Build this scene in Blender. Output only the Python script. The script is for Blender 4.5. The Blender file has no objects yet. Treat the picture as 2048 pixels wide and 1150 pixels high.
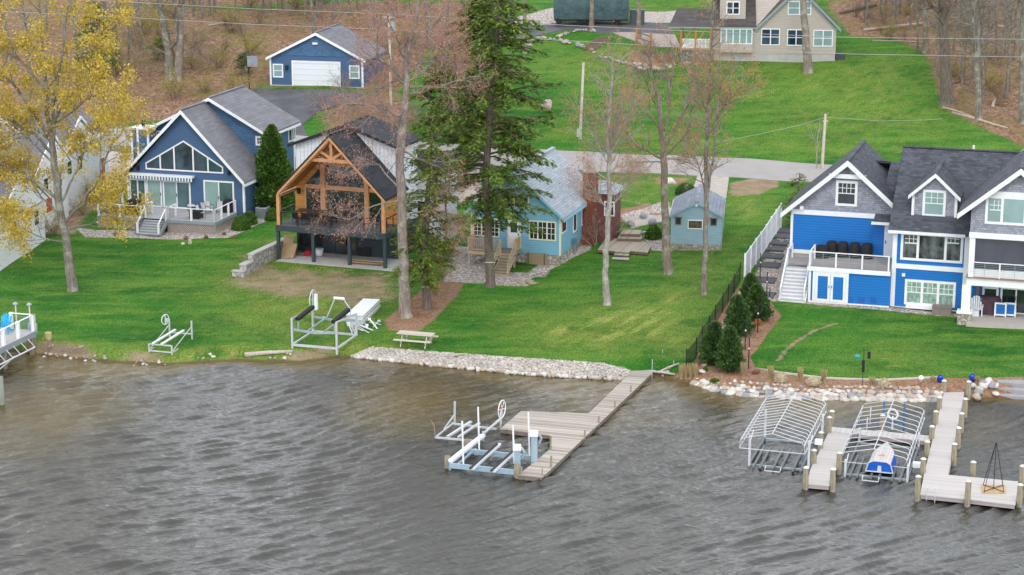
import bpy, math, random
import numpy as np
from mathutils import Vector, Matrix
R = math.radians
rnd = random.Random(7)
C = bpy.context.scene.collection
scene = bpy.context.scene

# ---------------------------------------------------------------- camera, sky, sun, exposure
CAM_H, PITCH, FPX = 34.0, R(14.0), 3982.0
camd = bpy.data.cameras.new('camera')
camd.sensor_width = 36.0
camd.lens = FPX * 36.0 / 2048.0
camd.clip_start, camd.clip_end = 1.0, 3000.0
cam = bpy.data.objects.new('camera', camd)
cam.location = (0, 0, CAM_H)
cam.rotation_euler = (R(90) - PITCH, 0, 0)
C.objects.link(cam)
scene.camera = cam

SUN_EL, SUN_AZ = R(50), R(178)          # azimuth measured clockwise from +Y (sun behind the camera, a little to its left)
world = bpy.data.worlds.new('World')
scene.world = world
world.use_nodes = True
wt = world.node_tree
for n in list(wt.nodes): wt.nodes.remove(n)
sky = wt.nodes.new('ShaderNodeTexSky'); sky.sky_type = 'NISHITA'; sky.sun_disc = False
sky.sun_elevation = SUN_EL; sky.sun_rotation = SUN_AZ
sky.air_density = 1.0; sky.dust_density = 2.0; sky.ozone_density = 1.0
bg = wt.nodes.new('ShaderNodeBackground'); bg.inputs['Strength'].default_value = 0.13
wo = wt.nodes.new('ShaderNodeOutputWorld')
# overcast: a bright, slightly uneven cloud deck over most of the sky
wc = wt.nodes.new('ShaderNodeTexCoord'); wn_ = wt.nodes.new('ShaderNodeTexNoise'); wn_.inputs['Scale'].default_value = 3.0; wn_.inputs['Detail'].default_value = 6
wr = wt.nodes.new('ShaderNodeValToRGB'); wr.color_ramp.elements[0].position = .3; wr.color_ramp.elements[1].position = .7
wr.color_ramp.elements[0].color = (.72, .79, .9, 1); wr.color_ramp.elements[1].color = (1, 1, 1, 1)
wv = wt.nodes.new('ShaderNodeVectorMath'); wv.operation = 'SCALE'; wv.inputs['Scale'].default_value = 14.0
wm = wt.nodes.new('ShaderNodeMix'); wm.data_type = 'RGBA'; wm.inputs[0].default_value = .85
wt.links.new(wc.outputs['Generated'], wn_.inputs['Vector']); wt.links.new(wn_.outputs[0], wr.inputs[0]); 
wsx = wt.nodes.new('ShaderNodeSeparateXYZ'); wmr = wt.nodes.new('ShaderNodeMapRange'); wmr.inputs['From Min'].default_value = .05; wmr.inputs['From Max'].default_value = .75
wmr.inputs['To Min'].default_value = 22.0; wmr.inputs['To Max'].default_value = 10.5
wt.links.new(wc.outputs['Generated'], wsx.inputs[0]); wt.links.new(wsx.outputs['Z'], wmr.inputs['Value']); wt.links.new(wmr.outputs[0], wv.inputs['Scale'])
wt.links.new(wr.outputs[0], wv.inputs[0])
wt.links.new(sky.outputs[0], wm.inputs[6]); wt.links.new(wv.outputs[0], wm.inputs[7])
wt.links.new(wm.outputs[2], bg.inputs[0]); wt.links.new(bg.outputs[0], wo.inputs[0])
sd = bpy.data.lights.new('sun', 'SUN'); sd.energy = .9; sd.angle = R(14); sd.color = (1.0, 0.95, 0.88)
sun = bpy.data.objects.new('sun', sd); C.objects.link(sun)
sv = Vector((math.sin(SUN_AZ) * math.cos(SUN_EL), math.cos(SUN_AZ) * math.cos(SUN_EL), math.sin(SUN_EL)))
sun.rotation_euler = sv.to_track_quat('Z', 'Y').to_euler(); sun.location = (0, 0, 80)
scene.view_settings.view_transform = 'Standard'
scene.view_settings.look = 'None'
scene.view_settings.gamma = 1.0
scene.view_settings.use_curve_mapping = False
scene.view_settings.exposure = 0.25

# ---------------------------------------------------------------- surveying helpers (photo measurements -> world metres)
CP, SP = math.cos(PITCH), math.sin(PITCH)
def ray(px, py):
    u, v = (px - 1024) / FPX, (py - 575) / FPX
    return Vector((u, CP - v * SP, -SP - v * CP))
def onz(px, py, z):
    d = ray(px, py); t = (z - CAM_H) / d.z
    return Vector((d.x * t, d.y * t, z))
def smooth(a, b, x):
    t = np.clip((x - a) / (b - a), 0, 1); return t * t * (3 - 2 * t)
shore_px = [(-60, 690), (0, 700), (100, 713), (210, 724), (330, 730), (480, 722), (600, 726), (690, 714), (740, 720), (830, 728), (1000, 744),
            (1200, 758), (1320, 752), (1385, 768), (1450, 785), (1600, 797), (1800, 800), (1900, 802), (2048, 797), (2150, 797)]
_s = [onz(a, b, 0) for a, b in shore_px]
SHX = np.array([-900.] + [p.x for p in _s] + [900.]); SHY = np.array([_s[0].y + 60] + [p.y for p in _s] + [_s[-1].y + 20])
PT = np.array([0, 110, 118, 130, 142, 155, 162, 168, 176, 192, 200, 213, 228, 260, 400, 700.])
PH = np.array([.5, .5, .8, 1.2, 1.8, 2.8, 3.1, 3.4, 4.6, 7.3, 8.6, 10, 11, 18, 55, 90.])
PADS = []   # levelled ground: (origin x, origin y, angle, x0, x1, y0, y1, level, blend)
def hfun(x, y):
    h = hfun0(x, y)
    for ox, oy, r, x0, x1, y0, y1, lv, bl in PADS:
        dx, dy = np.asarray(x, float) - ox, np.asarray(y, float) - oy
        a = dx * math.cos(r) - dy * math.sin(r); b = dx * math.sin(r) + dy * math.cos(r)
        d = np.maximum(np.maximum(x0 - a, a - x1), np.maximum(y0 - b, b - y1))
        k = 1 - smooth(0, bl, d); h = h * (1 - k) + lv * k
    return h
def hfun0(x, y):
    x = np.asarray(x, float); y = np.asarray(y, float)
    ys = np.interp(x, SHX, SHY); d = y - ys
    t = x * .208 + y * .978
    p = np.interp(t, PT, PH)
    p = (np.interp(t - 2.5, PT, PH) + p + np.interp(t + 2.5, PT, PH)) / 3
    und = .06 * np.sin(x * .35 + 1.3) * np.sin(y * .27) + .03 * np.sin(x * 1.1 + y * .7)
    und += .5 * smooth(185, 240, y) * np.sin(x * .09 + 2) + .25 * smooth(180, 215, y) * np.sin(x * .31 + y * .17)
    up = (p + und * smooth(1, 6, d)) * smooth(-.35, 1.6, d)
    dn = np.maximum(d * .16, -2.6) - .12
    return np.where(d > -.35, up - .12 * (1 - smooth(-.35, .2, d)), dn)
def hz(x, y): return float(hfun(x, y))
def G(px, py, dz=0.0):
    """point of the ground seen at this photo pixel"""
    d = ray(px, py); z = 1.5
    lo, hi = 60.0, 700.0; t0 = 60.0
    t = t0; prev = t0
    while t < 900:
        p = Vector((0, 0, CAM_H)) + d * t
        if p.z < hz(p.x, p.y) + dz: break
        prev = t; t += 2.0
    a, b = prev, t
    for _ in range(22):
        m = (a + b) / 2; p = Vector((0, 0, CAM_H)) + d * m
        if p.z < hz(p.x, p.y) + dz: b = m
        else: a = m
    p = Vector((0, 0, CAM_H)) + d * b
    return Vector((p.x, p.y, hz(p.x, p.y) + dz))
p_ = G(558, 519); PADS.append((p_.x, p_.y, R(20), -.9, 9.2, -.7, 3.2, p_.z, .7))
p_ = G(1078, 545); PADS.append((p_.x, p_.y, R(17), -.3, .6, -.5, .3, p_.z - .35, .6))
def atY(px, py, Y):
    d = ray(px, py); t = Y / d.y
    return Vector((d.x * t, Y, CAM_H + d.z * t))
def zc(x0, y0, s):
    return lambda x, y: (x0 + x / s, y0 + y / s)

# ---------------------------------------------------------------- materials
def lin(c):
    c = c / 255.0
    return c / 12.92 if c <= .04045 else ((c + .055) / 1.055) ** 2.4
def rgb(r, g, b, k=1.0): return (lin(r) * k, lin(g) * k, lin(b) * k, 1)
class NT:
    def __init__(s, name):
        s.m = bpy.data.materials.new(name); s.m.use_nodes = True; s.t = s.m.node_tree
        s.bsdf = s.t.nodes['Principled BSDF']; s.i = s.bsdf.inputs
    def n(s, typ, **kw):
        nd = s.t.nodes.new(typ)
        for k, v in kw.items(): setattr(nd, k, v)
        return nd
    def l(s, a, b): s.t.links.new(a, b)
    def obj(s): return s.n('ShaderNodeTexCoord').outputs['Object']
    def pos(s): return s.n('ShaderNodeNewGeometry').outputs['Position']
    def mapping(s, src, scale=(1, 1, 1), rot=(0, 0, 0)):
        m = s.n('ShaderNodeMapping'); m.inputs['Scale'].default_value = scale; m.inputs['Rotation'].default_value = rot
        s.l(src, m.inputs[0]); return m.outputs[0]
    def noise(s, src, scale, detail=3, rough=.6, dist=0):
        nd = s.n('ShaderNodeTexNoise'); nd.inputs['Scale'].default_value = scale; nd.inputs['Detail'].default_value = detail
        nd.inputs['Roughness'].default_value = rough; nd.inputs['Distortion'].default_value = dist
        s.l(src, nd.inputs['Vector']); return nd.outputs[0]
    def ramp(s, src, stops, interp='LINEAR'):
        r = s.n('ShaderNodeValToRGB'); r.color_ramp.interpolation = interp; e = r.color_ramp.elements
        while len(e) < len(stops): e.new(.5)
        for el, (p, c) in zip(e, stops):
            el.position = p; el.color = c if isinstance(c, tuple) else (c, c, c, 1)
        s.l(src, r.inputs[0]); return r.outputs[0]
    def mix(s, f, a, b, mode='MIX'):
        m = s.n('ShaderNodeMix', data_type='RGBA', blend_type=mode)
        for sock, v in ((m.inputs[0], f), (m.inputs[6], a), (m.inputs[7], b)):
            if isinstance(v, (int, float, tuple)): sock.default_value = v
            else: s.l(v, sock)
        return m.outputs[2]
    def math(s, op, a, b=None, clamp=False):
        m = s.n('ShaderNodeMath', operation=op); m.use_clamp = clamp
        for sock, v in ((m.inputs[0], a), (m.inputs[1], b)):
            if v is None: continue
            if isinstance(v, (int, float)): sock.default_value = v
            else: s.l(v, sock)
        return m.outputs[0]
    def bump(s, h, dist=.02, strength=1.0):
        b = s.n('ShaderNodeBump'); b.inputs['Distance'].default_value = dist; b.inputs['Strength'].default_value = strength
        s.l(h, b.inputs['Height']); s.l(b.outputs[0], s.i['Normal']); return b
    def done(s, col=None, rough=.6, metal=0, spec=.5):
        if col is not None:
            if isinstance(col, tuple): s.i['Base Color'].default_value = col
            else: s.l(col, s.i['Base Color'])
        s.i['Roughness'].default_value = rough; s.i['Metallic'].default_value = metal
        s.i['Specular IOR Level'].default_value = spec
        return s.m
def dim(c, k): return (c[0] * k, c[1] * k, c[2] * k, 1)
def plain(name, c, rough=.6, metal=0, var=.18, scale=3.0, bump=0, bscale=20, spec=.4, island=0):
    """painted / weathered surface with uneven tone"""
    s = NT(name); o = s.obj()
    f = s.noise(o, scale, 5, .65)
    col = s.mix(s.ramp(f, [(.3, 0.), (.7, 1.)]), dim(c, 1 - var), dim(c, 1 + var * .6))
    if island:
        rp = s.n('ShaderNodeNewGeometry').outputs['Random Per Island']
        col = s.mix(1.0, col, s.ramp(rp, [(0, 1 - island), (1, 1.0)]), 'MULTIPLY')
    if bump: s.bump(s.noise(o, bscale, 4), bump)
    return s.done(col, rough, metal, spec)
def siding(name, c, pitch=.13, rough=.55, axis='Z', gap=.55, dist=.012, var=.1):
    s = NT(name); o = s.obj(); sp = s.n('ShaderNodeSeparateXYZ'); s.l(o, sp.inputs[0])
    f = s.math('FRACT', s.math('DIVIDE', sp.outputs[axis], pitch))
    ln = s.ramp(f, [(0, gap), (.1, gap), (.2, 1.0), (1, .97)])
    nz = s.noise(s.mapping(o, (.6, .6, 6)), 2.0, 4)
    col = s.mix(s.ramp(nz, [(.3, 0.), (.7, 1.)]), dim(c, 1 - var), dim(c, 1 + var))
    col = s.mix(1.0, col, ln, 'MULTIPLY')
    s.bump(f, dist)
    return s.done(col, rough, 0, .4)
def shingles(name, c, along='X', w=.33, h=.16, rough=.85, var=.35, wall=False, slope=1.4):
    """courses of shingles; v follows the height, u runs along the ridge"""
    s = NT(name); o = s.obj(); sp = s.n('ShaderNodeSeparateXYZ'); s.l(o, sp.inputs[0])
    cb = s.n('ShaderNodeCombineXYZ'); s.l(sp.outputs[along], cb.inputs[0])
    s.l(s.math('MULTIPLY', sp.outputs['Z'], 1.0 if wall else slope), cb.inputs[1])
    br = s.n('ShaderNodeTexBrick'); s.l(cb.outputs[0], br.inputs['Vector'])
    br.inputs['Scale'].default_value = 1.0; br.inputs['Brick Width'].default_value = w; br.inputs['Row Height'].default_value = h
    br.inputs['Mortar Size'].default_value = .012 if wall else .008; br.inputs['Mortar Smooth'].default_value = .3; br.inputs['Bias'].default_value = 0
    br.inputs['Color1'].default_value = dim(c, 1 - var); br.inputs['Color2'].default_value = dim(c, 1 + var)
    br.inputs['Mortar'].default_value = dim(c, .55)
    nz = s.noise(o, 1.2, 4, .7)
    col = s.mix(1.0, br.outputs['Color'], s.ramp(nz, [(.25, .82), (.75, 1.12)]), 'MULTIPLY')
    nz2 = s.noise(o, 30, 2)
    col = s.mix(1.0, col, s.ramp(nz2, [(.3, .85), (.7, 1.12)]), 'MULTIPLY')
    s.bump(br.outputs['Fac'], -.01)
    return s.done(col, rough, 0, .3)
def planks(name, c, axis='X', pitch=.14, var=.25, rough=.75, gap=.35, streak='Y'):
    s = NT(name); o = s.obj(); sp = s.n('ShaderNodeSeparateXYZ'); s.l(o, sp.inputs[0])
    v = s.math('DIVIDE', sp.outputs[axis], pitch)
    f = s.math('FRACT', v); ln = s.ramp(f, [(0, gap), (.06, gap), (.12, 1.0), (1, 1.0)])
    wn = s.n('ShaderNodeTexWhiteNoise', noise_dimensions='1D'); s.l(s.math('FLOOR', v), wn.inputs['W'])
    sc = {'X': (.7, 8, 8), 'Y': (8, .7, 8), 'Z': (8, 8, .7)}[streak]
    nz = s.noise(s.mapping(o, sc), 1.5, 5, .7)
    a = s.math('ADD', s.math('MULTIPLY', wn.outputs[0], .6), s.math('MULTIPLY', nz, .8))
    col = s.mix(s.ramp(a, [(.3, 0.), (1., 1.)]), dim(c, 1 - var), dim(c, 1 + var))
    col = s.mix(1.0, col, ln, 'MULTIPLY'); s.bump(ln, .006)
    return s.done(col, rough, 0, .3)
def glass(name, c=(.02, .03, .035, 1), rough=.06, var=.6, scale=.7):
    s = NT(name); o = s.obj()
    f = s.noise(s.mapping(o, (1, 1, .6)), scale, 3, .55)
    col = s.mix(s.ramp(f, [(.35, 0.), (.65, 1.)]), dim(c, 1 - var), dim(c, 1 + var))
    s.i['IOR'].default_value = 1.6
    return s.done(col, rough, 0, .8)
def stone_mat(name, c1, c2, mort, scale=2.2, rough=.85):
    s = NT(name); o = s.obj()
    v = s.n('ShaderNodeTexVoronoi'); v.inputs['Scale'].default_value = scale; s.l(o, v.inputs['Vector'])
    e = s.n('ShaderNodeTexVoronoi', feature='DISTANCE_TO_EDGE'); e.inputs['Scale'].default_value = scale; s.l(o, e.inputs['Vector'])
    sp = s.n('ShaderNodeSeparateXYZ'); s.l(v.outputs['Color'], sp.inputs[0])
    col = s.mix(sp.outputs[0], c1, c2)
    col = s.mix(s.ramp(e.outputs['Distance'], [(.02, 0.), (.07, 1.)]), mort, col)
    col = s.mix(1.0, col, s.ramp(s.noise(o, 14, 4), [(.3, .75), (.7, 1.15)]), 'MULTIPLY')
    s.bump(s.ramp(e.outputs['Distance'], [(.0, 0.), (.2, 1.)]), .04)
    return s.done(col, rough, 0, .3)
def leafmat(name, stops, rough=.6, nscale=.6, trans=.25):
    """foliage: per-leaf tone plus larger light and dark clumps"""
    s = NT(name); g = s.n('ShaderNodeNewGeometry')
    rp = g.outputs['Random Per Island']; nz = s.noise(g.outputs['Position'], nscale, 2)
    a = s.math('ADD', s.math('MULTIPLY', rp, .55), s.math('MULTIPLY', nz, .55))
    col = s.ramp(a, stops)
    tr = s.n('ShaderNodeBsdfTranslucent'); s.l(col, tr.inputs[0])
    m = s.done(col, rough, 0, .25)
    if trans:
        mx = s.n('ShaderNodeMixShader'); mx.inputs[0].default_value = trans
        out = s.t.nodes['Material Output']
        s.l(s.bsdf.outputs[0], mx.inputs[1]); s.l(tr.outputs[0], mx.inputs[2]); s.l(mx.outputs[0], out.inputs[0])
    return m
def barkmat(name, c1, c2, scale=1.0, lichen=None, bump=.03):
    s = NT(name); o = s.obj()
    nz = s.noise(s.mapping(o, (7 * scale, 7 * scale, 1.1 * scale)), 1.6, 5, .7)
    col = s.mix(s.ramp(nz, [(.35, 0.), (.62, 1.)]), c1, c2)
    if lichen: col = s.mix(s.ramp(s.noise(o, 1.3 * scale, 5, .7), [(.5, 0.), (.62, .8)]), col, lichen)
    s.bump(nz, bump)
    return s.done(col, .9, 0, .2)

# ---------------------------------------------------------------- mesh builder
class MB:
    def __init__(s): s.v = []; s.f = []; s.mi = []; s.cur = 0
    def add(s, vs, fs):
        o = len(s.v); s.v += [tuple(p) for p in vs]
        for f in fs: s.f.append(tuple(i + o for i in f)); s.mi.append(s.cur)
        return s
    def box(s, x0, x1, y0, y1, z0, z1):
        return s.add([(x0, y0, z0), (x1, y0, z0), (x1, y1, z0), (x0, y1, z0), (x0, y0, z1), (x1, y0, z1), (x1, y1, z1), (x0, y1, z1)],
                     [(0, 3, 2, 1), (4, 5, 6, 7), (0, 1, 5, 4), (1, 2, 6, 5), (2, 3, 7, 6), (3, 0, 4, 7)])
    def hexa(s, lo, hi):   # two matching quads
        return s.add(list(lo) + list(hi), [(0, 3, 2, 1), (4, 5, 6, 7), (0, 1, 5, 4), (1, 2, 6, 5), (2, 3, 7, 6), (3, 0, 4, 7)])
    def prism(s, poly, vec):
        n = len(poly); vec = Vector(vec); a = [Vector(p) for p in poly]; b = [p + vec for p in a]
        fs = [tuple(range(n)), tuple(range(2 * n - 1, n - 1, -1))] + [(i, i + n, (i + 1) % n + n, (i + 1) % n) for i in range(n)]
        return s.add(a + b, fs)
    def beam(s, p, q, w, h=None, up=(0, 0, 1)):
        h = w if h is None else h
        p, q = Vector(p), Vector(q); d = (q - p).normalized(); up = Vector(up)
        if abs(d.dot(up)) > .98: up = Vector((0, 1, 0))
        a = d.cross(up).normalized() * w / 2; b = a.cross(d).normalized() * h / 2
        return s.hexa([p - a - b, p + a - b, p + a + b, p - a + b], [q - a - b, q + a - b, q + a + b, q - a + b])
    def tube(s, pts, r, n=6, cap=True):
        pts = [Vector(p) for p in pts]; k = len(pts)
        r = [r] * k if isinstance(r, (int, float)) else r
        o = len(s.v); ref = None
        for i, p in enumerate(pts):
            d = (pts[min(i + 1, k - 1)] - pts[max(i - 1, 0)]).normalized()
            if ref is None: ref = Vector((1, 0, 0)) if abs(d.x) < .8 else Vector((0, 1, 0))
            a = (ref - d * ref.dot(d)).normalized(); b = d.cross(a); ref = a
            for j in range(n):
                t = 2 * math.pi * j / n; s.v.append(tuple(p + (a * math.cos(t) + b * math.sin(t)) * r[i]))
        for i in range(k - 1):
            for j in range(n):
                s.f.append((o + i * n + j, o + i * n + (j + 1) % n, o + (i + 1) * n + (j + 1) % n, o + (i + 1) * n + j)); s.mi.append(s.cur)
        if cap:
            s.f.append(tuple(o + j for j in range(n - 1, -1, -1))); s.mi.append(s.cur)
            s.f.append(tuple(o + (k - 1) * n + j for j in range(n))); s.mi.append(s.cur)
        return s
    def cyl(s, x, y, z0, z1, r, n=10, r2=None):
        return s.tube([(x, y, z0), (x, y, z1)], [r, r if r2 is None else r2], n)
    def ring(s, c, r, t, axis=(0, 1, 0), n=20, m=5):
        c = Vector(c); ax = Vector(axis).normalized(); a = ax.orthogonal().normalized(); b = ax.cross(a)
        pts = [c + (a * math.cos(2 * math.pi * i / n) + b * math.sin(2 * math.pi * i / n)) * r for i in range(n + 1)]
        return s.tube(pts, t, m, False)
    def frame(s, x0, x1, z0, z1, y0, y1, w):   # rectangular frame in the x-z plane, no overlapping faces
        s.box(x0, x1, y0, y1, z1 - w, z1); s.box(x0, x1, y0, y1, z0, z0 + w)
        s.box(x0, x0 + w, y0, y1, z0 + w, z1 - w); s.box(x1 - w, x1, y0, y1, z0 + w, z1 - w); return s
    def build(s, name, mat, parent=None, smooth=False, loc=None, bevel=0):
        me = bpy.data.meshes.new(name); me.from_pydata(s.v, [], s.f)
        for m in (mat if isinstance(mat, (list, tuple)) else [mat]): me.materials.append(m)
        if s.cur: me.polygons.foreach_set('material_index', s.mi)
        if smooth: me.polygons.foreach_set('use_smooth', [True] * len(me.polygons))
        o = bpy.data.objects.new(name, me); C.objects.link(o)
        if parent is not None: o.parent = parent
        if loc is not None: o.location = loc
        if bevel:
            b = o.modifiers.new('bevel', 'BEVEL'); b.width = bevel; b.segments = 2; b.limit_method = 'ANGLE'
        return o
def each(m, name, mat, parent):
    """every separate piece collected in m becomes a part of its own"""
    par = list(range(len(m.v)))
    def find(a):
        while par[a] != a: par[a] = par[par[a]]; a = par[a]
        return a
    for f in m.f:
        for i in f[1:]: par[find(f[0])] = find(i)
    gr = {}
    for f in m.f: gr.setdefault(find(f[0]), []).append(f)
    out = []
    for fs in gr.values():
        ids = sorted({i for f in fs for i in f}); mp = {a: b for b, a in enumerate(ids)}
        q = MB(); q.add([m.v[i] for i in ids], [tuple(mp[i] for i in f) for f in fs]); out.append(q.build(name, mat, parent))
    return out
def tag(o, label=None, cat=None, group=None, kind=None):
    for k, v in (('label', label), ('category', cat), ('group', group), ('kind', kind)):
        if v: o[k] = v
    return o
def thing(name, label, cat, loc=(0, 0, 0), rz=0.0, group=None):
    o = bpy.data.objects.new(name, None); C.objects.link(o); o.location = loc; o.rotation_euler = (0, 0, rz)
    o.empty_display_size = .3
    return tag(o, label, cat, group)
KIDS = {}
def kids(o): return [c for c in bpy.data.objects if c.parent == o]
def copy_tree(o, parent=None, label=None, loc=None, rz=None, scale=None, ch=None):
    c = o.copy(); C.objects.link(c); c.parent = parent
    if label: c['label'] = label
    if loc is not None: c.location = loc
    if rz is not None: c.rotation_euler = (c.rotation_euler[0], c.rotation_euler[1], rz)
    if scale is not None: c.scale = (scale, scale, scale) if isinstance(scale, (int, float)) else scale
    for k in (ch or kids(o)): copy_tree(k, c)
    return c
class Frame:
    """a building's own axes: x along its lake front, y away from the lake, z up"""
    def __init__(s, px, py, rot, dz=0.0, z=None):
        s.o = G(px, py) if z is None else onz(px, py, z); s.o.z += dz; s.r = R(rot)
        s.u = Vector((math.cos(s.r), -math.sin(s.r), 0)); s.w = Vector((math.sin(s.r), math.cos(s.r), 0))
    def loc(s, P): d = P - s.o; return Vector((d.dot(s.u), d.dot(s.w), d.z))
    def wld(s, x, y, z): return s.o + s.u * x + s.w * y + Vector((0, 0, z))
    def _hit(s, px, py, n, off):
        d = ray(px, py); c = Vector((0, 0, CAM_H)); t = ((s.o - c).dot(n) + off) / d.dot(n); return s.loc(c + d * t)
    def f(s, px, py, y=0.0): p = s._hit(px, py, s.w, y); return (p.x, p.z)      # on a plane parallel to the front
    def s_(s, px, py, x=0.0): p = s._hit(px, py, s.u, x); return (p.y, p.z)     # on a plane parallel to the side
    def h(s, px, py, z=0.0): p = s._hit(px, py, Vector((0, 0, 1)), z); return (p.x, p.y)
    def gz(s, x, y): w = s.wld(x, y, 0); return hz(w.x, w.y) - s.o.z
    def root(s, name, label, cat, group=None): return thing(name, label, cat, s.o, -s.r, group)
# ---------------------------------------------------------------- palette
WHITE = plain('white_paint', (.78, .79, .8, 1), .45, var=.06)
WHITE2 = plain('white_vinyl', (.74, .76, .79, 1), .4, var=.05)
ALU = plain('aluminium', (.56, .58, .6, 1), .45, .25, var=.15)
GALV = plain('galvanised_steel', (.36, .43, .47, 1), .5, .3, var=.2)
STEELD = plain('dull_grey_metal', (.2, .23, .25, 1), .5, .3, var=.2)
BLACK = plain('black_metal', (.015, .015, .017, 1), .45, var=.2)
CHAR = plain('charcoal_paint', (.035, .05, .06, 1), .5, var=.15)
BLACKF = plain('black_fabric', (.013, .013, .016, 1), .8, var=.3, scale=5, bump=.03, bscale=5)
GLASS = glass('window_glass')
GLASST = glass('window_glass_with_pale_blind', (.24, .36, .35, 1), .1, .12)
GLASSB = glass('window_glass_blue', (.03, .055, .075, 1), .04, .7, .5)
GLASSG = glass('screened_glass', (.07, .13, .13, 1), .1, .3)
CURT = None
CONC = plain('concrete', (.42, .41, .39, 1), .85, var=.15, scale=1.5, bump=.005)
LUMBER = plain('fresh_lumber', (.48, .33, .17, 1), .7, var=.25, scale=6)
GREYWOOD = planks('weathered_planks', (.36, .31, .275, 1), 'Y', .145, .3, streak='X')
GREYWOODX = planks('weathered_planks_across', (.36, .31, .275, 1), 'X', .145, .3, streak='Y')
PILE = barkmat('treated_pile_wood', (.16, .14, .095, 1), (.3, .26, .185, 1), .8, (.33, .33, .3, 1), .01)

# ---------------------------------------------------------------- ground sheet
def Gxy(pts): return [tuple(G(a, b).xy) for a, b in pts]
def inpoly(X, Y, poly):
    ins = np.zeros(X.shape, bool); n = len(poly)
    for i in range(n):
        x1, y1 = poly[i]; x2, y2 = poly[(i + 1) % n]
        c = ((y1 > Y) != (y2 > Y)) & (X < (x2 - x1) * (Y - y1) / ((y2 - y1) or 1e-9) + x1)
        ins ^= c
    return ins
def pdist(X, Y, poly, closed=True):
    D = np.full(X.shape, 1e9); n = len(poly)
    for i in range(n if closed else n - 1):
        x1, y1 = poly[i]; x2, y2 = poly[(i + 1) % n]; dx, dy = x2 - x1, y2 - y1
        t = np.clip(((X - x1) * dx + (Y - y1) * dy) / (dx * dx + dy * dy + 1e-9), 0, 1)
        D = np.minimum(D, np.hypot(X - x1 - t * dx, Y - y1 - t * dy))
    return D
def area(X, Y, poly, soft=.5):
    d = pdist(X, Y, poly); s = np.where(inpoly(X, Y, poly), d, -d)
    return np.clip(.5 + s / (2 * soft), 0, 1)
def line(X, Y, poly, w, soft=.3):
    return np.clip((w - pdist(X, Y, poly, False)) / soft + .5, 0, 1)
xs = np.concatenate([-np.geomspace(900, 52, 24), np.arange(-50, 50, .34), np.geomspace(52, 900, 24)])
ys = np.concatenate([np.linspace(40, 104, 10), np.arange(105.5, 178, .3), np.arange(178, 236, .55), np.geomspace(237, 900, 30)])
X, Y = np.meshgrid(xs, ys); Z = hfun(X, Y)
nx, ny = len(xs), len(ys)
def grid_mesh(name, X, Y, Z):
    ny, nx = X.shape
    me = bpy.data.meshes.new(name); co = np.stack([X, Y, Z], -1).reshape(-1, 3)
    me.vertices.add(len(co)); me.vertices.foreach_set('co', co.ravel())
    i = np.arange((ny - 1) * nx).reshape(ny - 1, nx)[:, :-1].ravel()
    q = np.stack([i, i + 1, i + nx + 1, i + nx], -1)
    me.loops.add(q.size); me.loops.foreach_set('vertex_index', q.ravel())
    me.polygons.add(len(q)); me.polygons.foreach_set('loop_start', np.arange(len(q)) * 4)
    me.polygons.foreach_set('loop_total', np.full(len(q), 4)); me.polygons.foreach_set('use_smooth', np.ones(len(q), bool))
    me.update(); return me
gme = grid_mesh('ground', X, Y, Z)
A = lambda pts, soft=.5: area(X, Y, Gxy(pts), soft)
L_ = lambda pts, w, soft=.3: line(X, Y, Gxy(pts), w, soft)
dsh = Y - np.interp(X, SHX, SHY)
leaf = np.maximum(A([(-300, 2), (1010, 2), (1000, 40), (930, 75), (860, 95), (790, 185), (737, 178), (520, 172), (480, 190), (420, 212), (340, 240), (215, 252), (-300, 240)], 1.6),
                  A([(1655, 2), (2500, 2), (2500, 300), (2048, 292), (1985, 265), (1885, 215), (1855, 112), (1790, 78), (1700, 72), (1680, 45)], 1.2))
leaf = np.maximum(leaf, (Y > 231) * 1.0)
OLV = A([(390, 58), (650, 50), (560, 75), (545, 112), (430, 108)], 2.5)
leaf *= 1 - .42 * OLV
leaf = np.maximum(leaf, .75 * A([(640, 195), (800, 180), (850, 230), (800, 290), (640, 260)], 2.0))
dirt = .6 * A([(470, 515), (545, 480), (560, 530), (800, 548), (800, 590), (740, 632), (690, 620), (640, 600), (520, 597), (440, 560)], 1.6)
dirt = np.maximum(dirt, A([(1462, 366), (1500, 358), (1552, 358), (1560, 372), (1515, 390), (1460, 391)], .5))
dirt = np.maximum(dirt, .62 * smooth(1.3, .2, np.abs(dsh - .5)) * (X < -8) * np.clip(.55 + .6 * np.sin(X * .9) * np.sin(X * .37), 0, 1))
dirt = np.maximum(dirt, L_([(1556, 722), (1572, 700), (1600, 678), (1630, 660), (1672, 647)], .13, .2))
dirt = np.maximum(dirt, .55 * L_([(1570, 608), (1650, 618), (1760, 632)], .15, .2))
dirt = np.maximum(dirt, .9 * A([(60, 690), (100, 680), (180, 700), (190, 722), (60, 722)], .8))
dirt = np.maximum(dirt, .8 * A([(0, 475), (215, 372), (250, 390), (245, 415), (180, 425), (150, 470), (60, 470), (0, 500)], .8))
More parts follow.
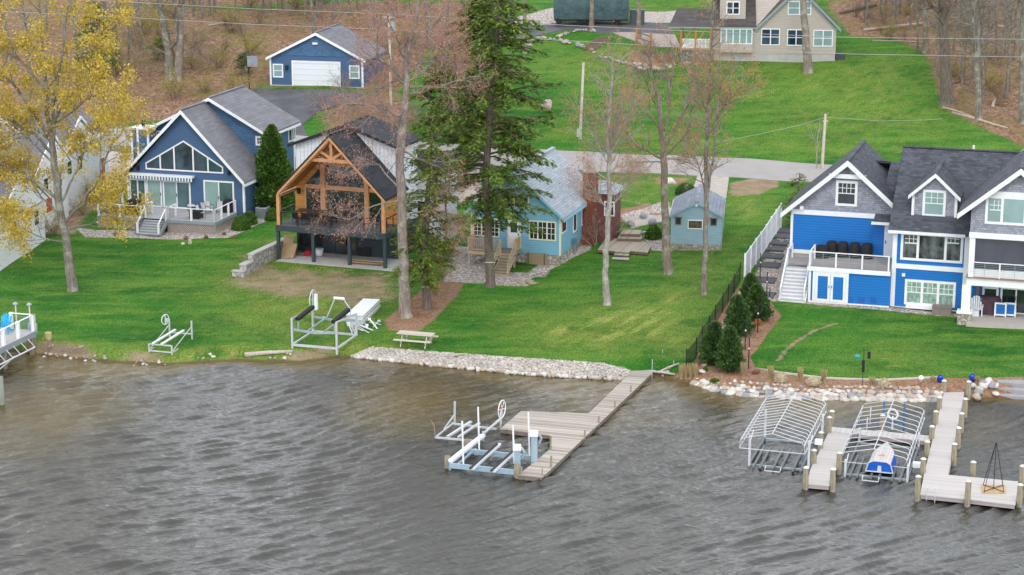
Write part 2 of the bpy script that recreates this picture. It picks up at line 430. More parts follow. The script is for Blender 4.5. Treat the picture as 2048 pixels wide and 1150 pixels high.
dry = np.maximum.reduce([OLV, .9 * A([(1465, 392), (1540, 396), (1520, 440), (1470, 436)], 1.2), .7 * A([(1380, 500), (1470, 470), (1460, 560), (1330, 640), (1200, 690), (1180, 660), (1330, 570)], 2.5),
                         1.0 * A([(1020, 650), (1200, 610), (1400, 560), (1390, 690), (1200, 700), (1080, 690)], 3), .7 * A([(1100, 255), (1700, 292), (1700, 310), (1100, 268)], 1.0),
                         .8 * A([(415, 560), (560, 490), (800, 560), (740, 660), (600, 690), (450, 640)], 4), .5 * A([(1050, 90), (1260, 110), (1240, 180), (1050, 150)], 3),
                         .8 * A([(1180, 90), (1420, 110), (1400, 130), (1240, 125), (1180, 110)], 1.5), .55 * A([(1160, 350), (1400, 360), (1330, 420), (1240, 410)], 2),
                         .6 * A([(1500, 100), (1850, 120), (1900, 260), (1600, 290), (1500, 180)], 6), .45 * A([(1270, 2), (1420, 2), (1400, 30), (1270, 25)], 2),
                         .8 * smooth(3.2, .5, dsh) * (X < -6), .5 * A([(1720, 680), (1840, 690), (1900, 740), (1700, 740)], 3)])
gravel = np.maximum.reduce([A([(700, 717), (745, 694), (1000, 712), (1200, 725), (1265, 741), (1265, 762), (1000, 747), (840, 731), (700, 719)], .15), A([(150, 455), (195, 460), (440, 462), (490, 430), (560, 405), (566, 432), (520, 447), (455, 476), (340, 479), (170, 474)], .25),
                            A([(900, 515), (965, 500), (1000, 560), (960, 567), (885, 563)], .4), A([(990, 545), (1050, 545), (1050, 572), (985, 570)], .3),
                            A([(1035, 573), (1040, 555), (1160, 470), (1185, 478), (1180, 500), (1095, 548)], .3),
                            A([(1495, 570), (1560, 470), (1600, 465), (1640, 600), (1545, 603), (1520, 590)], .3),
                            A([(1600, 602), (1700, 606), (1925, 628), (1925, 634), (1780, 622), (1600, 606)], .15),
                            A([(1285, 470), (1345, 470), (1345, 504), (1300, 500)], .3), A([(1000, 45), (1110, 15), (1120, 45), (1040, 58)], .8),
                            A([(1270, 22), (1390, 18), (1400, 42), (1270, 44)], .5), A([(1240, 430), (1335, 400), (1345, 425), (1260, 455)], .4),
                            A([(855, 330), (960, 322), (960, 400), (880, 400)], .6)])
mulch = np.maximum.reduce([A([(768, 642), (800, 615), (845, 580), (870, 555), (930, 562), (915, 590), (868, 640), (832, 664), (780, 660)], .4),
                           A([(1322, 760), (1385, 735), (1425, 640), (1490, 560), (1540, 603), (1563, 632), (1520, 690), (1500, 715), (1512, 737), (1560, 746), (1650, 757), (1760, 761), (1880, 755), (2000, 758), (2000, 790), (1400, 790)], .2),
                           A([(1235, 420), (1300, 405), (1300, 435), (1235, 445)], .4), A([(1255, 110), (1350, 105), (1350, 130), (1260, 135)], .8),
                           .7 * A([(1300, 355), (1390, 355), (1360, 372), (1310, 368)], .6)])
def attr(me, name, chans):
    a = me.color_attributes.new(name, 'FLOAT_COLOR', 'POINT')
    d = np.ones((len(me.vertices), 4)); 
    for i, c in enumerate(chans): d[:, i] = c.ravel()
    a.data.foreach_set('color', d.ravel())
mulch = np.maximum(mulch, ((X > 12.5) & (X < 31)) * smooth(2.3, 1.7, dsh))
attr(gme, 'cover_a', [leaf, dirt, dry]); attr(gme, 'cover_b', [gravel, mulch, smooth(.45, -.1, dsh)])
def ground_mat():
    s = NT('ground'); p = s.pos()
    def sep(name):
        a = s.n('ShaderNodeAttribute', attribute_name=name); q = s.n('ShaderNodeSeparateColor'); s.l(a.outputs['Color'], q.inputs[0]); return q.outputs
    a, b = sep('cover_a'), sep('cover_b')
    big = s.noise(p, .12, 4, .6); mid = s.noise(p, .7, 5, .65); fine = s.noise(s.mapping(p, (1, .55, 1)), 9, 4, .7)
    grain = s.noise(s.mapping(p, (1, .4, 1)), 16, 3, .7)
    grass = s.mix(s.ramp(big, [(.35, 0.), (.65, 1.)]), (.018, .118, .012, 1), (.04, .185, .016, 1))
    grass = s.mix(s.ramp(mid, [(.42, 0.), (.75, .75)]), grass, (.085, .205, .026, 1))
    st = s.n('ShaderNodeTexWave'); st.inputs['Scale'].default_value = .42; st.inputs['Distortion'].default_value = 1.5; st.inputs['Detail'].default_value = 1
    s.l(s.mapping(p, (1, 1, 1), (0, 0, .38)), st.inputs['Vector'])
    grass = s.mix(1.0, grass, s.ramp(st.outputs[1], [(.2, .95), (.8, 1.04)]), 'MULTIPLY')
    dryf = s.math('MULTIPLY', a[2], s.ramp(mid, [(.38, .25), (.62, 1.)]))
    grass = s.mix(dryf, grass, (.23, .26, .05, 1))
    sk = s.noise(s.mapping(s.mapping(p, (1, 1, 1), (0, 0, -1.0)), (.22, 1.5, 1)), .8, 3, .6)
    grass = s.mix(s.math('MULTIPLY', s.ramp(sk, [(.46, 0.), (.6, .9)]), s.math('MULTIPLY', s.math('POWER', a[2], 3.0), .95)), grass, (.36, .4, .1, 1))
    spots = s.ramp(s.noise(s.mapping(p, (.5, 1.6, 1)), 1.1, 3, .6), [(.66, 0.), (.74, .55)])
    patch = s.ramp(s.noise(s.mapping(p, (.35, 1.1, 1), (0, 0, -.2)), .55, 5, .65), [(.44, 0.), (.66, .85)])
    grass = s.mix(patch, grass, (.14, .26, .035, 1))
    grass = s.mix(spots, grass, (.3, .31, .1, 1))
    grass = s.mix(1.0, grass, s.ramp(fine, [(.3, .5), (.7, 1.4)]), 'MULTIPLY')
    grass = s.mix(1.0, grass, s.ramp(grain, [(.3, .62), (.7, 1.35)]), 'MULTIPLY')
    def soft(m, k=1.5, lo=.36, hi=.64):
        return s.ramp(s.math('ADD', m, s.math('MULTIPLY', s.math('SUBTRACT', s.math('ADD', s.math('MULTIPLY', mid, .5), s.math('MULTIPLY', fine, .5)), .5), k)), [(lo, 0.), (hi, 1.)])
    dirt = s.mix(s.ramp(mid, [(.3, 0.), (.7, 1.)]), (.26, .19, .105, 1), (.38, .3, .2, 1))
    dirt = s.mix(1.0, dirt, s.ramp(grain, [(.25, .6), (.75, 1.3)]), 'MULTIPLY')
    vor = s.n('ShaderNodeTexVoronoi'); vor.inputs['Scale'].default_value = 4.5; s.l(s.mapping(p, (1, .6, 1)), vor.inputs['Vector'])
    vs = s.n('ShaderNodeSeparateColor'); s.l(vor.outputs['Color'], vs.inputs[0])
    lf = s.mix(vs.outputs[0], (.2, .1, .062, 1), (.42, .27, .19, 1))
    lf = s.mix(s.ramp(s.noise(p, .35, 5, .7), [(.42, 0.), (.68, .85)]), lf, (.2, .17, .05, 1))
    lf = s.mix(1.0, lf, s.ramp(grain, [(.25, .55), (.7, 1.25)]), 'MULTIPLY')
    lf = s.mix(1.0, lf, s.ramp(s.noise(p, 1.4, 4, .7), [(.3, .7), (.7, 1.15)]), 'MULTIPLY')
    vg = s.n('ShaderNodeTexVoronoi'); vg.inputs['Scale'].default_value = 7; s.l(p, vg.inputs['Vector'])
    vq = s.n('ShaderNodeSeparateColor'); s.l(vg.outputs['Color'], vq.inputs[0])
    gr = s.mix(vq.outputs[0], (.4, .34, .31, 1), (.85, .78, .73, 1))
    gr = s.mix(s.ramp(vg.outputs['Distance'], [(.35, 0.), (.6, .7)]), gr, (.22, .18, .15, 1))
    mu = s.mix(vq.outputs[1], (.2, .095, .05, 1), (.4, .22, .13, 1))
    mu = s.mix(s.ramp(mid, [(.35, 0.), (.7, .6)]), mu, (.42, .31, .22, 1))
    mu = s.mix(1.0, mu, s.ramp(grain, [(.25, .65), (.75, 1.25)]), 'MULTIPLY')
    col = s.mix(soft(a[0]), grass, lf); col = s.mix(soft(a[1]), col, dirt); col = s.mix(soft(b[1], .5), col, mu); col = s.mix(soft(b[0], .45), col, gr)
    bed = s.mix(mid, (.1, .07, .03, 1), (.19, .14, .07, 1)); col = s.mix(soft(b[2], .4), col, bed)
    hsum = s.math('ADD', fine, s.math('MULTIPLY', grain, .7)); s.bump(hsum, .12)
    return s.done(col, .95, 0, .15)
gme.materials.append(ground_mat())
ground = bpy.data.objects.new('ground', gme); C.objects.link(ground); tag(ground, kind='structure')

# ---------------------------------------------------------------- lake
wx = np.concatenate([[-900., -300, -80], np.arange(-36, 36.1, .16), [80., 300, 900]]); wy = np.concatenate([[-500., -100, 20, 55, 68], np.arange(79, 121, .115), [124., 170.]])
WX, WY = np.meshgrid(wx, wy)
rw = np.random.RandomState(3)
def waves(x, y):
    """wind ripples: many short wave trains whose crests bend gently across the bay"""
    x = x + 1.0 * np.sin(y * .11 + .5) + .4 * np.sin(y * .31 + x * .13); y = y + 1.5 * np.sin(x * .07 + 1.6) + .3 * np.sin(x * .23 + y * .17)
    h = 0
    for lam, n, amp, sg_ in ((3.4, 3, .012, 14), (1.4, 6, .011, 11), (.9, 18, .013, 9), (.6, 12, .006, 18), (.42, 6, .003, 30)):
        for i in range(n):
            k = 2 * math.pi / (lam * rw.uniform(.72, 1.35)); th = R(rw.normal(123, sg_)); ph = rw.uniform(0, 6.3)
            s_ = np.sin(k * (x * math.cos(th) + y * math.sin(th)) + ph); env = .72 + .28 * np.sin(x * rw.uniform(.05, .35) + y * rw.uniform(-.3, .3) + rw.uniform(0, 6))
            h = h + amp * env * (np.exp(1.1 * s_) - 1.3) * .85
    return h
WH = waves(WX, WY) * smooth(0, 3, np.interp(WX, SHX, SHY) - WY + .8) * (np.abs(WX) < 40) * (WY > 77)
wme = grid_mesh('water', WX, WY, WH)
wd = np.interp(WX, SHX, SHY) - WY
shal = np.clip(1 - wd / (5.5 + 3.5 * np.sin(WX * .16 + .4) + 2 * np.sin(WX * .43)), 0, 1) ** .8
cen = lambda px, py, r: np.exp(-(((WX - onz(px, py, 0).x) / r) ** 2 + ((WY - onz(px, py, 0).y) / (r * 1.7)) ** 2))
brown = np.clip(cen(820, 800, 5.0) + .9 * cen(100, 820, 6) + .8 * cen(1180, 800, 5) + .5 * cen(1950, 860, 4) + .4 * cen(1480, 850, 4), 0, 1)  # brown patches put into the water colour: murky shallows and tree reflections
attr(wme, 'water_tint', [shal, brown, shal * 0])
def water_mat():
    s = NT('lake_water'); p = s.pos()
    a = s.n('ShaderNodeAttribute', attribute_name='water_tint'); q = s.n('ShaderNodeSeparateColor'); s.l(a.outputs['Color'], q.inputs[0])
    md = s.noise(p, .25, 4, .6)
    m = s.ramp(s.math('ADD', s.math('MAXIMUM', q.outputs[0], s.math('MULTIPLY', q.outputs[1], .8)), s.math('MULTIPLY', s.math('SUBTRACT', md, .5), .5)), [(.25, 0.), (.8, 1.)])
    col = s.mix(m, (.026, .024, .016, 1), (.095, .066, .016, 1))
    # wind ripples: crests bend gently across the bay
    warp = s.n('ShaderNodeVectorMath', operation='ADD'); s.l(p, warp.inputs[0])
    wn = s.n('ShaderNodeTexNoise'); wn.inputs['Scale'].default_value = .06; s.l(p, wn.inputs['Vector'])
    sc = s.n('ShaderNodeVectorMath', operation='SCALE'); sc.inputs['Scale'].default_value = 9.0; s.l(wn.outputs[1], sc.inputs[0]); s.l(sc.outputs[0], warp.inputs[1])
    w = warp.outputs[0]
    n2 = s.noise(s.mapping(w, (.4, 1.0, 1), (0, 0, .45)), 4.2, 4, .65, .3)
    n3 = s.noise(s.mapping(p, (.5, 1.0, 1), (0, 0, .2)), 8, 3, .6)
    h = s.math('ADD', s.math('MULTIPLY', n2, 1.0), s.math('MULTIPLY', n3, .35))
    s.bump(h, .06)
    s.i['IOR'].default_value = 1.7
    return s.done(col, .03, 0, .5)
wme.materials.append(water_mat())
water = bpy.data.objects.new('water', wme); C.objects.link(water); tag(water, kind='structure')

# ---------------------------------------------------------------- road, drives, pads (sheets draped 4 mm steps above each other)
def sheet(name, pts, mat, dz=.03, kind='structure', step=1.0, edge=.25):
    """a paved area: outline from surveyed corners, draped on the ground, with a thin visible edge"""
    P = Gxy(pts); xs_ = [a for a, b in P]; ys_ = [b for a, b in P]
    import bmesh
    bm = bmesh.new(); vs = [bm.verts.new((a, b, 0)) for a, b in P]; f = bm.faces.new(vs)
    x = min(xs_)
    while x < max(xs_):
        bmesh.ops.bisect_plane(bm, geom=bm.verts[:] + bm.edges[:] + bm.faces[:], plane_co=(x, 0, 0), plane_no=(1, 0, 0)); x += step
    y = min(ys_)
    while y < max(ys_):
        bmesh.ops.bisect_plane(bm, geom=bm.verts[:] + bm.edges[:] + bm.faces[:], plane_co=(0, y, 0), plane_no=(0, 1, 0)); y += step
    if bm.faces[:] and sum(f.normal.z for f in bm.faces) < 0: bmesh.ops.reverse_faces(bm, faces=bm.faces[:])
    for v in bm.verts: v.co.z = hz(v.co.x, v.co.y) + dz
    ex = bmesh.ops.extrude_edge_only(bm, edges=[e for e in bm.edges if e.is_boundary])
    for v in ex['geom']:
        if isinstance(v, bmesh.types.BMVert): v.co.z -= edge
    me = bpy.data.meshes.new(name); bm.to_mesh(me); bm.free(); me.materials.append(mat)
    o = bpy.data.objects.new(name, me); C.objects.link(o); tag(o, kind=kind); return o
ROADM = plain('worn_asphalt', (.33, .31, .3, 1), .9, var=.1, scale=.8, bump=.004)
ASPH = plain('dark_asphalt', (.1, .1, .11, 1), .9, var=.45, scale=.35, bump=.004)
PALEC = plain('pale_gravel_drive', (.42, .37, .33, 1), .95, var=.2, scale=2, bump=.01, bscale=12)
sheet('road', [(-300, 228), (100, 245), (600, 272), (1120, 302), (1400, 314), (1580, 325), (1760, 338), (2300, 372), (2300, 402), (1900, 380), (1640, 365), (1450, 354), (1160, 341), (900, 330), (560, 312), (100, 285), (-300, 266)], ROADM, .05)
sheet('asphalt_driveway', [(512, 178), (735, 186), (700, 205), (640, 222), (605, 250), (615, 272), (480, 267), (380, 235)], ASPH, .04)
sheet('asphalt_apron', [(214, 291), (262, 293), (300, 302), (300, 312), (214, 302)], ASPH, .062)
sheet('concrete_drive', [(214, 302), (330, 314), (330, 345), (240, 372), (214, 372)], PALEC, .045)
sheet('gravel_drive', [(1395, 352), (1458, 354), (1452, 400), (1449, 430), (1340, 430), (1346, 400), (1388, 372)], PALEC, .04)
sheet('gravel_driveway', [(860, 331), (960, 333), (965, 400), (890, 410)], PALEC, .04)
sheet('hill_driveway', [(1020, 62), (1110, 47), (1330, 49), (1345, 52), (1345, 70), (1230, 68), (1130, 60), (1040, 75)], ASPH, .04)
sheet('concrete_pad', [(1225, 66), (1350, 70), (1362, 96), (1300, 95), (1262, 80)], plain('brown_concrete', (.36, .31, .28, 1), .9, var=.15), .06)
# ---------------------------------------------------------------- building helpers
def pb(mb, pl, a0, a1, d0, d1, z0, z1):
    """box on a wall plane: a along the wall, d outwards, z up"""
    k, c = pl
    if k == 'f': mb.box(a0, a1, c - d1, c - d0, z0, z1)
    elif k == 's': mb.box(c + d0, c + d1, a0, a1, z0, z1)
    else: mb.box(c - d1, c - d0, a0, a1, z0, z1)
def win(root, pl, a0, a1, z0, z1, cols=1, grid=None, rail=False, trim=.1, mull=.1, pane=None, fm=None, name='window', d=.05, label=None, sill=False, split=None):
    f, g = MB(), MB()
    pb(f, pl, a0, a1, 0, d, z1 - trim, z1); pb(f, pl, a0, a1, 0, d, z0, z0 + trim)
    pb(f, pl, a0, a0 + trim, 0, d, z0 + trim, z1 - trim); pb(f, pl, a1 - trim, a1, 0, d, z0 + trim, z1 - trim)
    i0, i1 = a0 + trim, a1 - trim; b0, b1 = z0 + trim, z1 - trim
    fr = split or [1] * cols; tot = sum(fr); W = i1 - i0 - mull * (len(fr) - 1); x = i0
    for k, q in enumerate(fr):
        w = W * q / tot
        if k: pb(f, pl, x, x + mull, 0, d, b0, b1); x += mull
        zm = b0 + (b1 - b0) * .5
        if rail: pb(f, pl, x, x + w, 0, d * .8, zm - .03, zm + .03)
        if grid:
            nx_, nz_, lo = grid; g0 = zm + .03 if lo else b0
            for i in range(1, nx_): pb(f, pl, x + w * i / nx_ - .018, x + w * i / nx_ + .018, 0, d * .7, g0, b1)
            for j in range(1, nz_): zz = g0 + (b1 - g0) * j / nz_; pb(f, pl, x, x + w, 0, d * .65, zz - .018, zz + .018)
        x += w
    if sill: pb(f, pl, a0 - .05, a1 + .05, 0, d + .05, z0 - .06, z0)
    pb(g, pl, i0, i1, .004, .02, b0, b1)
    o = f.build(name, fm or WHITE, root)
    if label: o['label'] = label
    g.build('pane', pane or GLASS, o); return o
def gable_roof(root, xl, xp, xr, zl, zp, zr, y0, y1, mat, t=.16, name='roof'):
    m = MB()
    m.prism([(xl, y0, zl), (xp, y0, zp), (xp, y0, zp - t), (xl, y0, zl - t)], (0, y1 - y0, 0))
    m.prism([(xp, y0, zp), (xr, y0, zr), (xr, y0, zr - t), (xp, y0, zp - t)], (0, y1 - y0, 0))
    o = m.build(name, mat, root)
    m = MB(); m.beam((xp, y0 + .02, zp + .03), (xp, y1 - .02, zp + .03), .28, .06); m.build('ridge_cap', mat, o)
    return o
def rake(root, xl, xp, xr, zl, zp, zr, y, mat, h=.28, d=.05, dz=.0, name='fascia'):
    m = MB()
    m.prism([(xl, y, zl + dz), (xp, y, zp + dz), (xp, y, zp + dz - h * 1.25), (xl, y, zl + dz - h * 1.1)], (0, -d, 0))
    m.prism([(xp, y, zp + dz), (xr, y, zr + dz), (xr, y, zr + dz - h * 1.1), (xp, y, zp + dz - h * 1.25)], (0, -d, 0))
    return m.build(name, mat, root)
def gable_wall(root, x0, x1, xp, z0, zl, zp, zr, y0, y1, mat, name='wall'):
    """pentagon block: walls under a gable roof"""
    return MB().prism([(x0, y0, z0), (x1, y0, z0), (x1, y0, zr), (xp, y0, zp), (x0, y0, zl)], (0, y1 - y0, 0)).build(name, mat, root)
def rail_run(mb_post, mb_rail, mb_fill, pts, h=.95, post=.11, fill='cable', mid=None):
    """posts at the points, top rail, cables or balusters between them"""
    for p in pts: x, y, z = p; mb_post.box(x - post / 2, x + post / 2, y - post / 2, y + post / 2, z, z + h)
    for a, b in zip(pts, pts[1:]):
        a, b = Vector(a), Vector(b); up = Vector((0, 0, 1)); d = (b - a).normalized() * post / 2
        mb_rail.beam(a + d + up * (h - .03), b - d + up * (h - .03), .09, .05)
        if fill == 'cable':
            for k in range(1, 8): mb_fill.beam(a + d + up * (h * k / 8.5), b - d + up * (h * k / 8.5), .012)
            if mid:
                n = mid
                for i in range(1, n + 1): c = a.lerp(b, i / (n + 1)); mb_fill.beam(c, c + up * (h - .06), .025)
        elif fill == 'baluster':
            mb_rail.beam(a + d + up * .1, b - d + up * .1, .06, .05)
            n = max(2, int((b - a).length / .14))
            for i in range(1, n): c = a.lerp(b, i / n); mb_fill.beam(c + up * .13, c + up * (h - .06), .045)
def railing(root, runs, mp, mf, h=.95, post=.11, fill='cable', mid=None, name='railing'):
    for i, pts in enumerate(runs):
        p, r_, f = MB(), MB(), MB()
        q = pts if i == 0 or Vector(runs[i - 1][-1]) != Vector(pts[0]) else pts
        rail_run(p, r_, f, q, h, post, fill, mid)
        p.add(r_.v, r_.f); ob = p.build(name, mp, root)
        if f.v: f.build('rail_infill', mf, ob)
def steps(root, L0, R0, L1, R1, n, tread, riser, th=.05, name='stairs'):
    """flight from the top edge L0-R0 down to the bottom edge L1-R1 (local 3D points)"""
    L0, R0, L1, R1 = map(Vector, (L0, R0, L1, R1)); t, q = MB(), MB(); up = Vector((0, 0, 1))
    H = L0.z - L1.z
    for i in range(n):
        a0, a1 = L0.lerp(L1, i / n), L0.lerp(L1, (i + 1) / n); b0, b1 = R0.lerp(R1, i / n), R0.lerp(R1, (i + 1) / n)
        z = L0.z - H * (i + 1) / (n + 1) * (n + 1) / n if False else L0.z - H * (i + 1) / (n + 0.0001) * (n / (n + 1)) 
        A, B, D, E = (Vector((p.x, p.y, z)) for p in (a0, b0, b1, a1)); e = (E - A).normalized() * .03
        t.hexa([A - up * th, B - up * th, D + e - up * th, E + e - up * th], [A, B, D + e, E + e])
        q.hexa([A - up * (H / (n + 1)), B - up * (H / (n + 1)), B + e - up * (H / (n + 1)), A + e - up * (H / (n + 1))], [A - up * th, B - up * th, B + e - up * th, A + e - up * th]) if False else None
        s0 = E - up * th; s1 = D - up * th
        q.hexa([s0 - e * .6 - up * (H / (n + 1) - th), s1 - e * .6 - up * (H / (n + 1) - th), s1 + e * .3 - up * (H / (n + 1) - th), s0 + e * .3 - up * (H / (n + 1) - th)], [s0 - e * .6, s1 - e * .6, s1 + e * .3, s0 + e * .3])
    for a, b in ((L0, L1), (R0, R1)):
        off = (R0 - L0).normalized() * (.03 if a is R0 else -.03)
        q.beam(a + off - up * (H / (n + 1) + .08), b + off + up * .04, .05, .24)
    o = t.build(name, tread, root); q.build('riser', riser, o); return o
def slidedoor(root, pl, a0, a1, z0, z1, panes, n=2, name='patio_door', label=None, fm=None):
    f = MB(); t = .12
    pb(f, pl, a0, a1, 0, .07, z1 - t, z1); pb(f, pl, a0, a1, 0, .07, z0, z0 + .08)
    pb(f, pl, a0, a0 + t, 0, .07, z0 + .08, z1 - t); pb(f, pl, a1 - t, a1, 0, .07, z0 + .08, z1 - t)
    i0, i1 = a0 + t, a1 - t; w = (i1 - i0 - .09 * (n - 1)) / n
    for k in range(1, n): x = i0 + k * w + (k - 1) * .09; pb(f, pl, x, x + .09, 0, .06, z0 + .08, z1 - t)
    o = f.build(name, fm or WHITE, root)
    if label: o['label'] = label
    for k in range(n):
        g = MB(); x = i0 + k * (w + .09); pb(g, pl, x, x + w, .004, .025, z0 + .08, z1 - t); g.build('pane', panes[k % len(panes)], o)
    g = MB(); pb(g, pl, i0 + w + .02, i0 + w + .06, .06, .1, z0 + .9, z0 + 1.15); g.build('handle', BLACK, o)
    return o
def polydeck(root, pts, z, t, mat, name='deck_floor'):
    return MB().prism([(x, y, z - t) for x, y in pts], (0, 0, t)).build(name, mat, root)
DBG = {}

# ================================================================ HOUSE 1: dark blue gabled house with the grey deck
zA = zc(200, 160, 3.486); zA2 = zc(180, 370, 6.02)
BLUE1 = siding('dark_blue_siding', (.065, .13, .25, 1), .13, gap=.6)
BLUE1S = shingles('dark_blue_shakes', (.075, .155, .28, 1), 'X', .3, .2, wall=True, var=.12)
ROOF1 = shingles('grey_roof_shingles', (.185, .185, .205, 1), 'Y', .9, .2, var=.12)
GDECK = planks('grey_composite_deck', (.42, .42, .44, 1), 'X', .14, .08, streak='Y')
GTRIM = plain('grey_deck_fascia', (.23, .27, .3, 1), .6, var=.12)
LATT = plain('brown_lattice', (.5, .43, .39, 1), .8)
F1 = Frame(490.6, 442.6, 16.5)
H1 = F1.root('blue_gable_house', 'dark blue gabled house with white trim, gable windows and raised grey deck', 'house')
FL = .7
e = -.45
xr, zr = F1.f(*zA(1005, 716), e); xl, zl = F1.f(*zA(140, 664), e); xp, zp = F1.f(*zA(560, 208), e)
ze = (zr + zl) / 2; zr = zl = ze
wl, wr = F1.f(*zA(192, 700))[0], -.02
yb = 9.5
k = (zp - ze) / (xr - xp)
# the rear wing with the wide low gable
yr = F1.h(*zA(750, 147), zp)[1]
xp2, zp2 = F1.f(*zA(755, 124), yr - .4); xl2, zl2 = F1.f(*zA(325, 343), yr - .4); xr2, zr2 = F1.f(*zA(1165, 374), yr - .4)
ze2 = (zl2 + zr2) / 2; yr2 = F1.h(*zA(1018, 41), zp2)[1]
DBG['H1'] = (xr, xl, xp, ze, zp, yr, xp2, zp2, xl2, xr2, ze2, yr2, wl)
kk = (zp - ze) / (xr - xp)
gable_wall(H1, wl, wr, xp, -1.2, zp - .22 - (xp - wl) * kk, zp - .22, zp - .22 - (wr - xp) * kk, 0, yr, BLUE1)
gable_roof(H1, xl, xp, xr, ze, zp, ze, e, yr + .3, ROOF1)
rake(H1, xl, xp, xr, ze, zp, ze, e, WHITE, .26)
k2 = (zp2 - ze2) / (xr2 - xp2)
w2 = gable_wall(H1, xl2 + .5, xr2 - .5, xp2, -1.5, ze2 - .05, zp2 - .2, ze2 - .05, yr, yr2 - .3, BLUE1S, 'rear_wall')
gable_roof(H1, xl2, xp2, xr2, ze2, zp2, ze2, yr - .4, yr2, ROOF1, name='rear_roof')
rake(H1, xl2, xp2, xr2, ze2, zp2, ze2, yr - .4, WHITE, .2)
m = MB(); m.box(xr2 - .02, xr2 + .03, yr - .4, yr2, ze2 - .32, ze2 - .14); m.box(xr - .02, xr + .03, e, yr - .5, ze - .36, ze - .14); each(m, 'eave_trim', WHITE, H1)
m = MB()
for x0, x1 in ((wl - .03, wl + .12), (wr - .12, wr + .03)): m.box(x0, x1, -.03, .12, FL, ze - .15 if x0 < -2 else ze - .25)
m.box(xl2 + .47, xl2 + .62, yr - .03, yr + .1, -1, ze2 - .1); m.box(xr2 - .62, xr2 - .47, yr2 - .42, yr2 - .27, -1, ze2 - .1); each(m, 'corner_board', WHITE, H1)
# gable window fan
def fan(root, F, y, outline, divs, fm, pane, d=.06, t=.11, name='gable_window', label=None):
    """trapezoid window: outline = bottom-left, bottom-right, top points left to right (photo corners)"""
    P = [F.f(*q, y) for q in outline]; bl, br = P[0], P[1]; zb = (bl[1] + br[1]) / 2; top = P[2:]
    def ztop(x):
        for (xa, za), (xb, zb_) in zip(top, top[1:]):
            if x <= xb or (xb, zb_) == top[-1]: return za + (zb_ - za) * (x - xa) / (xb - xa)
    f = MB(); xs_ = [top[0][0]] + divs + [top[-1][0]]
    f.box(top[0][0], top[-1][0], y - d, y, zb, zb + t)
    for (xa, za), (xb, z2) in zip(top, top[1:]): f.prism([(xa, y, za - t * 1.1), (xb, y, z2 - t * 1.1), (xb, y, z2), (xa, y, za)], (0, -d, 0))
    f.box(top[0][0], top[0][0] + t, y - d + .005, y, zb + t, top[0][1] - t); f.box(top[-1][0] - t, top[-1][0], y - d + .005, y, zb + t, top[-1][1] - t)
    for x in divs: f.prism([(x - .06, y, zb + t), (x + .06, y, zb + t), (x + .06, y, ztop(x + .06) - t), (x - .06, y, ztop(x - .06) - t)], (0, -d * .9, 0))
    o = f.build(name, fm, root)
    if label: o['label'] = label
    cuts = sorted(set([xs_[0] + .05] + divs + [xs_[-1] - .05]))
    for xa, xb in zip(cuts, cuts[1:]):
        inner = [q[0] for q in top if xa < q[0] < xb]; xx = [xa] + inner + [xb]
        MB().prism([(xa, y, zb + .05), (xb, y, zb + .05)] + [(x, y, ztop(x) - .05) for x in reversed(xx)], (0, -.03, 0)).build('pane', pane, o)
    return o
fx = lambda F, z, x, y, pl=0: F.f(*z(x, y), pl)[0]
fan(H1, F1, 0, [zA(318, 622), zA(860, 652), zA(318, 576), zA(582, 421), zA(860, 606)], [fx(F1, zA, q, 560) for q in (421, 519, 651, 753)], WHITE, GLASSB)
# doors
def dr(x0, x1, zt, zb, panes, n, **kw):
    a0, z1 = F1.f(*zA(x0, zt)); a1, z0 = F1.f(*zA(x1, zb)); return slidedoor(H1, ('f', 0), a0, a1, FL + .02, z1, panes, n, **kw)
dr(322, 437, 688, 866, [GLASST], 1); dr(437, 637, 696, 872, [GLASST, GLASSG], 2); dr(722, 940, 696, 888, [GLASST, GLASSG], 2)
a0, z1 = F1.f(*zA(205, 686)); a1 = F1.f(*zA(318, 690))[0]
win(H1, ('f', 0), a0, a1, FL + .3, z1, 2, pane=GLASSG)
# awning
a0, z1 = F1.f(*zA(196, 646), -.3); a1, _ = F1.f(*zA(648, 674), -.3)
aw = MB().box(a0, a1, -.42, -.001, z1 - .16, z1).build('awning', WHITE, H1)
mv = MB(); nst = 44
for i in range(nst):
    if i % 2 == 0: x = a0 + .05 + (a1 - a0 - .1) * i / nst; mv.box(x, x + (a1 - a0 - .1) / nst, -.40, -.385, z1 - .42, z1 - .161)
mv.build('awning_stripe', BLUE1, aw)
mv = MB()
for i in range(nst):
    if i % 2: x = a0 + .05 + (a1 - a0 - .1) * i / nst; mv.box(x, x + (a1 - a0 - .1) / nst, -.40, -.386, z1 - .42, z1 - .161)
mv.build('awning_valance', WHITE, aw)
for q in (268, 902):
    x, z = F1.f(*zA(q, 645 if q > 500 else 612)); MB().box(x - .1, x + .1, -.2, -.001, z - .18, z + .18).build('wall_lamp', BLACK, H1)
# chimney on the left side
xc0 = F1.f(*zA(212, 560), 1.5)[0]; 
P1 = F1.f(*zA(215, 340), 2.0); P2 = F1.f(*zA(262, 330), 2.0)
cw = P2[0] - P1[0]
ch = MB().box(P1[0], P2[0] + .9, 2.0, 3.4, -1.5, P1[1]).build('chimney', BLUE1S, H1)
m = MB()
for x in (P1[0] - .03, P2[0] - .1, P2[0] + .78): m.box(x, x + .16, 1.96, 2.1, -1, P1[1] - .05)
m.box(P1[0] - .06, P2[0] + .96, 1.93, 3.47, P1[1] - .05, P1[1] + .12); m.build('chimney_trim', WHITE, ch)
m = MB(); cx = (P1[0] + P2[0] + .9) / 2; m.cyl(cx, 2.7, P1[1] + .12, P1[1] + .55, .13, 10); m.cyl(cx, 2.7, P1[1] + .55, P1[1] + .62, .24, 10); m.build('flue_cap', BLACK, ch)
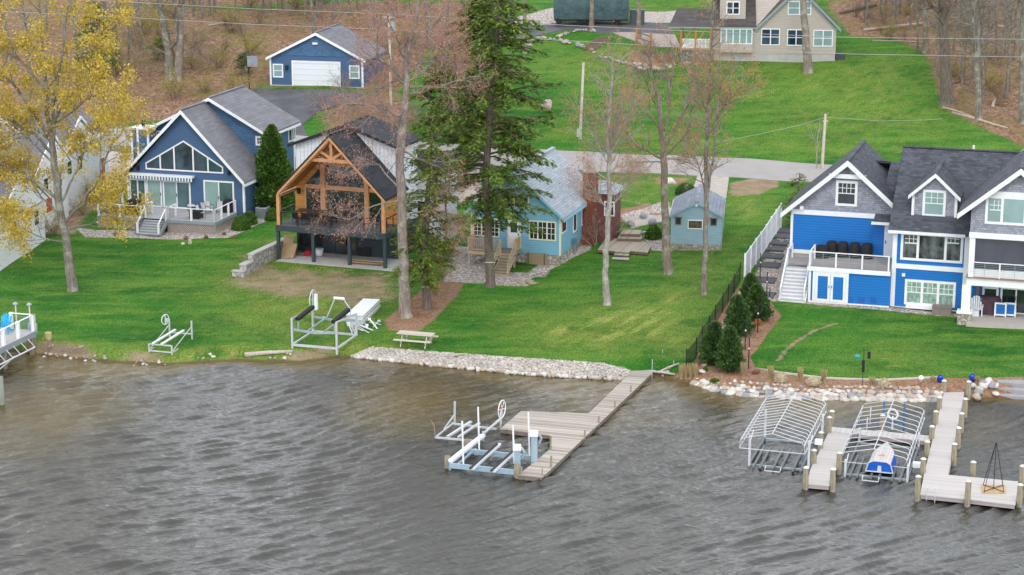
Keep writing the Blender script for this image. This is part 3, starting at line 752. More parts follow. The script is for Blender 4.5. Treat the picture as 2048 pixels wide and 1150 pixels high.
# side windows
y0_, z1_ = F1.s_(*zA(1085, 392), xr2 - .5) if False else (0, 0)
a0, z1_ = F1.f(*zA(1085, 390), yr); a1, z0_ = F1.f(*zA(1135, 458), yr); win(H1, ('f', yr), a0, a1, z0_, z1_, 1, (2, 2, 0), trim=.14)
y0_, zt_ = F1.s_(*zA(1310, 345), xr2 - .5); y1_, zb_ = F1.s_(*zA(1362, 415), xr2 - .5); win(H1, ('s', xr2 - .5), y0_, y1_, zb_, zt_, 2, trim=.1)
a0, z1_ = F1.f(*zA(388, 352), yr); win(H1, ('f', yr), a0, a0 + .9, z1_ - .9, z1_, 1, trim=.12)
m = MB(); vx, vy, vz = None, None, None
p = F1.h(*zA(1047, 168), zp2 - 1.6); m.cyl(p[0], p[1], zp2 - 2.2, zp2 - .9, .07, 8); m.build('vent_pipe', WHITE, H1)
# deck
dk = [zA2(75, 372), zA2(640, 396), zA2(930, 412), zA2(1503, 452), zA2(1862, 300)]
D = [F1.h(*q, FL) for q in dk]
yfl = (D[0][1] + D[1][1]) / 2; yfr = (D[2][1] + D[3][1]) / 2
DBG['deck1'] = D
x0d, x1d, x2d, x3d = D[0][0], D[1][0], D[2][0], D[3][0]
stair_y = yfl + .5
deck = thing('unused', '', '') if False else None
out = [(x0d, -.05), (x0d, yfl), (x1d, yfl), (x1d, yfl + .35), (x2d, yfl + .35), (x2d, yfr), (x3d, yfr), (D[4][0] if D[4][0] > x3d else x3d, -.05)]
out[-1] = (x3d, -.05)
polydeck(H1, out, FL, .06, GDECK)
m = MB(); Tt = .24
m.box(x0d, x1d, yfl - .04, yfl - .001, FL - Tt, FL - .01); m.box(x2d, x3d, yfr - .04, yfr - .001, FL - Tt, FL - .01)
m.box(x3d + .001, x3d + .04, yfr, -.1, FL - Tt, FL - .01); m.box(x0d - .04, x0d - .001, yfl, -.1, FL - Tt, FL - .01); m.box(x2d - .04, x2d - .001, yfr, yfl + .33, FL - Tt, FL - .01)
each(m, 'deck_fascia', GTRIM, H1)
def lattice(p, q, z0, z1, w=.02, s=.16):
    m = MB(); p, q = Vector(p), Vector(q); L = (q - p).length; d = (q - p) / L; H = z1 - z0
    t = -H
    while t < L:
        for sg in (0, 1):
            a0 = max(t, 0); b0 = min(t + H, L)
            if b0 - a0 > .03:
                za, zb2 = (a0 - t), (b0 - t)
                if sg: za, zb2 = H - za, H - zb2
                off = Vector((0, -.012 * sg, 0))
                m.beam(p + d * a0 + off + Vector((0, 0, z0 + za)), p + d * b0 + off + Vector((0, 0, z0 + zb2)), .012, .036, up=(0, 0, 1))
        t += s
    return m
for (p, q) in (((x0d, yfl + .05, 0), (x1d, yfl + .05, 0)), ((x2d, yfr + .05, 0), (x3d, yfr + .05, 0)), ((x3d - .05, yfr + .1, 0), (x3d - .05, -.1, 0))):
    lattice(p, q, -.75, FL - Tt).build('lattice', LATT, H1)
m = MB(); m.box(x0d + .1, x1d, yfl + .2, -.2, -1, FL - .1); m.box(x2d + .1, x3d - .3, yfr + .25, -.2, -1, FL - .1); each(m, 'underdeck_shade_block', BLACK, H1)  # black blocks under the deck, standing in for the shade behind the lattice
ps = lambda a, b, n, z=FL: [(a[0] + (b[0] - a[0]) * i / n, a[1] + (b[1] - a[1]) * i / n, z) for i in range(n + 1)]
railing(H1, [ps((x0d + .1, -.3), (x0d + .1, yfl + 1.3), 1), ps((x0d + .1, yfl + .08), (x1d - .1, yfl + .08), 2), ps((x1d - .1, yfl + .7), (x1d - .1, yfl + 1.9), 1),
             ps((x2d + .1, yfl + 1.5), (x2d + .1, yfr + .08), 1), ps((x2d + .1, yfr + .08), (x3d - .08, yfr + .08), 2), ps((x3d - .08, yfr + .08), (x3d - .08, -.15), 3)], WHITE, BLACK, .95, .14)
sb = F1.h(*zA2(640, 572), -.35); sb2 = F1.h(*zA2(905, 582), -.35)
DBG['st'] = (sb, sb2)
ybot = yfl - 1.15; gzs = F1.gz((x1d + x2d) / 2, ybot) + .05
steps(H1, (x1d, yfl + .35, FL), (x2d, yfl + .35, FL), (x1d, ybot, gzs), (x2d, ybot, gzs), 6, GDECK, GTRIM)
railing(H1, [[(x1d + .12, yfl + .3, FL), (x1d + .12, ybot + .1, gzs)], [(x2d - .1, ybot + .1, gzs), (x2d - .1, yfl + .2, FL - .1)]], WHITE, BLACK, .9, .13, name='stair_railing')

# ================================================================ HOUSE 2: timber-framed gable porch
zB = zc(480, 220, 3.383)
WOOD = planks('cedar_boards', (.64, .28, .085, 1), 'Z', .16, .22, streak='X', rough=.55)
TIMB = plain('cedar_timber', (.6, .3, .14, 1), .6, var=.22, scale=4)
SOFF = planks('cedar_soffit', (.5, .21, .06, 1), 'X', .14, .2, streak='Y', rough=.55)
ROOF2 = shingles('black_roof_shingles', (.035, .038, .045, 1), 'Y', .9, .2, var=.25)
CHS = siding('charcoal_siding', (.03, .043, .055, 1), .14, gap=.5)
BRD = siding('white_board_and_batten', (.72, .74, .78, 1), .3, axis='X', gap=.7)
CDECK = planks('charcoal_deck', (.12, .13, .14, 1), 'X', .14, .15, streak='Y')
F2 = Frame(*zB(264, 1012), 20)
H2 = F2.root('timber_gable_house', 'black roofed house with cedar gable truss porch over a charcoal lower level', 'house')
ft = F2.f(*zB(258, 775)); FL2 = ft[1]                       # deck floor height
e = -.35
xl, zl = F2.f(*zB(243, 548), e); xp, zp = F2.f(*zB(602, 166), e); sl = (zp - zl) / (xp - xl); xr = 2 * xp - xl
xright = F2.f(*zB(985, 1060))[0]
yw = F2.h(*zB(385, 712), FL2)[1]; yw = 2.9
zpb = zp
yr = F2.h(*zB(715, 110), zp)[1]
DBG['H2'] = (FL2, xl, xp, zl, zp, xright, yw, yr)
gable_roof(H2, xl, xp, xr, zl, zp, zl, e, yr + .5, ROOF2, .1)
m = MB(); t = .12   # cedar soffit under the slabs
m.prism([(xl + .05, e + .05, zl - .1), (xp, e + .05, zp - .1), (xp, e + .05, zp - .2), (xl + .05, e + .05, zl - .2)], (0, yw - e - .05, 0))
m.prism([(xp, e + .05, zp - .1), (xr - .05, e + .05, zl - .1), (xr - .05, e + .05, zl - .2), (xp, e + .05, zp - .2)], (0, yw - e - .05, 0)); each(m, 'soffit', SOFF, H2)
rake(H2, xl, xp, xr, zl, zp, zl, e - .001, BLACK, .14, .04)
rake(H2, xl + .08, xp, xr - .08, zl - .1, zp - .16, zl - .1, e + .03, TIMB, .2, .05, name='rake_timber')
# porch back wall
wzl = zp - .22 - (xp - 0) * sl
gable_wall(H2, .0, xright, xp, FL2, zp - .25 - xp * sl, zp - .25, zp - .25 - (xright - xp) * sl, yw, yw + .3, WOOD, 'porch_wall')
m = MB().box(.05, xright, yw, yr + 3.8, -1.5, FL2 - .201); m.build('lower_wall', CHS, H2)
def bx2(name, x0, y0, x1, y1, y, d, mat, par=H2):
    a, z1 = F2.f(*zB(x0, y0), y); b, z0 = F2.f(*zB(x1, y1), y); return MB().box(a, b, y - d, y, z0, z1).build(name, mat, par)
# glass wall
wl0, zt0 = F2.f(*zB(456, 536), yw); wl1, zb0 = F2.f(*zB(850, 700), yw)
xa, xb, xc_, xd, xe = [F2.f(*zB(q, 600), yw)[0] for q in (452, 551, 586, 846, 880)]
zmid = F2.f(*zB(600, 535), yw)[1]; zbot = FL2 + .05; zdoor = F2.f(*zB(500, 545), yw)[1]
g = MB(); g.box(xa, xb, yw - .03, yw - .002, zbot, zmid); wg = g.build('porch_window', GLASS, H2); wg['label'] = 'tall dark glass door left of the post'
g = MB().box(xc_, xd, yw - .03, yw - .002, zbot, zmid).build('porch_window', GLASS, H2)
g = MB().box(xe, xe + (xb - xa), yw - .03, yw - .002, zbot, zmid).build('porch_window', GLASS, H2)
zup = zmid + .3
def ztp(x): return zp - .75 - abs(x - xp) * sl
def cap(x): return min(ztp(x), F2.f(*zB(600, 372), yw)[1])
for (p, q) in ((xa, xb), (xc_, xd), (xe, xe + (xb - xa))):
    xx = [p + (q - p) * i / 8 for i in range(9)]; xx = [x for x in xx if cap(x) > zup + .05]
    if len(xx) > 1: MB().prism([(xx[0], yw - .002, zup), (xx[-1], yw - .002, zup)] + [(x, yw - .002, cap(x)) for x in reversed(xx)], (0, -.03, 0)).build('gable_pane', GLASSB, H2)
m = MB()
for x0, x1 in ((xb + .02, xc_ - .02), (xd + .02, xe - .02)): m.box(x0, x1, yw - .2, yw - .035, FL2, ztp((x0 + x1) / 2) + .1)
m.box(xa - .15, xb, yw - .15, yw - .035, zmid, zup); m.box(xc_, xd, yw - .15, yw - .035, zmid, zup); m.box(xe, xe + (xb - xa) + .1, yw - .15, yw - .035, zmid, zup)
m.box(xa - .15, xa, yw - .1, yw - .002, FL2, zmid); each(m, 'window_timber', TIMB, H2)
# truss and posts
y0t = 0
bc = F2.f(*zB(600, 342), 0)[1]
m = MB(); hx = (zp - .35 - bc) / sl
m.beam((xp - hx, .0, bc), (xp + hx, .0, bc), .22, .24, up=(0, 0, 1))
kz = bc + .12; m.box(xp - .1, xp + .1, -.11, .11, kz, zp - .45)
for sg in (-1, 1): m.beam((xp + sg * .1, 0, kz + .05), (xp + sg * hx * .52, 0, zp - .5 - hx * .52 * sl), .16, .17)
m.beam((xl + .3, 0, zl - .05), (xp, 0, zp - .35), .2, .22); m.beam((xr - .3, 0, zl - .05), (xp, 0, zp - .35), .2, .22)
m.build('roof_truss', TIMB, H2)
for x in (.09, xright - .09):
    MB().box(x - .12, x + .12, -.12, .12, FL2 + .01, zp - .3 - abs(x - xp) * sl).build('timber_post', TIMB, H2)
    MB().box(x - .1, x + .1, .35, yw, zp - .5 - abs(x - xp) * sl, zp - .3 - abs(x - xp) * sl).build('eave_beam', TIMB, H2)
polydeck(H2, [(-.1, -.15), (xright + .1, -.15), (xright + .1, yw), (-.1, yw)], FL2, .05, CDECK)
m = MB(); m.box(-.12, xright + .12, -.2, -.152, FL2 - .42, FL2 - .01); m.box(-.15, -.102, -.15, yw, FL2 - .42, FL2 - .01); m.box(xright + .102, xright + .15, -.15, yw, FL2 - .42, FL2 - .01)
each(m, 'deck_beam', CHAR, H2)
for q in (264, 499, 743, 982):
    x = F2.f(*zB(q, 1000))[0]; MB().box(x - .11, x + .11, -.12, .1, -.9, FL2 - .06).build('deck_post', CHAR, H2)
n = 4; railing(H2, [ps((.0, 2.6), (.0, .02), 1, FL2), ps((.28, -.05), (xright - .3, -.05), 6, FL2), ps((xright, .3), (xright, yw - .3), 2, FL2)], BLACK, BLACK, 1.0, .06, 'cable')
# lower windows and door
def w2(x0, y0, x1, y1, **kw):
    a, z1 = F2.f(*zB(x0, y0), yw); b, z0 = F2.f(*zB(x1, y1), yw); return win(H2, ('f', yw), a, b, z0, z1, fm=BLACK, **kw)
w2(403, 826, 560, 925, cols=2, trim=.06, mull=.05); w2(640, 840, 792, 985, cols=2, trim=.09, mull=.08, name='basement_door')
x, z = F2.f(*zB(402, 545), yw); MB().box(x - .1, x + .1, yw - .2, yw - .002, z - .2, z + .2).build('wall_lamp', BLACK, H2)
# rear wing: wide low gable, white boards, black roof
yq = yr - .3
xp2, zp2 = F2.f(*zB(712, 108), yq); xl2, zl2 = F2.f(*zB(320, 232), yq); sl2 = (zp2 - zl2) / (xp2 - xl2); zp2 += .15
xr2 = F2.f(*zB(1080, 262), yq)[0] ; zr2 = zp2 - (xr2 - xp2) * sl2
yr3 = F2.h(*zB(905, 35), zp2)[1]
DBG['H2b'] = (xp2, zp2, xl2, zl2, xr2, yr3)
gable_roof(H2, xl2, xp2, xr2, zl2, zp2, zr2, yq, yr3, ROOF2, .15, 'rear_roof')
rake(H2, xl2, xp2, xr2, zl2, zp2, zr2, yq, BLACK, .2, .04)
gable_wall(H2, xl2 + .5, xr2 - .3, xp2, FL2 - .2, zl2 - .05, zp2 - .2, zr2 - .05, yr, yr3 - .4, BRD, 'rear_wall')
# right wing behind the trees
yr += 3.4; yr3 += 4
xw1, zw1 = F2.f(*zB(1385, 398), yr + 1.2)
m = MB().box(xr2 - 3, xw1, yr + 1.2, yr3 - 1, -.5, zw1); rw_ = m.build('wing_wall', BRD, H2)
MB().prism([(xr2 - 3, yr + .8, zw1), (xr2 - 3, yr + 3, zw1 + 1.0), (xr2 - 3, yr3 - .6, zw1)], (xw1 - xr2 + 3.4, 0, 0)).build('wing_roof', shingles('black_roof_shingles_across', (.035, .038, .045, 1), 'X', .9, .2, var=.25), H2)
m = MB(); m.tube([(xw1 + .1, yr + .75, zw1), (xw1 + .1, yr + 1.1, zw1 - .5), (xw1 + .1, yr + 1.1, .3)], .06, 6); m.box(xr2 - .2, xw1 + .4, yr + .68, yr + .8, zw1 - .12, zw1 + .05); m.build('gutter', BLACK, H2)
win(H2, ('f', yr + 1.2), xw1 - 2.2, xw1 - 1.1, 1.9, 3.3, 2, fm=BLACK, trim=.07)

# ================================================================ HOUSE 3: light blue cottage
zC = zc(800, 260, 3.193)
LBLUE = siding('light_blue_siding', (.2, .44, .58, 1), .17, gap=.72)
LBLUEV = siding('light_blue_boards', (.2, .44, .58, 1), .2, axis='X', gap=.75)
ROOF3 = shingles('blue_grey_roof_shingles', (.34, .38, .43, 1), 'Y', .9, .18, var=.12)
CREAM = plain('cream_trim', (.68, .66, .5, 1), .5, var=.06)
FSTONE = stone_mat('fieldstone', (.3, .26, .2, 1), (.5, .47, .42, 1), (.2, .18, .15, 1), 3.0)
BRICK = shingles('red_brick', (.25, .075, .05, 1), 'X', .22, .075, wall=True, var=.3)
RED = siding('dark_red_boards', (.17, .06, .06, 1), .2, axis='Y', gap=.6)
TAN = plain('tan_deck_wood', (.46, .36, .24, 1), .75, var=.25, scale=6)
TANP = planks('tan_deck_boards', (.3, .26, .19, 1), 'Y', .14, .25, streak='X')
F3 = Frame(*zC(1024, 868), 17.5)
H3 = F3.root('light_blue_cottage', 'light blue cottage with pale grey roof, white door and fieldstone base', 'house')
e = -.35
xr, zr = F3.f(*zC(1046, 562), e); xl, zl = F3.f(*zC(413, 522), e); ze = (zr + zl) / 2; xp = (xr + xl) / 2; zp = F3.f(*zC(738, 262), e)[1]
xw0 = F3.f(*zC(455, 600))[0]; zfl = F3.f(*zC(728, 760))[1]
yb = F3.h(*zC(990, 112), zp)[1]
DBG['H3'] = (xr, xl, ze, zp, xw0, zfl, yb)
sl = (zp - ze) / (xr - xp)
gable_wall(H3, xw0, 0, xp, .75, zp - .18 - (xp - xw0) * sl, zp - .18, zp - .18 - (0 - xp) * sl, 0, yb - .4, LBLUE)
MB().box(xw0 + .05, -.05, .05, yb - .5, -1.5, .749).build('foundation', FSTONE, H3)
# vertical boards in the gable
zg = F3.f(*zC(720, 548))[1]
MB().prism([(xw0 + .05, -.001, zg), (-.05, -.001, zg), (-.05, -.001, max(zg + .1, zp - .3 - (0 - xp) * sl)), (xp, -.001, zp - .3), (xw0 + .05, -.001, max(zg + .1, zp - .3 - (xp - xw0) * sl))], (0, -.03, 0)).build('gable_boards', LBLUEV, H3)
gable_roof(H3, xl, xp, xr, ze, zp, ze, e, yb, ROOF3)
rake(H3, xl, xp, xr, ze, zp, ze, e, plain('pale_blue_trim', (.26, .5, .62, 1), .5), .2)
m = MB(); m.box(xr - .02, xr + .03, e, yb, ze - .32, ze - .12); m.build('eave_trim', plain('pale_blue_trim2', (.3, .52, .63, 1), .5), H3)
m = MB(); m.box(-.1, .03, -.03, .1, .75, zp - .3 - (0 - xp) * sl); m.box(xw0 - .03, xw0 + .1, -.03, .1, .75, zp - .3 - (xp - xw0) * sl); each(m, 'corner_board', CREAM, H3)
def w3(x0, y0, x1, y1, **kw):
    a, z1 = F3.f(*zC(x0, y0)); b, z0 = F3.f(*zC(x1, y1)); kw.setdefault('fm', CREAM); return win(H3, ('f', 0), a, b, z0, z1, **kw)
w3(466, 557, 636, 686, split=[1, 1.1, 1], grid=(2, 4, 0), trim=.09); w3(824, 575, 997, 710, split=[1, 1.1, 1], grid=(2, 3, 0), trim=.09)
a, z1 = F3.f(*zC(635, 400)); b, z0 = F3.f(*zC(826, 503)); win(H3, ('f', -.03), a, b, z0, z1, 2, fm=CREAM)
a, z1 = F3.f(*zC(684, 565)); b, z0 = F3.f(*zC(772, 757)); zfl = z0
door = MB(); pb(door, ('f', 0), a, a + .1, 0, .07, z0, z1); pb(door, ('f', 0), b - .1, b, 0, .07, z0, z1); pb(door, ('f', 0), a + .1, b - .1, 0, .07, z1 - .1, z1); door = door.build('door_frame', CREAM, H3)
d = MB(); pb(d, ('f', 0), a + .1, b - .1, .002, .05, z0, z1 - .1); d = d.build('door', WHITE, H3)
g = MB(); pb(g, ('f', 0), a + .28, b - .28, .05, .065, z0 + 1.15, z1 - .25); g.build('pane', GLASSB, d); g = MB(); pb(g, ('f', 0), b - .2, b - .15, .05, .1, z0 + .95, z0 + 1.1); g.build('handle', BLACK, d)
for x0, y0, x1, y1 in ((1030, 574, 1062, 650), (1105, 520, 1126, 648), (1159, 484, 1177, 606)):
    p, z1 = F3.s_(*zC(x0, y0 + 6)); q, z0 = F3.s_(*zC(x1, y1 - 8)); win(H3, ('s', 0), p, q, min(z0, z1 - .5), z1, 1, fm=WHITE, trim=.08, name='side_window')
# cellar door, chimney, annex, little deck
a, z1 = F3.f(*zC(812, 783), -.06); b, z0 = F3.f(*zC(936, 922), -.06); MB().box(a, b, -.12, -.002, -1.3, z1).build('cellar_door', planks('old_plywood', (.33, .26, .17, 1), 'X', 1.2, .2, streak='Z'), H3)
yc0, zc0 = F3.s_(*zC(1183, 660), .25); yc1, _ = F3.s_(*zC(1222, 650), .25)
zct = F3.s_(*zC(1190, 270), .25)[1]; DBG['ch3'] = (yc0, yc1, zct)
ych = F3.h(*zC(1202, 700), .4)[1]; ych = yc0
c3 = MB().box(.02, 1.0, ych, ych + .75, -1.2, zct).build('chimney', BRICK, H3)
MB().box(-.03, 1.05, ych - .05, ych + .8, zct + .001, zct + .12).build('chimney_cap', CONC, c3); MB().cyl(.5, ych + .37, zct + .12, zct + .4, .12, 8).build('flue', CONC, c3)
xa1, _ = F3.f(*zC(1352, 560), ych + 1.0); za1 = F3.f(*zC(1400, 415), ych + .6)[1]
an = MB().box(.03, xa1, ych + 1.0, ych + 3.6, -1.5, za1).build('annex_wall', RED, H3)
win(H3, ('f', ych + 1.0), 1.4, 2.2, za1 - 1.7, za1 - .6, 1, fm=WHITE, name='annex_window')
MB().add([(.03, ych + .7, za1), (xa1 + .35, ych + .7, za1 - .02), (xa1 + .35, ych + 4.0, za1 - .02), (.03, ych + 4.0, za1), (.03, ych + 2.2, za1 + .7), (xa1 - .8, ych + 2.3, za1 + .7)],
         [(0, 1, 5, 4), (1, 2, 5), (2, 3, 4, 5), (0, 4, 3), (0, 3, 2, 1)]).build('annex_roof', ROOF3, H3)
# deck: floor from x by the left window to the right of the door
dl = F3.h(*zC(418, 790), zfl - .05); dr_ = F3.h(*zC(738, 775), zfl - .05)
ydk = -1.5
xdl = F3.f(*zC(430, 780), ydk)[0]; xdr = F3.f(*zC(735, 790), ydk)[0]; sx0 = F3.f(*zC(648, 780), ydk)[0]
DBG['dk3'] = (xdl, xdr, sx0, dl, dr_)
polydeck(H3, [(xdl, ydk), (xdr, ydk), (xdr, -.005), (xdl, -.005)], zfl - .05, .06, TANP)
m = MB(); m.box(xdl, xdr, ydk - .04, ydk - .001, zfl - .28, zfl - .06)
for x in (xdl + .1, sx0 - .1, xdr - .1): m.box(x - .06, x + .06, ydk + .05, ydk + .17, -1.6, zfl - .12)
m.build('deck_frame', TAN, H3)
railing(H3, [[(xdl + .06, -.15, zfl - .05), (xdl + .06, ydk + .06, zfl - .05), (sx0 - .12, ydk + .06, zfl - .05)]], TAN, TAN, .95, .09, 'baluster')
MB().box(xdr - .06, xdr - .01, ydk, -.2, zfl + .05, zfl + .95).build('side_panel', plain('orange_deck_wood', (.55, .33, .15, 1), .7, var=.2), H3)
yb3 = ydk - 1.9; gz3 = F3.gz((sx0 + xdr) / 2, yb3)
steps(H3, (sx0, ydk, zfl - .05), (xdr - .05, ydk, zfl - .05), (sx0, yb3, gz3), (xdr - .05, yb3, gz3), 7, TANP, TAN)
m = MB()
for x in (sx0 - .06, xdr + .02):
    m.beam((x, ydk, zfl + .85), (x, yb3 + .1, gz3 + .85), .05, .14); m.beam((x, ydk, zfl + .4), (x, yb3 + .1, gz3 + .42), .04, .12)
    m.box(x - .05, x + .05, ydk - .06, ydk + .04, zfl - .1, zfl + .9); m.box(x - .05, x + .05, yb3 + .05, yb3 + .15, gz3 - .3, gz3 + .92)
m.build('stair_railing', TAN, H3)
m = MB(); yg = F3.s_(*zC(1095, 730))[0]; m.box(.03, .3, yg, yg + .35, 1.0, 1.35); m.tube([(.15, yg + .1, 1.0), (.15, yg + .1, .2)], .03, 5); m.tube([(.15, yg + .3, 1.0), (.15, yg + .9, .9), (.15, yg + .9, .2)], .03, 5)
m.build('gas_meter', plain('teal_meter', (.08, .2, .22, 1), .5), H3)

# ================================================================ SHED
zD = zc(1160, 320, 4.107)
F4 = Frame(*zD(742, 742), 7.6)
SH = F4.root('garden_shed', 'pale blue garden shed with grey roof on a low fieldstone base', 'shed')
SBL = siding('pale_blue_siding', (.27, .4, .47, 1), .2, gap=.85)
xw, _ = F4.f(*zD(1160, 740)); zst = F4.f(*zD(950, 694))[1]; xp, zp = F4.f(*zD(960, 347), -.15); xl, zl = F4.f(*zD(738, 447), -.15); xr, zr = F4.f(*zD(1180, 468), -.15)
zl = (zl + zr) / 2; yb = F4.h(*zD(982, 205), zp)[1]; DBG['shed'] = (xw, zst, xp, zp, xl, zl, xr, yb)
gable_wall(SH, 0, xw, xp, zst, zl - .05, zp - .15, zl - .05, 0, yb - .2, SBL)
MB().box(.0, xw, .02, yb - .2, -.8, zst - .001).build('stone_base', FSTONE, SH)
gable_roof(SH, xl, xp, xr, zl, zp, zl, -.15, yb, shingles('shed_shingles', (.22, .25, .3, 1), 'Y', .9, .18, var=.15), .1); rake(SH, xl, xp, xr, zl, zp, zl, -.15, SBL, .12, .03)
MBR = plain('old_brown_wood', (.16, .11, .08, 1), .8)
for x0, y0, x1, y1 in ((783, 466, 832, 532), (886, 490, 1008, 568), (1072, 474, 1122, 540)):
    a, z1 = F4.f(*zD(x0, y0)); b, z0 = F4.f(*zD(x1, y1)); big = x0 == 886
    win(SH, ('f', 0), a, b, z0, z1, 1, fm=WHITE if big else MBR, trim=.06, pane=glass('shed_glass', (.07, .05, .04, 1), .15, .6, 3) if big else GLASS)
    if not big: MB().box(a - .06, b + .06, -.25, -.051, z1 - .03, z1 + .02).build('window_hood', MBR, SH)
x, z = F4.f(*zD(957, 372)); MB().box(x - .08, x + .08, -.15, -.002, z - .06, z + .08).build('gable_lamp', WHITE, SH)
# ================================================================ RIGHT HOUSE: bright blue with white trim and grey shakes
zE = zc(1500, 260, 3.026); zF = zc(1760, 260, 2.875); zG = zc(1860, 540, 8.213)
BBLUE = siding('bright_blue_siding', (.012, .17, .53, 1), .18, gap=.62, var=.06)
SHAKE = shingles('grey_shake_shingles', (.33, .34, .4, 1), 'X', .2, .15, wall=True, var=.22)
ROOF5Y = shingles('slate_grey_roof', (.075, .082, .1, 1), 'Y', .35, .16, var=.3)
ROOF5X = shingles('slate_grey_roof_across', (.075, .082, .1, 1), 'X', .35, .16, var=.3)
FDECK = planks('brown_grey_composite', (.33, .3, .29, 1), 'Y', .15, .1, streak='X')
F5 = Frame(*zF(68, 1012), 17.2)
H5 = F5.root('bright_blue_house', 'large bright blue house with white trim, grey shake gables and dark slate roofs', 'house')
f5 = F5.f
x1 = f5(*zF(492, 800))[0]                       # right end of the middle section
zeB = (f5(*zF(48, 572), -.4)[1] + f5(*zF(500, 602), -.4)[1]) / 2
zfB = f5(*zF(290, 805))[1]                      # white floor band
# middle section
zrid, yrid = None, None
yrid = 6.2; xa_, zrid = f5(*zF(115, 97), yrid); xb_, z_b = f5(*zF(825, 128), yrid)
zrid = (zrid + z_b) / 2
DBG['H5'] = (x1, zeB, zfB, zrid, xa_, xb_)
xLr = f5(*zF(48, 570), -.4)[0]
MB().box(0, x1, 0, 11.5, -.8, zeB - .15).build('wall', BBLUE, H5)
sB = (zrid - zeB) / (yrid + .4)
m = MB(); t = .15; xRr = x1 + 10
m.prism([(xLr, -.4, zeB), (xLr, yrid, zrid), (xLr, yrid, zrid - t), (xLr, -.4, zeB - t)], (xRr - xLr, 0, 0))
m.prism([(xLr, yrid, zrid), (xLr, 12.6, zeB + .3), (xLr, 12.6, zeB + .15), (xLr, yrid, zrid - t)], (xRr - xLr, 0, 0)); m.build('roof', ROOF5X, H5)
m = MB(); m.beam((xLr, yrid, zrid + .02), (xRr, yrid, zrid + .02), .3, .06); m.build('ridge_cap', ROOF5X, H5)
MB().prism([(.05, .1, zeB - .2), (.05, yrid, zrid - .25), (.05, 12, zeB - .2)], (x1, 0, 0)).build('gable_infill', SHAKE, H5)
m = MB(); m.box(xLr, x1 - .1, -.5, -.402, zeB - .2, zeB - .02); m.build('gutter', WHITE, H5)
m = MB(); m.box(.0, x1, -.05, -.001, zfB - .02, zfB + .3); m.build('floor_band', WHITE, H5)
m = MB(); m.box(0, x1 - .1, -.06, -.002, -.3, .02); m.build('base_trim', WHITE, H5)
m = MB(); m.box(-.12, .16, -.08, .1, -.3, zeB - .2); m.build('corner_board', WHITE, H5)
def w5(Z, x0, y0, x1_, y1, y=0, **kw):
    a, z1 = f5(*Z(x0, y0), y); b, z0 = f5(*Z(x1_, y1), y); kw.setdefault('trim', .16); kw.setdefault('mull', .16); return win(H5, ('f', y), a, b, z0, z1, **kw)
CURT = glass('glass_with_green_curtains', (.25, .36, .3, 1), .12, .35, 5)
w5(zF, 145, 856, 430, 1022, cols=3, grid=(3, 2, 1), rail=True, pane=CURT)
INTER = glass('glass_over_lit_room', (.07, .085, .085, 1), .06, .9, 2.2)
w5(zF, 123, 586, 473, 768, split=[1, 1.85, 1], grid=None, rail=False, pane=INTER)
g = MB()   # upper sash grids of the two narrow lights
for x0, xx in ((146, 217), (386, 455)):
    a, z1 = f5(*zF(x0, 598)); b, zm = f5(*zF(xx, 652)); g.box(a, b, -.06, -.03, zm - .04, zm + .04)
    for i in (1, 2): x = a + (b - a) * i / 3; g.box(x - .02, x + .02, -.05, -.03, zm + .04, z1)
    g.box(a, b, -.045, -.031, (zm + z1) / 2 - .02, (zm + z1) / 2 + .02)
each(g, 'muntin', WHITE, H5)
a, z1 = f5(*zF(150, 1002), -.1); b, z0 = f5(*zF(413, 1036), -.1); MB().box(a, b, -.35, -.065, z0 - .02, z1).build('window_box', WHITE, H5)
x, z = f5(*zF(136, 832)); MB().box(x - .1, x + .1, -.12, -.002, z - .1, z + .1).build('wall_lamp', WHITE, H5)
# dormer
xd0, _ = f5(*zF(186, 400), .9); xd1, zdb = f5(*zF(438, 520), .9); xdp, zdp = f5(*zF(320, 250), .6); xdl, zdl = f5(*zF(163, 376), .6); xdr, zdr = f5(*zF(464, 392), .6)
zde = (zdl + zdr) / 2; ydb = (zdp - zeB) / sB - .4
DBG['dorm'] = (xd0, xd1, zdb, xdp, zdp, xdl, zde, xdr, ydb)
gable_wall(H5, xd0, xd1, xdp, zdb - .8, zde + .05, zdp - .25, zde + .05, .9, ydb + 1, SHAKE, 'dormer_wall')
gable_roof(H5, xdl, xdp, xdr, zde, zdp, zde, .6, ydb + .4, ROOF5Y, .12, 'dormer_roof'); rake(H5, xdl, xdp, xdr, zde, zdp, zde, .6, WHITE, .22, .05, name='dormer_fascia')
m = MB(); m.box(xd0 - .02, xd0 + .15, .82, .899, zdb - .4, zde + .05); m.box(xd1 - .15, xd1 + .02, .82, .899, zdb - .4, zde + .05); each(m, 'corner_board', WHITE, H5)
w5(zF, 249, 342, 374, 502, .9, grid=(3, 2, 1), rail=True, pane=GLASST, name='dormer_window')
p = F5.h(*zF(535, 168), zrid - .8); MB().cyl(p[0], p[1], zrid - 1.6, zrid + .15, .07, 8).build('vent_pipe', WHITE, H5)
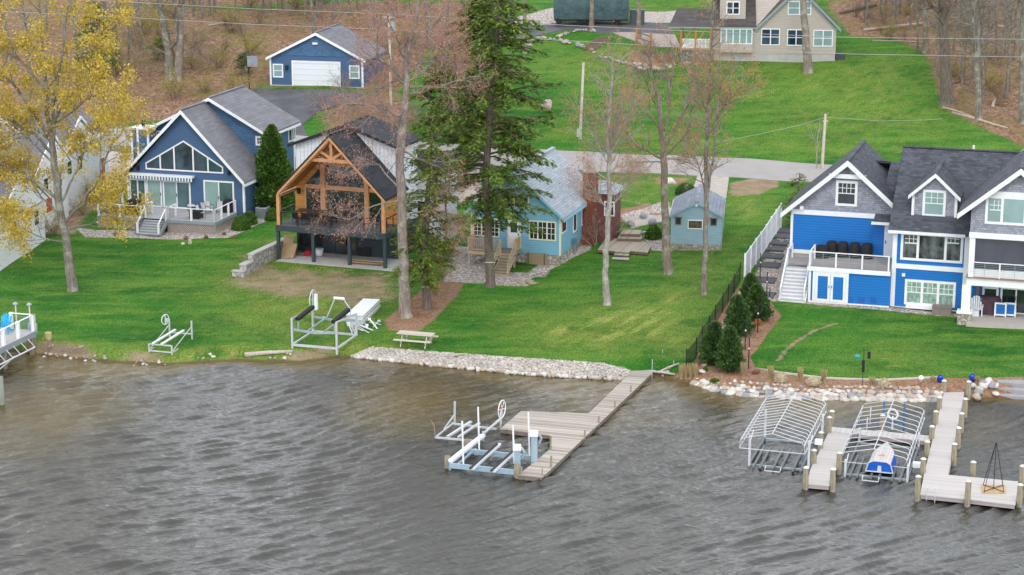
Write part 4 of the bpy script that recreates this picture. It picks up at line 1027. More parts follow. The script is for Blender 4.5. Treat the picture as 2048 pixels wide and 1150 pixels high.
# right section: gable over a screened balcony and an open patio
yC = -2.5
xC0 = f5(*zF(512, 700), yC)[0]; zfC = f5(*zF(600, 850), yC)[1]; zCt = f5(*zF(600, 622), yC)[1]
xg, zg_ = f5(*zF(445, 482), yC - .4); xgp, zgp = f5(*zF(812, 222), yC - .4); xgr = 2 * xgp - xg
ygr = F5.h(*zF(815, 132), zgp)[1]
DBG['C'] = (xC0, zfC, zCt, xg, zg_, xgp, zgp, ygr)
xC1 = 2 * xgp - xC0; sC = (zgp - zg_) / (xgp - xg)
gable_wall(H5, xC0, xC1, xgp, zCt, max(zCt + .1, zgp - .25 - (xgp - xC0) * sC), zgp - .25, max(zCt + .1, zgp - .25 - (xgp - xC0) * sC), yC, 8, SHAKE, 'gable_wall')
gable_roof(H5, xg, xgp, xgr, zg_, zgp, zg_, yC - .4, max(ygr, 5.5), ROOF5Y, .15, 'gable_roof'); rake(H5, xg, xgp, xgr, zg_, zgp, zg_, yC - .4, WHITE, .3, .05)
a, zt = f5(*zF(640, 350), yC); MB().box(a - .2, 2 * xgp - a + .2, yC - .06, yC - .001, zt - .35, zt).build('gable_band', WHITE, H5)
w5(zF, 611, 375, 838, 552, yC, split=[1, 1.6], pane=GLASST, name='gable_window')
g = MB(); a, z1 = f5(*zF(634, 402), yC); b, zm = f5(*zF(704, 462), yC); g.box(a, b, yC - .06, yC - .03, zm - .03, zm + .03)
for i in (1, 2): x = a + (b - a) * i / 3; g.box(x - .018, x + .018, yC - .05, yC - .03, zm + .03, z1)
g.box(a, b, yC - .045, yC - .031, (zm + z1) / 2 - .02, (zm + z1) / 2 + .02); each(g, 'muntin', WHITE, H5)
MB().box(xC0 - .05, xC1, yC - .05, yC - .001, zCt - .02, zCt + .35).build('upper_band', WHITE, H5)
MB().box(xC0 - .05, xC1, yC, .0, zfC - .55, zfC - .06).build('balcony_beam', WHITE, H5)
MB().box(xC0 - .1, xC1, yC - .12, 0, zfC - .055, zfC).build('balcony_floor', plain('brown_decking', (.3, .17, .12, 1), .7), H5)
m = MB(); m.box(xC0, xC0 + .35, yC + .02, yC + .3, zfC + .001, zCt - .021); m.build('balcony_column', WHITE, H5)
MB().box(xC0 + .36, xC1, yC + .25, yC + .3, zfC + .5, zCt - .03).build('balcony_screen', glass('dark_screen', (.05, .055, .075, 1), .25, .3, .4), H5)
MB().box(xC0 + .36, xC1, yC + .2, yC + .32, zfC + .001, zfC + .499).build('balcony_kick_panel', WHITE, H5)
railing(H5, [[(xC0 + .1 + i * 1.85, yC + .02, zfC) for i in range(5)]], WHITE, GALV, 1.0, .09, 'cable', 1, 'balcony_railing')
# column on a stone plinth
xc0, _ = f5(*zF(487, 700), yC); 
cz = f5(*zF(485, 1040), yC)[1]; zst5 = f5(*zF(480, 1100), yC)[1]
cl = MB().box(xC0 - .3, xC0 + .25, yC - .1, yC + .4, cz, zfC - .551).build('porch_column', WHITE, H5)
MB().box(xC0 - .55, xC0 + .42, yC - .35, yC + .55, cz - .12, cz - .001).build('plinth_cap', WHITE, cl)
MB().box(xC0 - .48, xC0 + .35, yC - .3, yC + .5, -1.2, cz - .121).build('stone_plinth', FSTONE, cl)
MB().box(xC0 - .2, xC0 + .12, yC + .05, .0, zfC + .0, zg_ + .2 if False else zCt).build('side_wall', SHAKE, H5) if False else None
MB().box(x1 - .14, x1 + .3, -.06, .3, -.3, zeB - .16).build('corner_board', WHITE, H5)
MB().box(x1 + .301, xC1, .0, .3, -.3, zfC - .56).build('patio_wall', BBLUE, H5)
MB().box(x1 + .31, xC1, .05, 8, zfC - .05, zCt - .03).build('balcony_wall', plain('balcony_blue_grey', (.1, .13, .18, 1), .6), H5)
pa = F5.gz(x1 + 2, -1.5); 
MB().box(xC0 + .1, xC1 + 2, yC - .55, -.001, -1.2, .08).build('patio', plain('patio_concrete', (.42, .38, .34, 1), .9, var=.1), H5)
def w5b(x0, y0, x1_, y1, **kw):
    a, z1 = f5(*zG(x0, y0)); b, z0 = f5(*zG(x1_, y1)); return a, b, max(z0, .1), min(z1, zfC - .6)
a, b, z0, z1 = w5b(865, 265, 1115, 560); win(H5, ('f', 0), a, b, .6, z1, 1, trim=.14, name='patio_window')
a, b, z0, z1 = w5b(1165, 275, 1660, 640); slidedoor(H5, ('f', 0), a, b, .1, z1, [GLASS], 2)
MB().box(xC0 + .45, xC0 + .65, -.5, -.1, .08, zfC - .6).build('brown_shutter', MBR, H5)
# lower deck room between the middle section and the garage wing
yS = -.45
xs0, zs1 = f5(*zE(362, 812), yS); xs1 = -.13
zdk = f5(*zE(600, 838), yS)[1]; zg0 = f5(*zE(365, 1040), yS)[1]
yA = F5.h(*zE(500, 742), zdk)[1] - .0
DBG['S'] = (xs0, zdk, zg0, yA)
MB().box(xs0, xs1, yS, yA - .02, -1.0, zdk - .3).build('storage_room', BBLUE, H5)
polydeck(H5, [(xs0 - .1, yS - .1), (xs1, yS - .1), (xs1, yA), (xs0 - .1, yA)], zdk, .06, FDECK)
m = MB(); m.box(xs0 - .12, xs1, yS - .14, yS - .101, zdk - .3, zdk - .01); m.box(xs0 - .15, xs0 - .101, yS - .1, yA, zdk - .3, zdk - .01); each(m, 'deck_fascia', WHITE, H5)
m = MB(); m.box(xs0 - .05, xs0 + .12, yS - .05, yS + .1, -1, zdk - .31); m.box(xs0 + .13, xs1, yS - .05, yS - .002, -.4, zg0 + .1); each(m, 'white_trim', WHITE, H5)
# double doors
a, z1 = f5(*zE(383, 845), yS); b, z0 = f5(*zE(592, 1052), yS); z0 = zg0 + .12
fr = MB(); fr.box(a, a + .16, yS - .1, yS - .051, z0, z1); fr.box(b - .16, b, yS - .1, yS - .051, z0, z1); fr.box(a + .16, b - .16, yS - .1, yS - .051, z1 - .2, z1); fr = fr.build('door_frame', WHITE, H5)
mid = (a + b) / 2
for p, q in ((a + .17, mid - .01), (mid + .01, b - .17)):
    d = MB().frame(p, q, z0, z1 - .2, yS - .09, yS - .06, .17).build('storage_door', WHITE, H5)
    MB().box(p + .17, q - .17, yS - .075, yS - .062, z0 + .17, z1 - .37).build('door_panel', BBLUE, d)
    hx = q - .08 if p < mid - .5 else p + .08; MB().box(hx - .02, hx + .02, yS - .14, yS - .091, z0 + .95, z0 + 1.1).build('handle', BLACK, d)
VENT = plain('blue_vent', (.01, .12, .42, 1), .6)
for i in range(3):
    x, z = f5(*zE(602 + 73 * i, 1028), yS); MB().box(x - .2, x + .2, yS - .03, yS - .002, z - .2, z + .2).build('foundation_vent', VENT, H5)
railing(H5, [ps((xs0, yS), (xs1 - .15, yS), 3, zdk), ps((xs0, yS + .35), (xs0, yA - 2.3), 1, zdk)], WHITE, GALV, 1.0, .1, 'cable', 1, 'deck_railing')
# garage wing
xA0, zAb = f5(*zE(243, 740), yA); xA1 = f5(*zE(757, 520), yA)[0]; zAw = f5(*zE(500, 490), yA)[1]
e = yA - .5
xl, zl = f5(*zE(185, 502), e); xp, zp = f5(*zE(592, 184), e); xr, zr = f5(*zE(858, 443), e); sA = (zp - zl) / (xp - xl)
xr = xp + (zp - zl) / sA * 1.0; zr = zl
yAr = F5.h(*zE(690, 62), zp)[1]
DBG['A'] = (xA0, zAb, xA1, zAw, xl, zl, xp, zp, xr, yAr, yA)
MB().box(xA0, xA1, yA, yAr - .4, zAb, zAw).build('garage_wall', BBLUE, H5)
MB().box(xA0 + .03, xA1, yA + .03, yAr - .45, -1.2, zAb - .001).build('garage_foundation', CONC, H5)
xg0 = xp - (xr - xp) + .5
gable_wall(H5, xA0, 2 * xp - xA0, xp, zAw + .001, zp - .3 - (xp - xA0) * sA, zp - .3, zp - .3 - (xp - xA0) * sA, yA, yAr - .4, SHAKE, 'garage_gable')
gable_roof(H5, xl, xp, xr, zl, zp, zl, e, yAr, ROOF5Y, .15, 'garage_roof'); rake(H5, xl, xp, xr, zl, zp, zl, e, WHITE, .32)
m = MB(); m.box(xA0, xA1 + .05, yA - .05, yA - .001, zAw - .35, zAw - .02); m.box(xA0 + .1, xA1, yA - .05, yA - .001, zAb - .02, zAb + .25)
m.box(xA0 - .03, xA0 + .14, yA - .07, yA + .1, zAb + .251, zAw - .36); each(m, 'white_trim', WHITE, H5)
zz = f5(*zE(590, 272), e)[1]; hw = (zp - zz) / sA - .1; MB().box(xp - hw - .2, xp + hw + .2, yA - .3, yA - .25, zz - .3, zz).build('gable_tie', WHITE, H5)
w5(zE, 522, 303, 647, 464, yA, grid=(4, 2, 1), rail=True, trim=.17, name='garage_window')
x, z = f5(*zE(316, 468), yA); MB().box(x - .12, x + .12, yA - .3, yA - .06, z - .1, z + .12).build('flood_light', WHITE, H5)
# connector between garage wing and middle section with its small porch roof and white door
zc1 = f5(*zE(790, 200), yA + 4.5)[1]
MB().box(xA1, .5, yA + .5, yA + 7, -.5, zeB).build('connector_wall', BBLUE, H5)
yc = yA + .9
m = MB(); zc_e = zeB + .5
m.prism([(xA1 + .3, yc + 1.0, zAw + 1.2), (xA1 + .3, yc + 4.5, zc1), (xA1 + .3, yc + 4.5, zc1 - .15), (xA1 + .3, yc + 1.0, zAw + 1.05)], (1.2 - xA1, 0, 0)); m.prism([(xA1 - 1, yc + 4.5, zc1), (xA1 - 1, yc + 8, zAw + 1.2), (xA1 - 1, yc + 8, zAw + 1.0), (xA1 - 1, yc + 4.5, zc1 - .15)], (2 - xA1, 0, 0)); m.build('connector_roof', ROOF5X, H5)
pz1 = f5(*zE(800, 482), yA)[1]; pz0 = f5(*zE(800, 556), yA - 1.0)[1]
MB().prism([(xA1 + .02, yA - 1.0, pz0), (xA1 + .02, yA + 1.9, pz1 + .35), (xA1 + .02, yA + 1.9, pz1 + .2), (xA1 + .02, yA - 1.0, pz0 - .12)], (-xA1 - .2, 0, 0)).build('porch_roof', ROOF5X, H5)
MB().box(xA1 - .1, -.14, yA - 1.1, yA - 1.002, pz0 - .2, pz0 - .02).build('porch_gutter', WHITE, H5)
dd = MB().box(-1.1, -.15, yA - .3, yA - .1, zdk, pz0 - .13).build('entry_door', WHITE, H5); MB().box(-1.02, -.97, yA - .38, yA - .301, zdk + .95, zdk + 1.15).build('handle', BLACK, dd)
MB().box(xA1, -1.11, yA - .2, yA + .6, zdk, pz0 - .13).build('entry_wall', BBLUE, H5)
# stairs down the left end of the deck
sx1 = xs0 - .12; sx0 = f5(*zE(212, 830), yA - 2.0)[0]; sx0 = sx1 - 1.75
yst0 = yA - 2.1; q = F5.h(*zE(245, 1018), F5.gz(sx1, -.8)); yst1 = -.95; gs = F5.gz(sx1 - .8, yst1)
DBG['st5'] = (sx0, sx1, q, gs)
zld = zdk - .45
polydeck(H5, [(sx0, yst0), (sx1 - .05, yst0), (sx1 - .05, yA - .02), (sx0, yA - .02)], zld, .08, FDECK, 'stair_landing')
steps(H5, (sx0, yst0, zld), (sx1 - .05, yst0, zld), (sx0, yst1, gs), (sx1 - .05, yst1, gs), 10, plain('grey_tread', (.5, .5, .52, 1), .6), WHITE)
railing(H5, [[(sx0 + .05, yA - .3, zld), (sx0 + .05, yst0, zld)]], WHITE, GALV, 1.0, .1, 'cable', name='landing_railing')
railing(H5, [[(sx0 + .05, yst0 - .15, zld - .1), (sx0 + .05, yst1 + .1, gs)], [(sx1 - .12, yst0 - .05, zld - .05), (sx1 - .12, yst1 + .1, gs)]], WHITE, GALV, .95, .1, 'cable', name='stair_railing')

# ================================================================ GARAGE on the hill
zH = zc(512, 0, 3.834)
F6 = Frame(*zH(112, 655), 12)
GA = F6.root('detached_garage', 'dark blue detached garage with wide white overhead door and asphalt drive', 'garage')
x1 = F6.f(*zH(822, 662))[0]; xl, zl = F6.f(*zH(74, 442), -.3); xp, zp = F6.f(*zH(455, 250), -.3); xr, zr = F6.f(*zH(838, 462), -.3); zl = (zl + zr) / 2
yb = F6.h(*zH(612, 180), zp)[1]; DBG['ga'] = (x1, xl, zl, xp, zp, xr, yb)
sG = (zp - zl) / (xp - xl)
gable_wall(GA, 0, x1, xp, .1, zl - .0 + (0 - xl) * sG - .25, zp - .2, zl + (xr - x1) * sG - .25, 0, yb - .3, BLUE1)
zs = F6.f(*zH(450, 430))[1]
MB().prism([(.05, -.001, zs), (x1 - .05, -.001, zs), (xp, -.001, zp - .3)], (0, -.04, 0)).build('gable_shakes', BLUE1S, GA)
MB().box(-.05, x1 + .05, -.05, yb - .2, -1.5, .099).build('foundation', CONC, GA)
gable_roof(GA, xl, xp, xr, zl, zp, zl, -.3, yb, ROOF1); rake(GA, xl, xp, xr, zl, zp, zl, -.3, WHITE, .22)
m = MB(); m.box(-.03, .14, -.04, .1, .1, zl); m.box(x1 - .14, x1 + .03, -.04, .1, .1, zl); each(m, 'corner_board', WHITE, GA)
a, z1 = F6.f(*zH(273, 463)); b, z0 = F6.f(*zH(652, 682)); z0 = .0
fr = MB(); fr.box(a, a + .14, -.08, -.002, z0, z1); fr.box(b - .14, b, -.08, -.002, z0, z1); fr.box(a + .14, b - .14, -.08, -.002, z1 - .16, z1); fr.build('door_frame', WHITE, GA)
MB().box(a + .14, b - .14, -.05, -.002, z0, z1 - .16).build('garage_door', siding('white_door_panels', (.72, .76, .79, 1), .55, gap=.82, var=.02), GA)
for x0, y0, xx, y1 in ((128, 488, 211, 595), (714, 500, 796, 606)):
    p, z1 = F6.f(*zH(x0, y0)); q, z0 = F6.f(*zH(xx, y1)); win(GA, ('f', 0), p, q, z0, z1, 1, rail=True, pane=GLASST, trim=.13)
x, z = F6.f(*zH(238, 515)); MB().box(x - .12, x + .12, -.25, -.002, z - .25, z + .2).build('wall_lamp', BLACK, GA)
x, z = F6.f(*zH(457, 333)); m = MB(); m.box(x - .25, x + .25, -.25, -.05, z - .08, z + .1); m.build('flood_light', WHITE, GA)

# ================================================================ BEIGE HOUSE at the top of the lawn
zI = zc(1024, 0, 3.834); zJ = zc(1536, 0, 3.834)
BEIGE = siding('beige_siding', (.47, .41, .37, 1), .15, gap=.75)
ROOF7 = shingles('brown_roof_shingles', (.085, .075, .072, 1), 'X', .9, .2, var=.2); ROOF7Y = shingles('brown_roof_shingles_side', (.1, .085, .07, 1), 'Y', .9, .2, var=.2)
SAGE = plain('sage_trim', (.22, .3, .3, 1), .6); LOG = plain('varnished_log', (.42, .19, .06, 1), .5, var=.3, scale=4)
F7 = Frame(*zI(1545, 462), 4)
H7 = F7.root('beige_house', 'beige gabled house with brown roof and a log porch at the top of the lawn', 'house')
f7 = F7.f
x1 = f7(*zJ(515, 470))[0]; zf = f7(*zJ(200, 415))[1]
zL = f7(*zI(1865, 212), -.3)[1]; xgl = f7(*zI(1865, 212), -.3)[0]; xgr, zR = f7(*zJ(560, 222), -.3); xq, zq = f7(*zJ(345, 0), -.3)
sg = (zq - zR) / (xgr - xq); xgp = (xgl + xgr) / 2; zgp = zR + (xgr - xgp) * sg
zeW = f7(*zI(1600, 200), -.3)[1]
DBG['H7'] = (x1, zf, zL, zR, xgl, xgr, xgp, zgp, zeW)
MB().box(.0, x1 - .03, .03, 9, -1.5, zf - .001).build('foundation', CONC, H7)
gable_wall(H7, f7(*zI(1863, 300))[0], x1, xgp, zf, zR - .0, zgp - .3, zR - .0, 0, 9, BEIGE, 'gable_wall')
MB().box(0, f7(*zI(1863, 300))[0] - .001, 0, 8, zf, zeW - .1).build('wall', BEIGE, H7)
gable_roof(H7, xgl, xgp, xgr, zR, zgp, zR, -.3, 9.5, ROOF7Y, .2, 'gable_roof'); rake(H7, xgl, xgp, xgr, zR, zgp, zR, -.3, SAGE, .28)
yp, zpp = 4.5, zeW + 4.3
xpl, zpl = f7(*zI(1200, 190), -.9)
# porch and main roof
m = MB(); m.prism([(xpl, -1.0, zeW), (xpl + .9, 3.2, zeW + 1.35), (xpl + .9, 3.2, zeW + 1.2), (xpl, -1.0, zeW - .12)], (0 - xpl + .2, 0, 0)); m.build('porch_roof', ROOF7, H7)
m = MB(); m.prism([(.0, -.3, zeW + .02), (.0, yp, zpp), (.0, yp, zpp - .15), (.0, -.3, zeW - .13)], (xgl + .1, 0, 0)); m.prism([(.0, yp, zpp), (.0, 9.5, zeW), (.0, 9.5, zeW - .15), (.0, yp, zpp - .15)], (xgp, 0, 0)); m.build('main_roof', ROOF7, H7)
MB().prism([(.03, .0, zeW - .1), (.03, yp, zpp - .2), (.03, 9, zeW - .1)], (xgp - .5, 0, 0)).build('end_gable', BEIGE, H7)
MB().box(xpl, xgl, -1.12 if False else -1.08, -1.002, zeW - .16, zeW - .02).build('porch_fascia', SAGE, H7)
# tower dormer
a, zt = f7(*zI(1598, 10), .4); b, zb = f7(*zI(1790, 158), .4)
MB().box(a, b, .4, 4.5, zb - .4, zb + 4.2).build('dormer_wall', BEIGE, H7)
MB().prism([(a - .4, -.1, zb + 4.0), (b + .4, -.1, zb + 4.0), (b + .4, -.1, zb + 4.2), ((a + b) / 2, -.1, zb + 5.6), (a - .4, -.1, zb + 4.2)], (0, 5, 0)).build('dormer_roof', ROOF7Y, H7)
p, z1 = f7(*zI(1645, 10), .4); q, z0 = f7(*zI(1745, 113), .4); win(H7, ('f', .4), p, q, z0, z1, 2, trim=.1, rail=True, pane=GLASSB, name='dormer_window')
# windows
def w7(Z, x0, y0, x2, y1, **kw):
    p, z1 = f7(*Z(x0, y0)); q, z0 = f7(*Z(x2, y1)); kw.setdefault('pane', GLASSB); return win(H7, ('f', 0), p, q, z0, z1, trim=.09, **kw)
pl = [GLASSB, GLASST]
p, z1 = f7(*zI(1600, 218), -.5); q, z0 = f7(*zI(1842, 340), -.5)
win(H7, ('f', -.5), p, q, z0, z1, split=[1, 1.3, 1.3, 1.3, 1], trim=.1, pane=GLASST, name='bay_window'); MB().box(p, q, -.499, -.001, f7(*zI(1700, 402), -.5)[1], z1 + .05).build('bay', BEIGE, H7)
w7(zI, 1912, 218, 2052, 348, cols=2, rail=True); w7(zJ, 148, 224, 283, 351, cols=2, rail=True); w7(zJ, 349, 229, 495, 357, cols=2, rail=True, pane=GLASST); w7(zJ, 154, 8, 330, 115, cols=2, rail=True, pane=GLASST)
# log porch
zpf = f7(*zI(1400, 375), -.9)[1]
xp0 = f7(*zI(1284, 300), -.9)[0]
MB().box(xp0, 0, -.9, 2.5, zpf - .12, zpf).build('porch_floor', LOG, H7)
MB().box(xp0, 0, -.85, 2.4, -1, zpf - .121).build('porch_skirt', plain('green_lattice', (.06, .12, .11, 1), .8), H7)
for q in (1298, 1408, 1524):
    x = f7(*zI(q, 300), -.9)[0]; MB().cyl(x, -.75, zpf, zeW - .1, .14, 8).build('log_post', LOG, H7)
xm = f7(*zI(1408, 300), -.9)[0]
MB().cyl(xp0 + .3, 2.2, zpf, zeW + .6, .16, 8).build('log_post', LOG, H7)
for x0, x2 in ((xp0 + .15, xm - .15), (xm + .15, -.15)):
    m = MB(); m.beam((x0, -.82, zpf + .95), (x2, -.82, zpf + .95), .08, .07); m.beam((x0, -.82, zpf + .1), (x2, -.82, zpf + .1), .06, .06); n = 11
    for i in range(n + 1): x = x0 + (x2 - x0) * i / n; m.box(x - .035, x + .035, -.85, -.79, zpf + .14, zpf + .91)
    m.build('porch_railing', WHITE, H7)
for x in (xp0 + .2, xm): MB().beam((x + .2, -.7, zeW - 1.5), (x + .95, -.7, zeW - .3), .12).build('log_brace', LOG, H7)
m = MB(); m.box(x1 + .1, x1 + 1.0, .3, 1.2, -1, .75); m.build('heat_pump', plain('dark_unit', (.05, .06, .06, 1), .6), H7)

# ================================================================ WHITE HOUSE at the left edge
zK = zc(0, 180, 3.832)
WSID = siding('white_siding', (.82, .83, .86, 1), .13, gap=.85)
ROOF8 = shingles('grey_roof_shingles_left', (.16, .16, .18, 1), 'Y', .9, .2, var=.15); ROOF8X = shingles('grey_roof_shingles_left_across', (.16, .16, .18, 1), 'X', .9, .2, var=.15)
RDOOR = plain('rust_red_door', (.42, .1, .04, 1), .5)
F8 = Frame(*zK(838, 702), 10)
H8 = F8.root('white_house', 'white sided house with grey roofs behind the yellow maple at the left edge', 'house')
s8 = lambda x, y, X=0: F8.s_(*zK(x, y), X)
ze = s8(828, 290)[1]; yN = s8(0, 1130)[0]
DBG['H8'] = (ze, yN, s8(640, 800)[0], s8(340, 900)[0])
yM = s8(450, 900)[0]
# rear two-storey block, its long wall facing right
MB().box(-9, 0, yM, .0, -2.5, ze).build('wall', WSID, H8)
# roof of that block: ridge parallel to the long wall
zr8 = ze + 2.6
m = MB(); m.prism([(.4, yM - .4, ze - .1), (-4.5, yM - .4, zr8), (-4.5, yM - .4, zr8 - .16), (.4, yM - .4, ze - .26)], (0, -yM + .8, 0)); m.prism([(-4.5, yM - .4, zr8), (-9.4, yM - .4, ze - .1), (-9.4, yM - .4, ze - .26), (-4.5, yM - .4, zr8 - .16)], (0, -yM + .8, 0)); m.build('roof', ROOF8, H8)
MB().prism([(0, yM, ze), (-4.5, yM, zr8 - .2), (-9, yM, ze)], (0, -yM, 0)).build('end_gable', WSID, H8)
m = MB(); m.beam((.42, yM - .4, ze - .12), (.42, .4, ze - .12), .08, .2); m.beam((.4, yM - .44, ze - .1), (-4.5, yM - .44, zr8 - .05), .06, .24); m.beam((-4.5, yM - .44, zr8 - .05), (-9.4, yM - .44, ze - .1), .06, .24); each(m, 'fascia', WHITE, H8)
# cross gable facing right
ya = s8(700, 290)[0]; yb8 = s8(470, 250)[0]; yc8 = (ya + yb8) / 2
MB().prism([(.3, yb8 - .3, ze - .05), (.3, yc8, ze + 2.0), (.3, ya + .3, ze - .05)], (-4.6, 0, 0)).build('cross_gable_roof', ROOF8X, H8)
MB().prism([(.31, yb8 + .1, ze - .1), (.31, yc8, ze + 1.6), (.31, ya - .1, ze - .1)], (.03, 0, 0)).build('cross_gable_wall', WSID, H8)
m = MB(); m.beam((.36, yb8 - .3, ze - .1), (.36, yc8, ze + 1.95), .1, .2); m.beam((.36, ya + .3, ze - .1), (.36, yc8, ze + 1.95), .1, .2); each(m, 'gable_trim', WHITE, H8)
def w8(x0, y0, x2, y1, X=0, **kw):
    p, z1 = s8(x0, y0, X); q, z0 = s8(x2, y1, X); p, q = min(p, q), max(p, q); q = max(q, p + .8); return win(H8, ('s', X), p, q, min(z0, z1 - .8), z1, trim=.1, **kw)
w8(525, 300, 550, 375); w8(568, 300, 600, 395); w8(612, 290, 637, 345); w8(765, 520, 812, 715, fm=WHITE, pane=RDOOR, name='side_door'); w8(270, 490, 318, 540, cols=2); w8(165, 520, 195, 600)
# front one-and-a-half storey block stepping towards the lake
zl8 = s8(330, 700, 1.2)[1]; y2 = s8(330, 900, 1.2)[0]
ze3 = s8(200, 600, .8)[1]
MB().box(-9, .8, yM - 6.5, yM - .001, -3, ze3 - .6).build('front_wall', WSID, H8)
ym = yM - 3.2; zt3 = ze3 + 1.9
MB().prism([(1.2, yM - 6.9, ze3 - .7), (1.2, ym, zt3), (1.2, yM + .1, ze3 - .7)], (-10.4, 0, 0)).build('front_roof', ROOF8X, H8)
MB().prism([(1.21, yM - 6.5, ze3 - .75), (1.21, ym, zt3 - .35), (1.21, yM - .2, ze3 - .75)], (.03, 0, 0)).build('front_gable', WSID, H8)
m = MB(); m.beam((1.26, yM - 6.9, ze3 - .75), (1.26, ym, zt3 - .05), .1, .22); m.beam((1.26, yM + .1, ze3 - .75), (1.26, ym, zt3 - .05), .1, .22); each(m, 'gable_trim', WHITE, H8)
p8 = s8(340, 780, .8); q8 = s8(405, 930, .8); win(H8, ('s', .8), p8[0], max(q8[0], p8[0] + 1.2), q8[1] if q8[1] < p8[1] - 1 else p8[1] - 2.1, p8[1], pane=RDOOR, fm=WHITE, trim=.1, name='front_door')
MB().box(-8, 1.6, yM - 15, yM - 6.51, -3, ze3 - 2.2).build('garage_block', WSID, H8)
ym2 = yM - 10.7
MB().prism([(2.0, yM - 15.4, ze3 - 2.3), (2.0, ym2, ze3 + .6), (2.0, yM - 6.2, ze3 - 2.3)], (-10.5, 0, 0)).build('garage_block_roof', ROOF8X, H8)
MB().prism([(2.01, yM - 15, ze3 - 2.35), (2.01, ym2, ze3 + .25), (2.01, yM - 6.6, ze3 - 2.35)], (.03, 0, 0)).build('garage_gable', WSID, H8)
m = MB(); m.beam((2.06, yM - 15.4, ze3 - 2.35), (2.06, ym2, ze3 + .55), .1, .22); m.beam((2.06, yM - 6.2, ze3 - 2.35), (2.06, ym2, ze3 + .55), .1, .22); each(m, 'gable_trim', WHITE, H8)
for (y_, z_, X_) in ((yM - 2.0, ze3 - 2.6, .8), (yM - 4.6, ze3 - 2.6, .8), (yM - 8.5, ze3 - 4.2, 1.6), (yM - 12.5, ze3 - 4.2, 1.6), (yM + 2.0, ze - 2.4, 0), (yM + 4.2, ze - 2.4, 0)):
    win(H8, ('s', X_), y_, y_ + 1.0, z_, z_ + 1.3, 1, rail=True, trim=.1)
# ================================================================ docks
zM = zc(840, 700, 3.938); zN = zc(1460, 740, 3.483); zP = zc(1480, 740, 4.792); zQ = zc(0, 560, 3.8325); zR_ = zc(560, 560, 7.1875); zS = zc(0, 600, 5.227)
COMP = planks('beige_composite_boards', (.47, .435, .415, 1), 'Y', .14, .1, streak='X', gap=.8); COMPF = plain('mauve_dock_fascia', (.36, .31, .32, 1), .7, var=.1)
CAPM = plain('pale_pile_cap', (.62, .6, .55, 1), .6)
def dock(name, label, Z, pts, z, mat, fmat, t=.24, rot=17, trim=True):
    P = [onz(*Z(*p), z) for p in pts]; o = P[0]; r = R(rot); c, s = math.cos(r), math.sin(r)
    L = [((p.x - o.x) * c - (p.y - o.y) * s, (p.x - o.x) * s + (p.y - o.y) * c) for p in P]
    root = thing(name, label, 'dock', (o.x, o.y, z), -r)
    MB().prism([(x, y, -.05) for x, y in L], (0, 0, .05)).build('decking', mat, root)
    ar = sum(L[i][0] * L[(i + 1) % len(L)][1] - L[(i + 1) % len(L)][0] * L[i][1] for i in range(len(L)))
    cx, cy = sum(p[0] for p in L) / len(L), sum(p[1] for p in L) / len(L)
    MB().prism([(x + (.03 if x < cx else -.03), y + (.03 if y < cy else -.03), -t) for x, y in L], (0, 0, t - .051)).build('frame', fmat, root)
    return root, L
WD = planks('silvered_dock_planks', (.37, .325, .285, 1), 'Y', .145, .38, streak='X'); WDF = plain('dark_wet_timber', (.2, .16, .13, 1), .8, var=.3)
dock('wooden_dock', 'long silvered wooden dock with square platform bending out from the stone shore', zM,
     [(1750, 88), (1905, 108), (962, 1003), (775, 983), (1040, 770), (1020, 668), (632, 620), (795, 480), (1330, 497)], .26, WD, WDF, .26)
dock('composite_dock', 'short beige dock between the two canopy frames', zN, [(690, 428), (838, 445), (735, 702), (692, 806), (538, 793), (560, 690)], .32, COMP, COMPF)
dock('composite_dock', 'narrow beige crosswalk joining the two composite docks', zN, [(706, 396), (1402, 458), (1388, 496), (838, 443), (700, 428)], .32, planks('beige_cross_boards', (.5, .47, .45, 1), 'X', .28, .06, streak='Y', gap=.6), COMPF)
dock('composite_dock', 'long beige L shaped dock with a wide end platform at the right', zN, [(1505, 98), (1642, 105), (1519, 730), (2008, 776), (1988, 938), (1660, 900), (1325, 866), (1350, 735)], .32, COMP, COMPF)
def pile(name, label, cat, x, yt, yb, Z, r, group, cap=True, mat=PILE, base_z=0.0):
    b = onz(*Z(x, yb), base_z); t = atY(*Z(x, yt), b.y); h = t.z - b.z
    root = thing(name, label, cat, (b.x, b.y, b.z), 0, group)
    MB().tube([(0, 0, -2.2), (0, 0, 0), (.01, 0, h)], [r * 1.05, r, r * .95], 10).build('post', mat, root, True)
    if cap: MB().tube([(.01, 0, h), (.01, 0, h + .07)], [r * 1.04, r * .45], 10).build('cap', CAPM, root)
    return root
